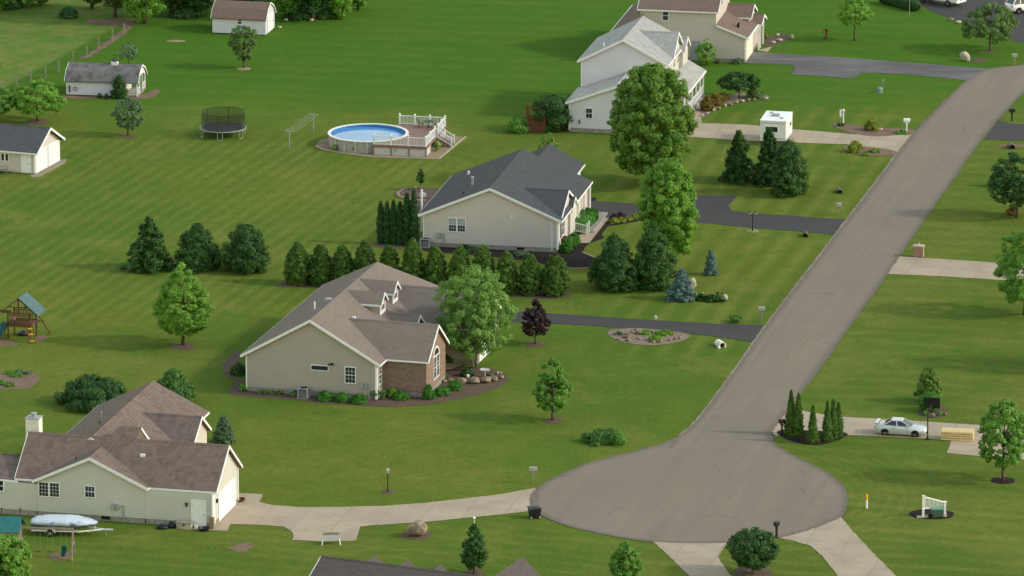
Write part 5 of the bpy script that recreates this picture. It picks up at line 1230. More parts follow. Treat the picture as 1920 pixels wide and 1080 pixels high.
def wheel(parent, x, y, r, w):
    s = 1 if y > 0 else -1
    b = MB(); prof = [(r * .62, -w / 2), (r * .93, -w / 2), (r, -w * .36), (r, w * .36), (r * .93, w / 2), (r * .62, w / 2)]
    b.M = Matrix.Translation((x, y, r)) @ Matrix.Rotation(R(90), 4, 'X'); b.lathe(prof, 20)
    o = b.build('wheel', M['tire'], parent, True)
    b = MB(); b.M = Matrix.Translation((x, y + s * w * .30, r)) @ Matrix.Rotation(R(90), 4, 'X')
    b.lathe([(r * .62, -.03), (r * .62, .03), (r * .5, .035), (r * .2, .01)], 16)
    for k in range(5):
        a = 6.283 * k / 5; b.bar((0, 0, -s * .03), (r * .6 * math.cos(a), r * .6 * math.sin(a), -s * .03), .07, .05)
    b.build('rim', M['rim'], o)
    return o

def cabin(parent, pb, pr, wb, wr, zb, zr, paint, pillars, roof_th=.05):
    """pb/pr: (rear, front) x at belt and roof; a dark glass house with painted roof and pillars"""
    b = MB(); rings = []
    for (x0, x1, w, z) in ((pb[0], pb[1], wb, zb), (pb[0] * .5 + pr[0] * .5, pb[1] * .5 + pr[1] * .5, (wb + wr) / 2 + .02, (zb + zr) / 2), (pr[0], pr[1], wr, zr)):
        rings.append([(x0, -w * .9, z), (x0 + .12, -w, z), (x1 - .15, -w, z), (x1, -w * .86, z), (x1 + .04, 0, z), (x1, w * .86, z), (x1 - .15, w, z), (x0 + .12, w, z), (x0, w * .9, z)])
    g = b.rings(rings).build('glasshouse', M['carglass'], parent)
    r = MB(); x0, x1 = pr
    r.rings([[(x0 - .03, -wr * .9, z), (x0 + .1, -wr - .015, z), (x1 - .13, -wr - .015, z), (x1 + .03, -wr * .84, z), (x1 + .07, 0, z), (x1 + .03, wr * .84, z), (x1 - .13, wr + .015, z), (x0 + .1, wr + .015, z), (x0 - .03, wr * .9, z)] for z in (zr - .02, zr + roof_th * .6)] +
            [[(x0 + .06, -wr * .8, zr + roof_th), (x0 + .15, -wr + .1, zr + roof_th), (x1 - .2, -wr + .1, zr + roof_th), (x1 - .1, -wr * .76, zr + roof_th), (x1 - .08, 0, zr + roof_th + .02), (x1 - .1, wr * .76, zr + roof_th), (x1 - .2, wr - .1, zr + roof_th), (x0 + .15, wr - .1, zr + roof_th), (x0 + .06, wr * .8, zr + roof_th)]])
    r.build('roof', paint, parent, True)
    p = MB()
    for s in (-1, 1):
        p.bar((pb[0] + .03, s * wb * .95, zb), (pr[0] + .03, s * wr * .96, zr), .12, .08)
        p.bar((pb[1] - .05, s * wb * .95, zb), (pr[1] - .05, s * wr * .95, zr), .08, .07)
        for t in pillars: p.bar((pb[0] + (pb[1] - pb[0]) * t, s * (wb + .012), zb), (pr[0] + (pr[1] - pr[0]) * t, s * (wr + .012), zr), .09, .03)
    p.build('pillar', paint, parent)

def coupe():
    t = thing('parked_car', 'silver two-door coupe with rear spoiler parked on the concrete drive', 'car', G(1690, 814), R(-13))
    pt = M['carpaint']
    body_loft([(-2.22, .62, .32, .66, .74, .55), (-2.1, .80, .24, .72, .88, .66), (-1.75, .85, .20, .76, .93, .70), (-1.1, .87, .18, .80, .93, .74), (0, .875, .18, .82, .90, .76), (.75, .87, .18, .80, .88, .74), (1.3, .86, .19, .74, .84, .72), (1.85, .82, .22, .64, .74, .66), (2.12, .70, .28, .54, .62, .56), (2.22, .55, .34, .48, .54, .46)], 'body', pt, t)
    cabin(t, (-1.55, .95), (-.85, .12), .74, .56, .89, 1.30, pt, (.52,))
    for x in (-1.3, 1.32):
        for y in (-.74, .74): wheel(t, x, y, .31, .2)
    b = MB()
    for x in (-1.3, 1.32):
        for s in (-1, 1):
            pts = [(x + .36 * math.cos(math.pi * i / 8), s * .862, .3 + .36 * math.sin(math.pi * i / 8)) for i in range(9)]; b.prism(pts, (0, s * .02, 0))
    b.build('wheel_arch_shade', M['black'], t)  # black half-discs on the body sides stand in for wheel well shade
    b = MB(); b.box(-2.2, -1.93, -.72, .72, 1.06, 1.10); b.box(-2.15, -2.0, -.66, -.6, .88, 1.06); b.box(-2.15, -2.0, .6, .66, .88, 1.06); b.build('spoiler', pt, t, False, .012)
    for s in (-1, 1):
        b = MB(); b.box(1.98, 2.13, s * .66 - .13, s * .66 + .06 if s > 0 else s * .66 + .13, .53, .63); b.build('headlight', M['lampglass'], t, False, .02)
        b = MB(); b.box(-2.235, -2.08, s * .56 - .17, s * .56 + .17, .62, .76); b.build('tail_light', M['red'], t, False, .02)
        b = MB(); b.box(.52, .66, s * .88 - .08, s * .88 + .08, .88, 1.0); b.build('side_mirror', pt, t, False, .02)
    b = MB()
    for s in (-1, 1): b.box(-.62, -.46, s * .875 - .012, s * .875 + .012, .72, .755); b.box(-.70, -.69, s * .87 - .012, s * .87 + .012, .28, .86); b.box(.66, .67, s * .87 - .012, s * .87 + .012, .28, .84)
    b.build('door_handle', M['darkmetal'], t)
    b = MB(); b.box(2.18, 2.24, -.42, .42, .36, .46); b.build('front_grille', M['black'], t)
coupe()

def pickup():
    c = G(1767, 10); t = thing('pickup_truck', 'white pickup truck parked on the dark street at the top edge', 'pickup', (c.x - .2, c.y + .9, .03), R(-40 + 180))
    pt = M['whitepaint']
    body_loft([(-2.9, .90, .55, 1.0, 1.15, .88), (-2.8, .96, .5, 1.05, 1.2, .9), (-.7, .97, .48, 1.08, 1.2, .9), (-.6, .97, .48, 1.1, 1.18, .9), (1.2, .97, .48, 1.1, 1.16, .86), (2.3, .95, .5, 1.02, 1.12, .82), (2.75, .88, .55, .9, .98, .74), (2.85, .8, .6, .8, .86, .66)], 'body', pt, t)
    cabin(t, (-.72, 1.35), (-.5, .75), .84, .70, 1.16, 1.82, pt, (.45,))
    b = MB(); b.box(-2.72, -.85, -.72, .72, 1.19, 1.24); b.build('cargo_bed', M['black'], t)
    b = MB(); b.box(-2.8, -.8, -.93, -.74, 1.2, 1.33); b.box(-2.8, -.8, .74, .93, 1.2, 1.33); b.box(-2.9, -2.74, -.93, .93, 1.1, 1.33); b.build('bed_side', pt, t, False, .02)
    for x in (-1.75, 1.8):
        for y in (-.86, .86): wheel(t, x, y, .40, .25)
    for s in (-1, 1):
        b = MB(); b.box(-2.93, -2.84, s * .84 - .09, s * .84 + .09, .85, 1.15); b.build('tail_light', M['red'], t, False, .015)
    b = MB(); b.box(-3.02, -2.88, -.9, .9, .5, .68); b.build('bumper', M['whitepaint'], t, False, .03)
    b = MB(); b.box(-2.925, -2.89, -.2, .2, .72, .86); b.build('licence_plate', M['grey'], t)
pickup()

def suv():
    c = G(1908, 24); t = thing('parked_car', 'white sport utility vehicle with sloping rear window on the dark street at the top corner', 'car', (c.x + .9, c.y + .7, .03), R(28))
    pt = M['whitepaint']
    body_loft([(-2.3, .72, .5, .95, 1.02, .66), (-2.2, .88, .36, .98, 1.08, .78), (-1.6, .93, .3, 1.0, 1.08, .82), (0, .94, .28, 1.0, 1.06, .82), (1.1, .93, .28, .98, 1.05, .8), (1.9, .9, .32, .9, .98, .74), (2.25, .8, .4, .8, .86, .66), (2.33, .66, .46, .7, .76, .56)], 'body', pt, t)
    cabin(t, (-2.15, 1.15), (-1.75, .35), .82, .66, 1.05, 1.62, pt, (.3, .62))
    for x in (-1.4, 1.4):
        for y in (-.82, .82): wheel(t, x, y, .36, .23)
    b = MB()
    for x in (-1.4, 1.4):
        for s in (-1, 1): b.prism([(x + .43 * math.cos(math.pi * i / 8), s * .925, .34 + .43 * math.sin(math.pi * i / 8)) for i in range(9)], (0, s * .02, 0))
    b.build('wheel_arch_shade', M['black'], t)  # flat black shapes paint the shade of the wheel wells
    for s in (-1, 1):
        b = MB(); b.box(-2.32, -2.12, s * .72 - .15, s * .72 + .15, .86, 1.0); b.build('tail_light', M['red'], t, False, .02)
        b = MB(); b.box(.72, .86, s * .95 - .09, s * .95 + .09, 1.05, 1.18); b.build('side_mirror', pt, t, False, .02)
suv()

def camper():
    c = G(1425, 273); t = thing('camper_trailer', 'white box camper parked on the concrete drive behind the dark spruces', 'camper', (c.x, c.y + .2, .03), R(-11))
    b = MB(); b.box(0, 2.7, 0, 4.4, .45, 2.55); b.build('body', M['white'], t, False, .06)
    b = MB(); b.box(-.03, 2.73, -.03, 4.43, 2.5, 2.62); b.build('roof', M['white'], t, False, .03)
    b = MB(); b.box(.9, 1.7, 1.9, 2.6, 2.63, 2.83); b.build('air_conditioner', M['grey'], t, False, .05)
    b = MB(); b.box(.5, .85, 3.2, 3.6, 2.63, 2.72); b.box(1.9, 2.2, 1.0, 1.35, 2.63, 2.72); b.build('roof_vent', M['grey'], t)
    F, Rr = Face('front', 0), Face('right', 2.7)
    window(t, F, .5, 1.9, 1.35, 2.05, 1, 1, mid=False)
    door(t, Rr, .55, 1.2, .5, 2.35, 'white', 'entry_door', False); window(t, Rr, 2.2, 3.4, 1.4, 2.0, 1, 1, mid=False)
    b = MB(); F.box(b, .1, 2.6, .004, .02, .7, .78); F.box(b, .1, 2.6, .004, .02, 2.3, 2.36); b.box(2.705, 2.72, .1, 4.3, .7, .78); b.build('trim_stripe', M['grey'], t)
    for x in (.1, 2.6): wheel(t, 0, 0, .32, .2).matrix_basis = Matrix.Translation((x, 2.0, 0)) @ Matrix.Rotation(R(90), 4, 'Z')
    b = MB(); b.bar((.5, 0, .5), (1.35, -1.2, .5), .08, .1); b.bar((2.2, 0, .5), (1.35, -1.2, .5), .08, .1); b.tube((1.35, -1.1, 0), (1.35, -1.1, .6), .04); b.build('tow_hitch', M['darkmetal'], t)
camper()

# ------------------------------------------------------------------ pool, deck, yard toys
def rail(b, p, q, z, h, step=.15):
    p, q = Vector(p), Vector(q); L = (q - p).length
    for zz, w in ((h, .09), (.1, .07)): b.bar((p.x, p.y, z + zz), (q.x, q.y, z + zz), w, .07)
    n = int(L / step)
    for i in range(n):
        c = p.lerp(q, (i + .5) / n); b.box(c.x - .02, c.x + .02, c.y - .02, c.y + .02, z + .12, z + h)

def pool():
    t = thing('swimming_pool', 'round above-ground swimming pool with blue water and grey wall', 'pool', (-14.8, 58.45, 0))
    r = 4.02
    MB().lathe([(r, 0), (r, 1.18)], 40, cap=False).build('pool_wall', M['poolwall'], t, True)
    b = MB()
    for i in range(20): a = 6.283 * i / 20; b.M = Matrix.Rotation(a, 4, 'Z'); b.box(r - .01, r + .07, -.07, .07, 0, 1.2)
    b.split('wall_brace', M['skirt'], t)
    MB().lathe([(r - .14, 1.19), (r + .16, 1.19), (r + .16, 1.27), (r - .14, 1.27), (r - .14, 1.19)], 40, cap=False).build('top_rim', M['offwhite'], t)
    MB().lathe([(r - .03, 1.22), (r - .03, .02), (.01, .02)], 40, cap=False).build('liner', M['liner'], t)
    MB().lathe([(r - .04, .93), (.01, .93)], 40, cap=False).build('water', M['water'], t)
pool()

def deck():
    t = thing('pool_deck', 'raised red-brown deck with white railing and stairs beside the round pool', 'deck', (-8.75, 52.75, 0), -R(11.5))
    zf = 1.05; u0, v1 = -5.6, 9.7
    b = MB()
    n = 26
    cx, cy = -14.8 + 8.75, 58.45 - 52.75; a = R(11.5); cl = Vector((cx * math.cos(a) - cy * math.sin(a), cx * math.sin(a) + cy * math.cos(a), 0))
    poly = [(u0, 0), (0, 0), (0, v1), (-5.1, v1)]
    # edge that follows the pool rim
    arc = []
    for i in range(25):
        th = R(78) - R(170) * i / 24; arc.append((cl.x + 4.14 * math.cos(th), cl.y + 4.14 * math.sin(th)))
    arc = [p for p in arc if p[0] > u0 + .02 and .05 < p[1] < v1 - .05]
    poly = [(u0, 0), (0, 0), (0, v1), (arc[0][0], v1)] + arc + [(u0, arc[-1][1])]
    b.prism([(x, y, zf) for x, y in poly], (0, 0, -.14)); b.build('deck_floor', M['deckwood'], t)
    b = MB(); b.box(u0 + .05, -.05, .03, .07, 0, zf - .15); b.box(-.07, -.03, .05, 2.2, 0, zf - .15); b.box(-.07, -.03, 4.9, v1, 0, zf - .15); b.split('skirting', M['skirt'], t)
    b = MB(); b.box(u0 - .02, .03, -.04, .0, zf - .24, zf + .02); b.box(-.0, .04, -.04, v1, zf - .24, zf + .02)
    for x in (u0, u0 + 1.85, u0 + 3.7, -.07): b.box(x, x + .12, -.05, .01, 0, zf - .2)
    for y in (2.2, 4.8): b.box(-.06, .05, y, y + .12, 0, zf - .2)
    b.build('skirt_frame', M['deckwood'], t)
    segs = [((u0 + .1, .1), (-.1, .1), 4), ((-.1, .1), (-.1, 4.6), 3), ((-.1, 6.0), (-.1, v1 - .1), 3), ((-.1, v1 - .1), (-4.9, v1 - .1), 4)]
    done = set()
    for p, q, k in segs:
        b = MB(); rail(b, (*p, 0), (*q, 0), zf, .92); b.build('railing', M['white'], t)
        for i in range(k):
            c = Vector((*p, 0)).lerp(Vector((*q, 0)), i / (k - 1)); key = (round(c.x, 1), round(c.y, 1))
            if key in done: continue
            done.add(key); b = MB(); b.box(c.x - .075, c.x + .075, c.y - .075, c.y + .075, zf, zf + 1.08); b.lathe([(.12, 1.08 + zf), (.10, 1.13 + zf), (.0, 1.19 + zf)], 4, (c.x, c.y, 0)); b.build('post', M['white'], t)
    st = MB()
    for i in range(5): st.box(.06 + i * .3, .06 + i * .3 + .31, 4.7, 5.9, zf - .18 * (i + 1) - .05, zf - .18 * (i + 1))
    for y in (4.68, 5.88): st.bar((.05, y, zf - .2), (1.6, y, .05), .05, .24)
    st.build('stairs', M['deckwood'], t)
    for y in (4.66, 5.94):
        b = MB(); b.bar((0, y, zf + .9), (1.6, y, .95), .07, .08); b.bar((0, y, zf + .15), (1.6, y, .2), .05, .06)
        for i in range(9): x = .1 + i * .17; z = zf - .93 * x / 1.5; b.box(x - .02, x + .02, y - .02, y + .02, z + .15, z + .88)
        b.box(1.55, 1.69, y - .07, y + .07, 0, 1.1); b.build('stair_railing', M['white'], t)
    return t
dk = deck()
def local(root, u, v, z=0.0):
    a = root.rotation_euler.z; return Vector((root.location.x + u * math.cos(a) - v * math.sin(a), root.location.y + u * math.sin(a) + v * math.cos(a), z))
t = thing('patio_table', 'small dark round table on the pool deck', 'table', local(dk, -1.6, 8.6, 1.055))
MB().lathe([(.5, .68), (.5, .72), (.01, .72)], 20).build('table_top', M['darkmetal'], t)
b = MB(); b.tube((0, 0, 0), (0, 0, .68), .035)
for k in range(3): a = 2.094 * k; b.tube((0, 0, .25), (.35 * math.cos(a), .35 * math.sin(a), .0), .02)
b.build('table_leg', M['darkmetal'], t)
def patio_chair(label, u, v, rz):
    t = thing('patio_chair', label, 'chair', local(dk, u, v, 1.055), rz, 'dark chairs on the pool deck')
    b = MB(); b.box(-.25, .25, -.25, .25, .40, .44); b.build('seat', M['darkmetal'], t)
    b = MB(); b.bar((-.24, .25, .42), (-.24, .36, .95), .03, .03); b.bar((.24, .25, .42), (.24, .36, .95), .03, .03)
    for i in range(4): b.bar((-.24, .27 + i * .025, .55 + i * .12), (.24, .27 + i * .025, .55 + i * .12), .02, .05)
    b.build('backrest', M['darkmetal'], t)
    for x in (-.22, .22):
        for y in (-.22, .22): b = MB(); b.tube((x, y, 0), (x, y, .4), .018, .018, 6); b.build('leg', M['darkmetal'], t)
patio_chair('dark patio chair on the pool side of the round table', -2.45, 8.7, R(80))
patio_chair('dark patio chair at the railing corner of the deck', -.8, 8.7, R(-90))

def trampoline():
    t = thing('trampoline', 'round trampoline with black safety net and grey frame on the back lawn', 'trampoline', (-29.93, 62.5, 0))
    r = 2.38; n = 32
    b = MB(); b.path([(r * math.cos(6.2832 * i / n), r * math.sin(6.2832 * i / n), .85) for i in range(n + 1)], .045); b.build('frame', M['steel'], t)
    MB().lathe([(r - .04, .90), (r - .36, .90), (r - .36, .87)], n, cap=False).build('spring_pad', M['darkmetal'], t)
    MB().lathe([(r - .34, .86), (.01, .84)], n, cap=False).build('mat', M['black'], t)
    for k in range(6):
        a = 6.2832 * (k + .3) / 6; x, y = r * math.cos(a), r * math.sin(a)
        b = MB(); b.tube((x, y, .85), (x, y, 0), .03)
        a2 = a + .22; b.tube((r * math.cos(a2), r * math.sin(a2), .85), (r * math.cos(a2), r * math.sin(a2), 0), .03); b.tube((x, y, .03), (r * math.cos(a2), r * math.sin(a2), .03), .03); b.build('leg', M['steel'], t)
        b = MB(); b.tube((x * 1.0, y * 1.0, .85), (x * .93, y * .93, 2.6), .028); b.build('net_pole', M['darkmetal'], t)
    MB().lathe([(r * .90, .88), (r * .92, 2.55)], n, cap=False).build('safety_net', M['net'], t)
    b = MB(); b.path([(r * .92 * math.cos(6.2832 * i / n), r * .92 * math.sin(6.2832 * i / n), 2.55) for i in range(n + 1)], .022); b.build('net_rim', M['darkmetal'], t)
trampoline()

def clothesline():
    a, c = G(543, 279), G(588, 247); t = thing('clothesline', 'grey steel clothesline with two T-shaped posts beside the pool', 'clothesline', a)
    d = Vector((c.x - a.x, c.y - a.y, 0)); e = d.normalized().cross(Vector((0, 0, 1))); H = 1.85
    for o in (Vector((0, 0, 0)), d):
        b = MB(); b.tube(o, o + Vector((0, 0, H)), .045); b.tube(o - e * .58 + Vector((0, 0, H)), o + e * .58 + Vector((0, 0, H)), .035); b.build('post', M['steel'], t)
    for k in (-.5, -.17, .17, .5):
        b = MB(); q = [e * k + d * (i / 8) + Vector((0, 0, H + .02 - .16 * 4 * (i / 8) * (1 - i / 8))) for i in range(9)]; b.path(q, .012, 4); b.build('line', M['steel'], t)
clothesline()

def playset():
    t = thing('wooden_playset', 'brown timber playset with blue-grey tarp roof and teal slide on the left lawn', 'playset', G(42, 632), R(-14))
    W = M['wood']
    for x in (-1.05, 1.05):
        for y in (-.9, .9): b = MB(); b.box(x - .06, x + .06, y - .06, y + .06, 0, 2.5 if y > 0 else 2.5); b.build('post', W, t)
    b = MB(); b.box(-1.2, 1.2, -1.0, 1.0, 1.35, 1.47)
    for y in (-1.02, .98): b.box(-1.2, 1.2, y, y + .04, 1.2, 1.5)
    b.build('deck', W, t)
    for y in (-.96, .96):
        b = MB(); b.box(-1.1, 1.1, y - .03, y + .03, 2.28, 2.36)
        for i in range(13): x = -1.0 + i * .167; b.box(x - .03, x + .03, y - .015, y + .015, 1.47, 2.28)
        b.build('railing', W, t)
    b = MB()
    for y in (-1.0, 1.0):
        b.bar((0, y, 3.85), (-1.65, y, 2.5), .05, .09); b.bar((0, y, 3.85), (1.65, y, 2.5), .05, .09); b.bar((-1.65, y, 2.5), (1.3, y, 2.5), .06, .1); b.box(-.06, .06, y - .05, y + .05, 2.4, 3.85)
    b.bar((0, -1.1, 3.88), (0, 1.1, 3.88), .06, .1); b.build('roof_frame', W, t)
    b = MB(); b.prism([(-.12, -1.15, 3.86), (.1, -1.15, 3.97), (1.95, -1.15, 2.42), (1.95, -1.15, 2.37), (.1, -1.15, 3.91)], (0, 2.3, 0)); b.build('tarp_roof', M['bluegrey'], t)
    b = MB(); q = [(-1.15, -1.0, 1.5), (-1.35, -1.3, 1.35), (-1.5, -2.3, .55), (-1.55, -2.9, .18), (-1.57, -3.2, .14)]
    rings = []
    for (x, y, z) in q: rings.append([(x - .27, y, z + .2), (x - .22, y, z), (x + .22, y, z), (x + .27, y, z + .2), (x + .24, y, z + .2), (x + .18, y, z + .05), (x - .18, y, z + .05), (x - .24, y, z + .2)])
    b.rings(rings); b.build('slide', M['teal_plastic'], t)
    b = MB(); b.bar((.75, -1.0, 1.45), (1.45, -2.1, 0), .09, .1); b.bar((1.25, -.8, 1.45), (1.95, -1.9, 0), .09, .1); b.build('ladder_rail', W, t)
    b = MB()
    for k in (.2, .5, .85): b.bar((.75 + .7 * k, -1.0 - 1.1 * k, 1.45 * (1 - k)), (1.25 + .7 * k, -.8 - 1.1 * k, 1.45 * (1 - k)), .06, .12)
    b.build('ladder_step', M['yellow'], t)
    b = MB(); b.bar((1.05, .9, 2.2), (2.2, 1.5, 0), .1, .1); b.bar((1.1, .9, 1.4), (1.75, 1.2, 1.3), .08, .1); b.build('brace_leg', W, t)
    b = MB(); b.bar((-1.05, 0, 2.35), (-4.6, .2, 2.35), .12, .16); b.build('swing_beam', W, t)
    for (x, y) in ((-1.5, -1.4), (-2.1, -2.0), (-4.9, -1.4), (-4.9, 1.8)):
        b = MB(); b.bar((-1.2 if x > -3 else -4.5, 0 if x < -3 else -.6, 2.3 if x < -3 else 1.5), (x, y, 0), .1, .1); b.build('swing_leg', W, t)
    b = MB(); b.lathe([(.12, 1.9), (.16, 2.02), (.08, 2.16)], 10, (-.35, -1.05, 0)); b.build('toy_wheel', M['pink'], t)
playset()
t = thing('tire', 'black tyre lying in the shade under the brown playset', 'tyre', G(43, 628), 0)
MB().lathe([(.25, .02), (.48, .02), (.55, .12), (.48, .3), (.25, .3), (.25, .02)], 20, cap=False).build('tire_ring', M['black'], t, True)

def swingset():
    o = G(137, 1046); t = thing('swing_set', 'weathered swing set with teal canopy tower beside the covered boat', 'swing set', o, R(-4))
    W = M['greywood']; H = 2.42
    b = MB(); b.bar((.05, 0, H), (-4.3, 0, H), .1, .15); b.build('swing_beam', W, t)
    for y in (-.85, .85): b = MB(); b.bar((0, 0, H), (.05, y, 0), .1, .11); b.build('leg', W, t)
    b = MB(); b.bar((.03, -.45, 1.2), (.03, .45, 1.2), .07, .09); b.build('cross_brace', W, t)
    for k, x in enumerate((-2.85, -1.85)):
        b = MB()
        for e in (-.22, .22): b.tube((x + e, 0, H), (x + e, 0, .5), .012, .012, 4)
        s = b.build('swing_chain', M['steel'], t); b = MB(); b.box(x - .25, x + .25, -.09, .09, .46, .5); b.build('swing_seat', M['darkmetal'], s)
    b = MB()
    for e in (-.2, .2): b.tube((-.75 + e, 0, H), (-.75 + e, 0, .8), .012, .012, 4)
    g = b.build('glider_rod', M['steel'], t)
    b = MB(); b.box(-.98, -.52, -.2, .2, .42, .5); b.bar((-.75, -.35, .25), (-.75, .35, .55), .1, .1); b.box(-.95, -.55, .16, .22, .5, .95); b.box(-.9, -.6, -.4, -.3, .2, .45); b.build('glider_seat', M['teal_plastic'], g)
    for x in (-5.6, -4.3):
        for y in (-.75, .75): b = MB(); b.box(x - .06, x + .06, y - .06, y + .06, 0, 2.6); b.build('tower_post', W, t)
    b = MB(); b.box(-5.75, -4.15, -.9, .9, 1.25, 1.35); b.build('tower_deck', W, t)
    b = MB()
    for y in (-.82, .82):
        for i in range(8): x = -5.5 + i * .17; b.box(x, x + .1, y - .02, y + .02, 1.35, 2.0)
    for i in range(8): y = -.7 + i * .19; b.box(-4.28, -4.24, y, y + .1, 1.35, 2.0)
    b.build('tower_railing', W, t)
    b = MB()
    b.prism([(-5.85, 0, 3.35), (-4.05, 0, 3.35), (-4.15, -1.15, 2.35), (-5.95, -1.15, 2.35)], (0, 0, .03)); b.prism([(-5.85, 0, 3.35), (-4.05, 0, 3.35), (-3.95, 1.15, 2.35), (-5.75, 1.15, 2.35)], (0, 0, .03))
    b.build('canopy', M['teal'], t)
    for x in (-5.7, -4.2): b = MB(); b.tube((x, .1, 3.3), (x, .1, 3.95), .03); b.lathe([(.07, 3.9), (.08, 4.0), (.0, 4.1)], 8, (x, .1, 0)); b.build('finial', M['darkmetal'], t)
    b = MB(); b.bar((-4.2, 0, 2.42), (-4.2, -.9, 1.6), .07, .09); b.bar((-4.3, .75, 2.5), (-4.3, -.75, 2.5), .07, .09); b.build('gable_brace', W, t)
swingset()

def boat():
    c = G(118, 1004); t = thing('covered_boat', 'small boat under a crumpled white and blue cover on a trailer', 'boat', (c.x, c.y + .5, 0), R(-7))
    st = [(-2.6, .55, .62, 1.25), (-2.3, .82, .55, 1.42), (-1.5, .95, .5, 1.62), (-.6, 1.0, .48, 1.68), (.4, 1.0, .48, 1.74), (1.3, .92, .52, 1.62), (2.1, .66, .66, 1.42), (2.6, .34, .84, 1.30), (2.85, .08, 1.05, 1.2)]
    rng = random.Random(5); ru, rl = [], []
    for x, w, zl, zt in st:
        rl.append([(x, -w, 1.05), (x, -w * .92, .85), (x, -w * .5, zl + .05), (x, 0, zl), (x, w * .5, zl + .05), (x, w * .92, .85), (x, w, 1.05)])
    MB().rings(rl, True, True).build('hull', plain('navy_hull', (0.13, 0.17, 0.24), 0.4, 0.3, 1.5), t, True)
    n = 22; st2 = [st[0]] + [tuple(st[i][k] + (st[i + 1][k] - st[i][k]) * q for k in range(4)) for i in range(len(st) - 1) for q in (.33, .66, 1.0)]
    for x, w, zl, zt in st2:
        r = []
        for i in range(13):
            a = math.pi * i / 12; r.append((x + rng.uniform(-.03, .03), -(w + .05) * math.cos(a) * (1 + rng.uniform(-.03, .03)), .98 + (zt - .98) * .72 * max(0, math.sin(a)) ** .55 + rng.uniform(-.03, .03)))
        ru.append(r)
    k = NT('boat_cover'); f = k.noise(k.scale(k.obj(), .7, 1.2, 1.2), 1.3, 4, 0.6, .5); z = k.xyz(k.obj())[2]
    col = k.mix(k.ramp(k.math('ADD', f, k.math('MULTIPLY', k.math('SUBTRACT', z, 1.3), .15)), .33, .46), (0.16, 0.21, 0.32), (0.52, 0.56, 0.62)); k.bump(f, .5, .1)
    MB().rings(ru, True, True).build('boat_cover', k.done(col, .6), t, True)
    T = MB(); T.bar((-2.5, -.75, .42), (1.4, -.75, .45), .08, .1); T.bar((-2.5, .75, .42), (1.4, .75, .45), .08, .1); T.bar((1.4, -.75, .45), (3.3, 0, .5), .08, .1); T.bar((1.4, .75, .45), (3.3, 0, .5), .08, .1); T.bar((3.2, 0, .5), (4.1, 0, .5), .09, .1)
    for x in (-2.4, -.6, 1.2): T.bar((x, -.75, .43), (x, .75, .43), .07, .08)
    T.bar((2.6, 0, .5), (2.7, 0, 1.1), .07, .07); T.build('trailer_frame', M['white'], t)
    for y in (-.98, .98):
        wheel(t, -.9, y, .30, .18)
        b = MB(); b.rings([[(-.9 + .4 * math.cos(a), y - .12, .3 + .37 * math.sin(a)), (-.9 + .4 * math.cos(a), y + .12, .3 + .37 * math.sin(a)), (-.9 + .43 * math.cos(a), y + .12, .3 + .4 * math.sin(a)), (-.9 + .43 * math.cos(a), y - .12, .3 + .4 * math.sin(a))] for a in [math.pi * (i + .5) / 9 for i in range(9)]]); b.build('fender', M['offwhite'], t)
    b = MB(); b.tube((3.5, 0, .5), (3.5, 0, .05), .035); b.tube((3.5, 0, .04), (3.6, 0, .04), .08); b.build('jack_stand', M['steel'], t)
    b = MB(); b.box(-2.62, -2.5, -.8, .8, .36, .5); b.build('light_bar', M['red'], t)
boat()

# ------------------------------------------------------------------ street furniture and small things
def mailbox(label, px, py, kind='grey', H=1.08, rz=0.0, wide=1.0):
    t = thing('mailbox', label, 'mailbox', G(px, py), rz)
    pm, bm = {'grey': ('greywood', 'grey'), 'black': ('black', 'black'), 'white': ('white', 'white')}[kind]
    b = MB(); b.box(-.07, .07, -.07, .07, 0, H); b.bar((0, 0, H - .35), (.22 * wide, 0, H - .02), .06, .06); b.bar((0, 0, H - .35), (-.22 * wide, 0, H - .02), .06, .06); b.build('post', M[pm], t)
    b = MB(); w = .28 * wide
    pr = [(-w, -.14, H), (-w, .14, H), (-w, .14, H + .2)] + [(-w, .14 * math.cos(math.pi * i / 8), H + .2 + .14 * math.sin(math.pi * i / 8)) for i in range(1, 8)] + [(-w, -.14, H + .2)]
    b.prism(pr, (2 * w, 0, 0)); bo = b.build('box', M[bm], t)
    b = MB(); b.box(-.1, .02, -.165, -.145, H + .16, H + .28); b.build('flag', M['red' if px == 1466 else bm], bo)
    b = MB(); b.box(w, w + .015, -.12, .12, H + .02, H + .26); b.build('box_door', M[bm], bo)
    return t
mailbox('grey mailbox on a timber post at the mouth of the striped-lawn asphalt drive', 1428, 603, 'grey', 1.1, 0, 1.1)
mailbox('grey mailbox on a timber post between a black culvert mouth and the road', 1573, 405, 'grey', 1.0, 0, .9)
mailbox('grey newspaper-style mailbox beside the leaning boulder at the top corner', 1902, 123, 'grey', 1.0, 0, 1.0)
mailbox('pale grey mailbox on the edge of the turning circle by the concrete drive', 1000, 906, 'grey', 1.1, 0, 1.15)
mailbox('black mailbox with red flag beside the pointed arborvitae', 1466, 815, 'black', 1.05, R(10), 1.0)
mailbox('dark blue-black mailbox on the rim of the turning circle beside the round tree', 1456, 1009, 'black', 1.1, R(40), .8)
mailbox('white mailbox on a thick white post at the concrete drive', 1700, 247, 'white', 1.1, 0, 1.2)
mailbox('black mailbox on a thin post at the asphalt drive by the right photo edge', 1897, 227, 'black', 1.0, R(5), 1.1)
t = thing('brick_mailbox', 'square red brick mailbox pillar with pale stone cap at the road edge', 'mailbox', G(1723, 481), -R(12))
b = MB(); b.box(-.5, .42, -.32, .32, 0, 1.0); b.build('pillar', M['redbrick'], t)
b = MB(); b.box(-.56, .48, -.38, .38, 1.003, 1.12); b.build('cap', M['palerock'], t)
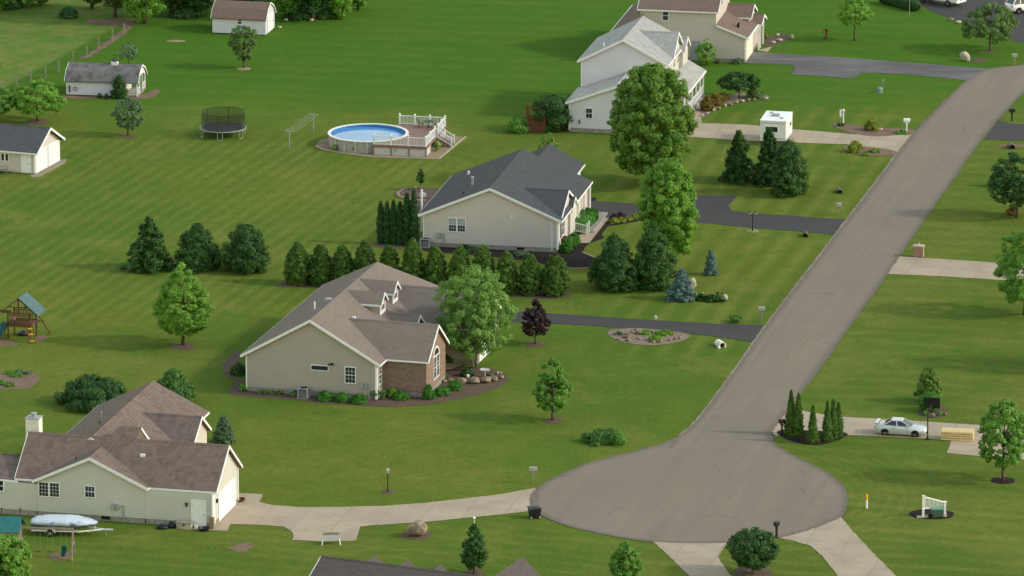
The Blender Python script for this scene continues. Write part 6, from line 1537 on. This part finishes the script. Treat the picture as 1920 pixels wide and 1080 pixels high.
b = MB(); b.box(.425, .45, -.2, .2, 0, 1.0); b.build('side_trim', M['palerock'], t)
b = MB(); b.box(-.55, -.505, -.16, .16, .55, .85); b.build('box_door', M['darkmetal'], t)
b = MB(); b.lathe([(.1, 1.12), (.05, 1.2), (.09, 1.3), (0, 1.4)], 8); b.build('finial', M['steel'], t)

def trash():
    t = thing('trash_bin', 'black wheeled trash bin at the edge of the turning circle', 'bin', G(1002, 971), R(15))
    b = MB(); b.rings([[(-.38, -.32, .06), (.38, -.32, .06), (.38, .32, .06), (-.38, .32, .06)], [(-.48, -.42, .85), (.48, -.42, .85), (.48, .42, .85), (-.48, .42, .85)]]); b.build('bin_body', M['black'], t)
    b = MB(); b.rings([[(-.52, -.46, .855), (.52, -.46, .855), (.52, .46, .855), (-.52, .46, .855)], [(-.5, -.44, .92), (.5, -.44, .92), (.5, .44, .92), (-.5, .44, .92)], [(-.3, -.25, .98), (.3, -.25, .98), (.3, .25, .98), (-.3, .25, .98)]]); b.build('lid', M['darkmetal'], t)
    for x in (-.36, .36): b = MB(); b.tube((x - .04, -.34, .1), (x + .04, -.34, .1), .1, .1, 12); b.build('wheel', M['grey'], t)
    b = MB(); b.box(-.4, .4, .46, .5, .78, .82); b.build('handle', M['black'], t)
trash()

def lamp(label, px, py, H, post='black', heads=1, pw=.045, lant='steel'):
    t = thing('lamp_post', label, 'lamp post', G(px, py))
    b = MB(); b.tube((0, 0, 0), (0, 0, H - .4), pw, pw * .8, 8); b.tube((0, 0, 0), (0, 0, .25), pw * 1.7, pw * 1.4, 8)
    if heads == 2: b.bar((-.28, 0, H - .4), (.28, 0, H - .4), .04, .05)
    b.build('post', M[post], t)
    for x in ((0,) if heads == 1 else (-.28, .28)):
        b = MB(); b.lathe([(.07, H - .4), (.13, H - .12), (.13, H - .1), (.17, H - .09), (.05, H), (.02, H + .06)], 6, (x, 0, 0)); la = b.build('lantern', M[lant], t)
        b = MB()
        for k in range(6): a = 6.283 * (k + .5) / 6; b.prism([(x + .09 * math.cos(a) - .03 * math.sin(a), .09 * math.sin(a) + .03 * math.cos(a), H - .34), (x + .09 * math.cos(a) + .03 * math.sin(a), .09 * math.sin(a) - .03 * math.cos(a), H - .34), (x + .125 * math.cos(a) + .04 * math.sin(a), .125 * math.sin(a) - .04 * math.cos(a), H - .14), (x + .125 * math.cos(a) - .04 * math.sin(a), .125 * math.sin(a) + .04 * math.cos(a), H - .14)], (.012 * math.cos(a), .012 * math.sin(a), 0))
        b.build('lantern_glass', M['lampglass'], la)
lamp('black lamp post with pale lantern in a round mulch ring above the concrete drive', 727, 923, 2.05)
lamp('black lamp post with two lanterns in a ring beside the asphalt drive', 1411, 434, 2.05, 'black', 2, .05, 'darkmetal')
lamp('thin rust-brown lamp post with grey head in the stone bed', 1229, 626, 1.72, 'rust', 1, .03)
lamp('white lamp post beside the green tuft near the white mailbox', 1581, 234, 1.65, 'white', 1, .075, 'white')
t = thing('sign_post', 'narrow white house-number board on a thin post beside the white lamp post', 'sign', G(1576, 232))
b = MB(); b.tube((0, 0, 0), (0, 0, 1.55), .02); b.build('post', M['steel'], t)
b = MB(); b.box(-.1, .1, -.045, -.02, .75, 1.55); b.build('board', M['white'], t)

t = thing('marker_post', 'white plastic utility marker post with yellow top beside the turning circle', 'marker', G(1625, 953))
b = MB(); b.tube((0, 0, 0), (0, 0, .70), .09, .09, 12); b.build('post', M['white'], t)
b = MB(); b.tube((0, 0, .70), (0, 0, 1.16), .092, .092, 12); b.lathe([(.092, 1.16), (.05, 1.2), (0, 1.21)], 12); b.build('cap', M['yellow'], t)

t = thing('garden_fence_panel', 'single white baluster fence panel sloping down between two posts', 'fence', G(1731, 970), R(4))
b = MB(); b.box(-.09, .09, -.09, .09, 0, 1.82); b.box(-.12, .12, -.12, .12, .68, .74); b.box(-.12, .12, -.12, .12, 1.82, 1.87); b.build('post', M['white'], t)
b = MB(); b.box(1.8, 1.98, .65, .83, 0, 1.05); b.box(1.74, 2.04, .6, .88, 1.05, 1.1); b.build('post', M['white'], t)
b = MB(); b.bar((.09, .02, 1.74), (1.8, .74, 1.06), .08, .1); b.bar((.09, .02, .78), (1.8, .74, .42), .07, .08)
for i in range(14): k = (i + .6) / 14.4; x, y = .09 + 1.71 * k, .02 + .72 * k; b.box(x - .022, x + .022, y - .022, y + .022, .78 - .36 * k, 1.72 - .68 * k)
b.build('balusters', M['white'], t)
t = thing('transformer_box', 'dark green utility transformer box on a slab behind the white fence panel', 'utility box', G(1758, 971), R(3))
b = MB(); b.box(-.5, .5, 0, .75, .07, .68); b.build('cabinet', M['darkgreenbox'], t, False, .03)
b = MB(); b.prism([(-.52, -.02, .68), (-.52, .8, .74), (-.52, .8, .80), (-.52, -.02, .74)], (1.04, 0, 0)); b.build('lid', M['greenbox'], t, False, .015)
t = thing('planter_pot', 'black round planter beside the green transformer box', 'planter', G(1745, 971))
b = MB(); b.lathe([(.18, .02), (.24, .3), (.26, .32), (.2, .32), (.18, .25), (.01, .25)], 14); b.build('pot', M['black'], t)

t = thing('utility_pedestal', 'tall slim pale green utility pedestal on the upper front lawn', 'utility pedestal', G(1655, 167))
b = MB(); b.box(-.11, .11, -.11, .11, 0, .95); b.build('column', M['greenbox'], t, False, .02); b = MB(); b.lathe([(.17, .955), (.17, 1.0), (0, 1.08)], 4); b.build('cap', M['greenbox'], t)
t = thing('utility_box', 'squat pale green domed utility box beside the slim pedestal', 'utility box', G(1649, 173))
b = MB(); b.lathe([(.34, 0), (.34, .38), (.28, .5), (.12, .58), (0, .6)], 14); b.build('cover', M['greenbox'], t, True); b = MB(); b.lathe([(.4, 0), (.4, .05), (.35, .06)], 14); b.build('base', M['grey'], t)

t = thing('hand_pump', 'rust-red old hand water pump ornament on the top lawn', 'lawn ornament', G(1549, 72))
b = MB(); b.lathe([(.3, 0), (.3, .12), (.15, .2), (.11, .4), (.11, .85), (.17, .9), (.2, 1.0), (.1, 1.1)], 12); b.build('pump_body', M['rust'], t, True)
b = MB(); b.tube((.1, 0, .8), (.36, 0, .7), .05, .04); b.build('spout', M['rust'], t); b = MB(); b.bar((0, 0, 1.05), (-.4, 0, .95), .05, .06); b.bar((-.4, 0, .95), (-.45, 0, .6), .04, .05); b.build('pump_handle', M['rust'], t)

def hoop():
    t = thing('basketball_hoop', 'pole-mounted basketball hoop with a black backboard by the silver car', 'basketball hoop', G(1739, 824), R(-13 + 0))
    b = MB(); b.tube((0, 0, 0), (0, 0, 2.6), .055, .055, 10); b.bar((0, 0, 2.6), (.2, .7, 3.0), .08, .1); b.bar((0, 0, 2.1), (.2, .7, 2.75), .05, .06); b.tube((0, 0, 0), (0, 0, .1), .2, .2, 12)
    for z in (.6, 1.05): b.tube((0, 0, z), (0, 0, z + .06), .075, .075, 10)
    b.build('pole', M['darkmetal'], t)
    b = MB(); b.box(-.5, .92, .72, .78, 2.62, 3.55); b.build('backboard', M['black'], t)
    b = MB(); n = 18; b.path([(.21 + .23 * math.cos(6.2832 * i / n), 1.05 + .23 * math.sin(6.2832 * i / n), 2.85) for i in range(n + 1)], .012); b.bar((.21, .78, 2.85), (.21, .83, 2.85), .1, .05); b.build('rim', M['orange'], t)
hoop()
t = thing('lumber_stack', 'banded stack of fresh yellow lumber on the concrete drive', 'lumber', G(1764, 826), R(-9))
for k in range(4):
    b = MB(); z = .05 + k * .2
    for j in range(5): b.box(.0, 2.75, j * .27, j * .27 + .255, z, z + .155)
    b.build('board_layer', M['pine'], t)
b = MB()
for x in (.3, 1.4, 2.4):
    for k in range(4): b.box(x, x + .09, .03, 1.3, k * .2 + .003 - (.0 if k else 0), k * .2 + .047)
b.build('spacer', M['wood'], t)

def bench():
    t = thing('garden_bench', 'small pale bench with dark top rail standing on the edge of the concrete turnaround', 'bench', G(621, 1021), R(3))
    b = MB(); b.box(-.66, .66, -.02, .03, .84, 1.02); b.build('top_rail', M['greywood'], t)
    b = MB()
    for i in range(4): b.box(-.68, .68, -.01 + i * -.03, .03 + i * -.03, .34 + (3 - i) * .125, .45 + (3 - i) * .125)
    b.build('backrest', M['skirt'], t)
    b = MB()
    for i in range(4): b.box(-.68, .68, .06 + i * .13, .17 + i * .13, .40, .44)
    b.build('seat', M['skirt'], t)
    for s in (-1, 1):
        b = MB(); b.bar((s * .66, -.06, .5), (s * .75, -.22, 0), .06, .06); b.build('leg', M['white'], t)
        b = MB(); b.bar((s * .66, .5, .42), (s * .74, .6, 0), .07, .07); b.build('leg', M['white'], t)
bench()

def acunit(label, px, py, rz, s=.42, h=.82):
    t = thing('air_conditioner', label, 'air conditioner', G(px, py), rz)
    b = MB(); b.box(-s - .1, s + .1, -s - .1, s + .1, -.02, .08); b.build('pad', M['concrete_wall'], t)
    b = MB(); b.box(-s + .02, s - .02, -s + .02, s - .02, .085, h); b.build('coil', M['darkmetal'], t)
    b = MB()
    for x in (-s, s):
        for y in (-s, s): b.box(x - .05, x + .05, y - .05, y + .05, .083, h)
    for i in range(9): z = .12 + i * (h - .2) / 9; b.box(-s - .012, s + .012, -s - .012, s + .012, z, z + .022)
    b.box(-s - .03, s + .03, -s - .03, s + .03, h, h + .06); b.build('casing', M['grey'], t)
    b = MB(); b.lathe([(s * .8, h + .062), (s * .8, h + .08), (.05, h + .09)], 18); b.build('fan_grille', M['black'], t)
acunit('grey air conditioner on a pad against the taupe wall', 570, 745, -R(15))
acunit('grey air conditioner at the corner of the charcoal-roofed house', 798, 463, -R(11), .42, .8)

def items_by_door():
    g = 'black bags by the cream house wall'
    for px, py, sx, sz, lb in [(305, 990, .5, .34, 'low black bag against the cream wall'), (322, 989, .34, .55, 'taller grey-black bag beside the low one')]:
        rng = random.Random(px); b = MB(); rings = []
        for k in range(7):
            f = k / 6; r = sx * math.sin(math.pi * min(.97, .25 + .72 * f)) ** .7
            rings.append([(r * math.cos(6.283 * i / 12) * rng.uniform(.9, 1.1), r * .8 * math.sin(6.283 * i / 12) * rng.uniform(.9, 1.1), sz * f * rng.uniform(.95, 1.05)) for i in range(12)])
        b.rings(rings); o = b.build('black_bag', M['black'], None, True); o.location = G(px, py) + Vector((0, -.12, 0)); tag(o, lb, 'bag', g)
    t = thing('storage_box', 'tan storage chest with a dark latch beside the white side door', 'box', G(346, 991), R(-13))
    b = MB(); b.box(-.62, .62, -.25, .3, 0, .5); b.build('chest', M['palerock'], t, False, .03); b = MB(); b.box(-.66, .66, -.29, .34, .503, .58); b.build('lid', M['greywood'], t, False, .02); b = MB(); b.box(-.05, .08, -.29, -.26, .3, .45); b.build('latch', M['black'], t)
    t = thing('bucket', 'cream bucket at the foot of the white side door', 'bucket', G(368, 993) + Vector((0, 0, .03)))
    b = MB(); b.lathe([(.11, 0), (.15, .3), (.13, .3), (.1, .04)], 14); b.build('pail', M['offwhite'], t)
    t = thing('black_tub', 'shallow black tub on the slab before the white side door', 'tub', G(383, 995) + Vector((0, 0, .03)))
    b = MB(); b.lathe([(.36, 0), (.46, .22), (.42, .22), (.33, .05), (.01, .05)], 18); b.build('tub', M['black'], t)
    t = thing('cardboard_box', 'upright brown cardboard box at the corner beside the white side door', 'box', G(397, 992) + Vector((0, 0, .03)), R(-13))
    b = MB(); b.box(-.2, .2, -.1, .2, 0, .98); b.build('carton', plain('cardboard', (.26, .19, .11), .85, .1), t); b = MB(); b.box(-.03, .03, -.104, -.101, .0, .98); b.build('tape', M['gravel'], t)
    t = thing('fire_pit', 'low dark fire pit on the concrete by the garage door', 'fire pit', G(451, 940))
    b = MB(); b.lathe([(.32, .02), (.4, .25), (.36, .25), (.28, .08), (.01, .08)], 16); b.build('bowl', M['rust'], t)
    for k in range(3): a = 2.09 * k; b = MB(); b.tube((.3 * math.cos(a), .3 * math.sin(a), .15), (.36 * math.cos(a), .36 * math.sin(a), 0), .025); b.build('leg', M['darkmetal'], t)
items_by_door()

# -- boulders and stones
def rock(label, px, py, w, h, mat='rock', group=None, name='boulder', lean=0.0, sink=.15, seed=None, z=0.0, sq=.85):
    s = S(py); rx, hz = w / s / 2, h / (s * .967)
    rng = random.Random(seed if seed is not None else px * 31 + py); b = bmesh.new(); bmesh.ops.create_icosphere(b, subdivisions=3, radius=1)
    d = [(Vector((rng.gauss(0, 1), rng.gauss(0, 1), rng.gauss(0, 1))).normalized(), rng.uniform(.72, 1.0)) for _ in range(11)]
    for v in b.verts:
        n = v.co.normalized(); k = 1.0
        for q, c in d:
            t = n.dot(q)
            if t > 0: k = min(k, c / max(t, .01))
        v.co = n * k * (1 + .04 * math.sin(n.x * 9 + seed_phase(px)) * math.sin(n.y * 8 + n.z * 7))
        v.co.x *= rx; v.co.y *= rx * sq; v.co.z = (v.co.z + 1 - sink) * hz / (2 - sink); v.co.x += lean * v.co.z
        if v.co.z < -.02: v.co.z = -.02
    me = bpy.data.meshes.new(name); b.to_mesh(me); b.free(); me.materials.append(M[mat]); me.polygons.foreach_set('use_smooth', [True] * len(me.polygons))
    o = bpy.data.objects.new(name, me); COL.objects.link(o); c = G(px, py); o.location = (c.x, c.y + rx * .6, z)
    return tag(o, label, 'rock', group)
def seed_phase(x): return (x * 0.37) % 6.28
rock('large tan boulder in a mulch ring beside the concrete drive', 782, 1009, 40, 31, 'rock')
rock('leaning pale boulder on the corner lawn beside a mulch patch', 1813, 116, 19, 19, 'palerock', lean=-.35)
rock('tan boulder behind the small blue spruce', 1298, 543, 16, 22, 'palerock')
rock('small pale rock at the end of the weedy strip', 1358, 565, 14, 13, 'palerock')
rock('small white rock in front of the pale pipe end by the road', 1348, 655, 7, 6, 'whiterock')
rock('brown rock in the small mulch bed under the black backboard', 1749, 783, 9, 8, 'rock')
rock('orange-brown rock at the end of the small mulch bed', 1773, 779, 6, 6, 'rock')
rock('flat pale rock beside the yellow-green shrub in the bare bed', 1650, 246, 12, 6, 'palerock')
rock('orange stone at the trunk of the twin-topped tree', 1876, 898, 8, 5, 'rock')
g = 'boulders along the front of the stone-edged bed'
for x, y, w, h, lb in [(866, 721, 22, 12, 'brown boulder next to the last boxwood'), (890, 721, 22, 13, 'squarish tan boulder in the middle of the boulder row'), (911, 719, 24, 12, 'widest tan boulder of the boulder row'), (927, 716, 14, 9, 'small tan boulder near the bed tip'), (940, 711, 12, 7, 'flat boulder at the tip of the stone-edged bed')]:
    rock(lb, x, y, w, h, 'rock', g)
g2 = 'small stones in the stone-edged bed'
for x, y, w, h, m, lb in [(877, 709, 7, 7, 'whiterock', 'white stone nearest the dark mounded shrub'), (883, 705, 7, 7, 'whiterock', 'white stone at the end of the white trio towards the birdbath'), (880, 707, 6, 6, 'whiterock', 'middle stone of the white trio'), (934, 702, 7, 5, 'palerock', 'pale stone above the bed tip'), (938, 702, 7, 5, 'rock', 'tan stone beside the pale one above the bed tip'), (845, 717, 14, 7, 'rock', 'dark brown stone by the brick wall'), (833, 718, 12, 7, 'rock', 'brown stone touching the brick wall')]:
    rock(lb, x, y, w, h, m, g2, 'stone')
rng = random.Random(8)
for i in range(30):
    a = rng.uniform(0, 6.283); k = rng.uniform(.15, .95) ** .6; x, y = 1216 + 70 * k * math.cos(a), 632 + 12.5 * k * math.sin(a)
    if 1204 < x < 1262 and y < 640: continue
    rock('small pinkish stone scattered in the stone bed by the dark drive', x, y, rng.uniform(7, 13), rng.uniform(4, 7), rng.choice(['rock', 'rock', 'rubble']), 'stones scattered in the stone bed by the drive', 'stone', seed=i)
for x, y, w, h, lb in [(1485, 73, 9, 8, 'round pale stone at the tip of the upper mulch bed'), (1462, 78, 13, 5, 'flat pale stone along the upper mulch bed edge'), (1458, 68, 8, 5, 'pale stone at the back of the upper mulch bed'), (1450, 82, 10, 5, 'tan stone at the near edge of the upper mulch bed')]:
    rock(lb, x, y, w, h, 'palerock', 'stones around the upper mulch bed', 'stone')
rng = random.Random(3)
for i in range(12):
    k = i / 11; x = 1316 + 120 * k; y = 219 - 32 * math.sin(k * 1.6) + rng.uniform(-1, 1)
    rock('small tan edging stone of the porch corner bed', x, y, rng.uniform(6, 9), rng.uniform(4, 6), rng.choice(['rock', 'palerock']), 'edging stones of the porch corner bed', 'stone', seed=50 + i)
for i in range(16):
    a = math.pi * (.55 + .95 * i / 15); x, y = 795 + 50 * math.cos(a), 366 - 13 * math.sin(a) * (1 if math.sin(a) > 0 else .9)
    rock('tan edging block around the bed behind the charcoal-roofed house', x, y, 8, 4, 'rock', 'edging blocks behind the charcoal-roofed house', 'stone', seed=80 + i)
rock('dark grey round boulder in the bed behind the charcoal-roofed house', 792, 372, 15, 11, 'grey')
for x, y, lb in [(584, 40, 'pale stump at the edge of the wood past the dark trunk'), (524, 54, 'small pale stone at the corner of the brown-roofed shed'), (536, 40, 'brown stone in the wood shade beside the brown-roofed shed')]:
    rock(lb, x, y, 9, 5, 'palerock')
rock('pinkish rock at the edge of the dark street', 1783, 39, 12, 5, 'rock'); rock('tan rock beside the pinkish one at the dark street', 1797, 44, 12, 5, 'palerock')
t = thing('marker_stone', 'small yellow-topped marker stone in the bed across from the white mailbox', 'marker', G(1633, 284))
b = MB(); b.prism([(-.12, -.06, 0), (.12, -.06, 0), (.1, -.06, .36), (0, -.06, .44), (-.1, -.06, .36)], (0, .12, 0)); b.build('stone_slab', M['palerock'], t); b = MB(); b.box(-.08, .08, -.07, -.062, .2, .34); b.build('yellow_plate', M['yellow'], t)
t = thing('wooden_stake', 'short wooden stake among the weeds beside the blue spruce', 'stake', G(1318, 562))
b = MB(); b.box(-.05, .05, -.05, .05, 0, .62); b.lathe([(.07, .62), (0, .72)], 4); b.build('stake', M['pine'], t)

def culvert(label, px, py, r, mat, heading=0.0):
    t = thing('culvert_pipe', label, 'culvert', G(px, py), heading)
    b = MB(); b.M = Matrix.Translation((0, 0, r * .55)) @ Matrix.Rotation(R(90), 4, 'X'); b.lathe([(r * .8, -.9), (r, -.9), (r, .25), (r * .8, .25), (r * .8, -.9)], 20, cap=False); b.build('pipe', M[mat], t, False)
    b = MB(); b.M = Matrix.Translation((0, .1, r * .55)) @ Matrix.Rotation(R(90), 4, 'X'); b.lathe([(r * .79, 0), (.001, 0)], 20, cap=False); b.build('pipe_mouth', M['black'], t)
    SEED[0] += 1; b = MB(); n = 18
    b.rings([[(1.9 * r * math.cos(math.pi * i / n) * 1.3, .15 + 1.5 * r * math.sin(math.pi * i / n), .0) for i in range(n + 1)], [(1.2 * r * math.cos(math.pi * i / n), .15 + .9 * r * math.sin(math.pi * i / n) + .1, r * 1.5) for i in range(n + 1)]], False, False)
    return t
culvert('pale concrete culvert end on the grass beside the dark drive', 1353, 651, .34, 'whiterock', R(20))
culvert('black culvert mouth in the grass below the bushy spruce', 1574, 362, .26, 'darkmetal', R(5))
culvert('black culvert mouth in the grass below the twin-lantern drive', 1510, 444, .26, 'darkmetal', R(-5))
culvert('black culvert mouth in a dry hollow by the upper right drive', 1897, 279, .32, 'darkmetal', R(5))

t = thing('birdbath', 'pale birdbath in the stone-edged bed under the birch', 'birdbath', G(909, 707))
b = MB(); b.lathe([(.2, 0), (.09, .12), (.08, .5), (.12, .56)], 12); b.build('pedestal', M['palerock'], t); b = MB(); b.lathe([(.1, .56), (.45, .66), (.46, .72), (.4, .7), (.01, .64)], 18); b.build('bowl', M['skirt'], t)

# -- wire fence round the pasture
t = thing('wire_fence', 'line of weathered posts with wire along the rough pasture', 'fence', G(185, 90))
o = t.location.copy(); P = []
for px, py in [(258, 43), (233, 66), (211, 76), (185, 93), (163, 109), (137, 118), (110, 136), (85, 147), (58, 154), (31, 165), (2, 176)]:
    p = G(px, py) - o; P.append(p); b = MB(); b.box(p.x - .09, p.x + .09, p.y - .09, p.y + .09, 0, 1.3); b.build('post', M['greywood'], t)
for z in (.45, .8, 1.15):
    b = MB(); b.path([Vector((p.x, p.y, z)) for p in P], .014, 4); b.build('wire', M['darkmetal'], t)

t = thing('playhouse_fence', 'rust-red timber screen with a pillar beside the dark bush', 'screen', G(1004, 249), R(-11))
b = MB(); 
for i in range(9): b.box(-.7 + i * .2, -.52 + i * .2, -.03, .03, .02, 1.9)
b.build('screen_boards', M['rust'], t); b = MB(); b.box(-.95, -.7, -.15, .15, 0, 2.9); b.box(-1.0, -.65, -.2, .2, 2.9, 3.0); b.build('pillar', M['rust'], t); b = MB(); b.bar((-.85, 0, 2.8), (1.1, 0, 2.3), .1, .14); b.build('top_beam', M['rust'], t)

t = thing('storage_rack', 'low grey metal rack against the cream detached garage wall', 'rack', G(6, 324))
b = MB(); b.bar((-.5, 0, .7), (.4, 0, .7), .05, .05); b.bar((-.5, 0, .0), (-.5, 0, .7), .05, .05); b.bar((.4, 0, 0), (.4, 0, .7), .05, .05); b.bar((-.5, 0, .35), (.4, 0, .35), .05, .05); b.build('rack_frame', M['greywood'], t); b = MB(); b.lathe([(.2, .02), (.2, .2), (.02, .24)], 12, (-.2, -.15, 0)); b.build('pan', M['darkmetal'], t)

t = thing('flag_pole', 'very thin grey pole standing on the top lawn beside the hedge', 'pole', G(1705, 32))
b = MB(); b.tube((0, 0, 0), (0, 0, 2.6), .03, .02); b.build('pole_shaft', M['steel'], t); b = MB(); b.lathe([(.04, 2.6), (.05, 2.65), (0, 2.72)], 8); b.build('pole_cap', M['steel'], t)
t = thing('watering_can', 'teal watering can by the white porch steps', 'watering can', G(1288, 208))
b = MB(); b.lathe([(.2, 0), (.2, .35), (.15, .38)], 12); b.build('can', M['teal'], t); b = MB(); b.tube((.18, 0, .1), (.42, 0, .42), .04, .03); b.build('spout', M['teal'], t)
t = thing('garden_light', 'small white garden light on the grass behind the narrow upright tree', 'garden light', G(889, 985))
b = MB(); b.tube((0, 0, 0), (0, 0, .5), .025); b.build('stem', M['white'], t); b = MB(); b.lathe([(.03, .5), (.12, .58), (.12, .66), (.03, .74)], 10); b.build('globe', M['white'], t)
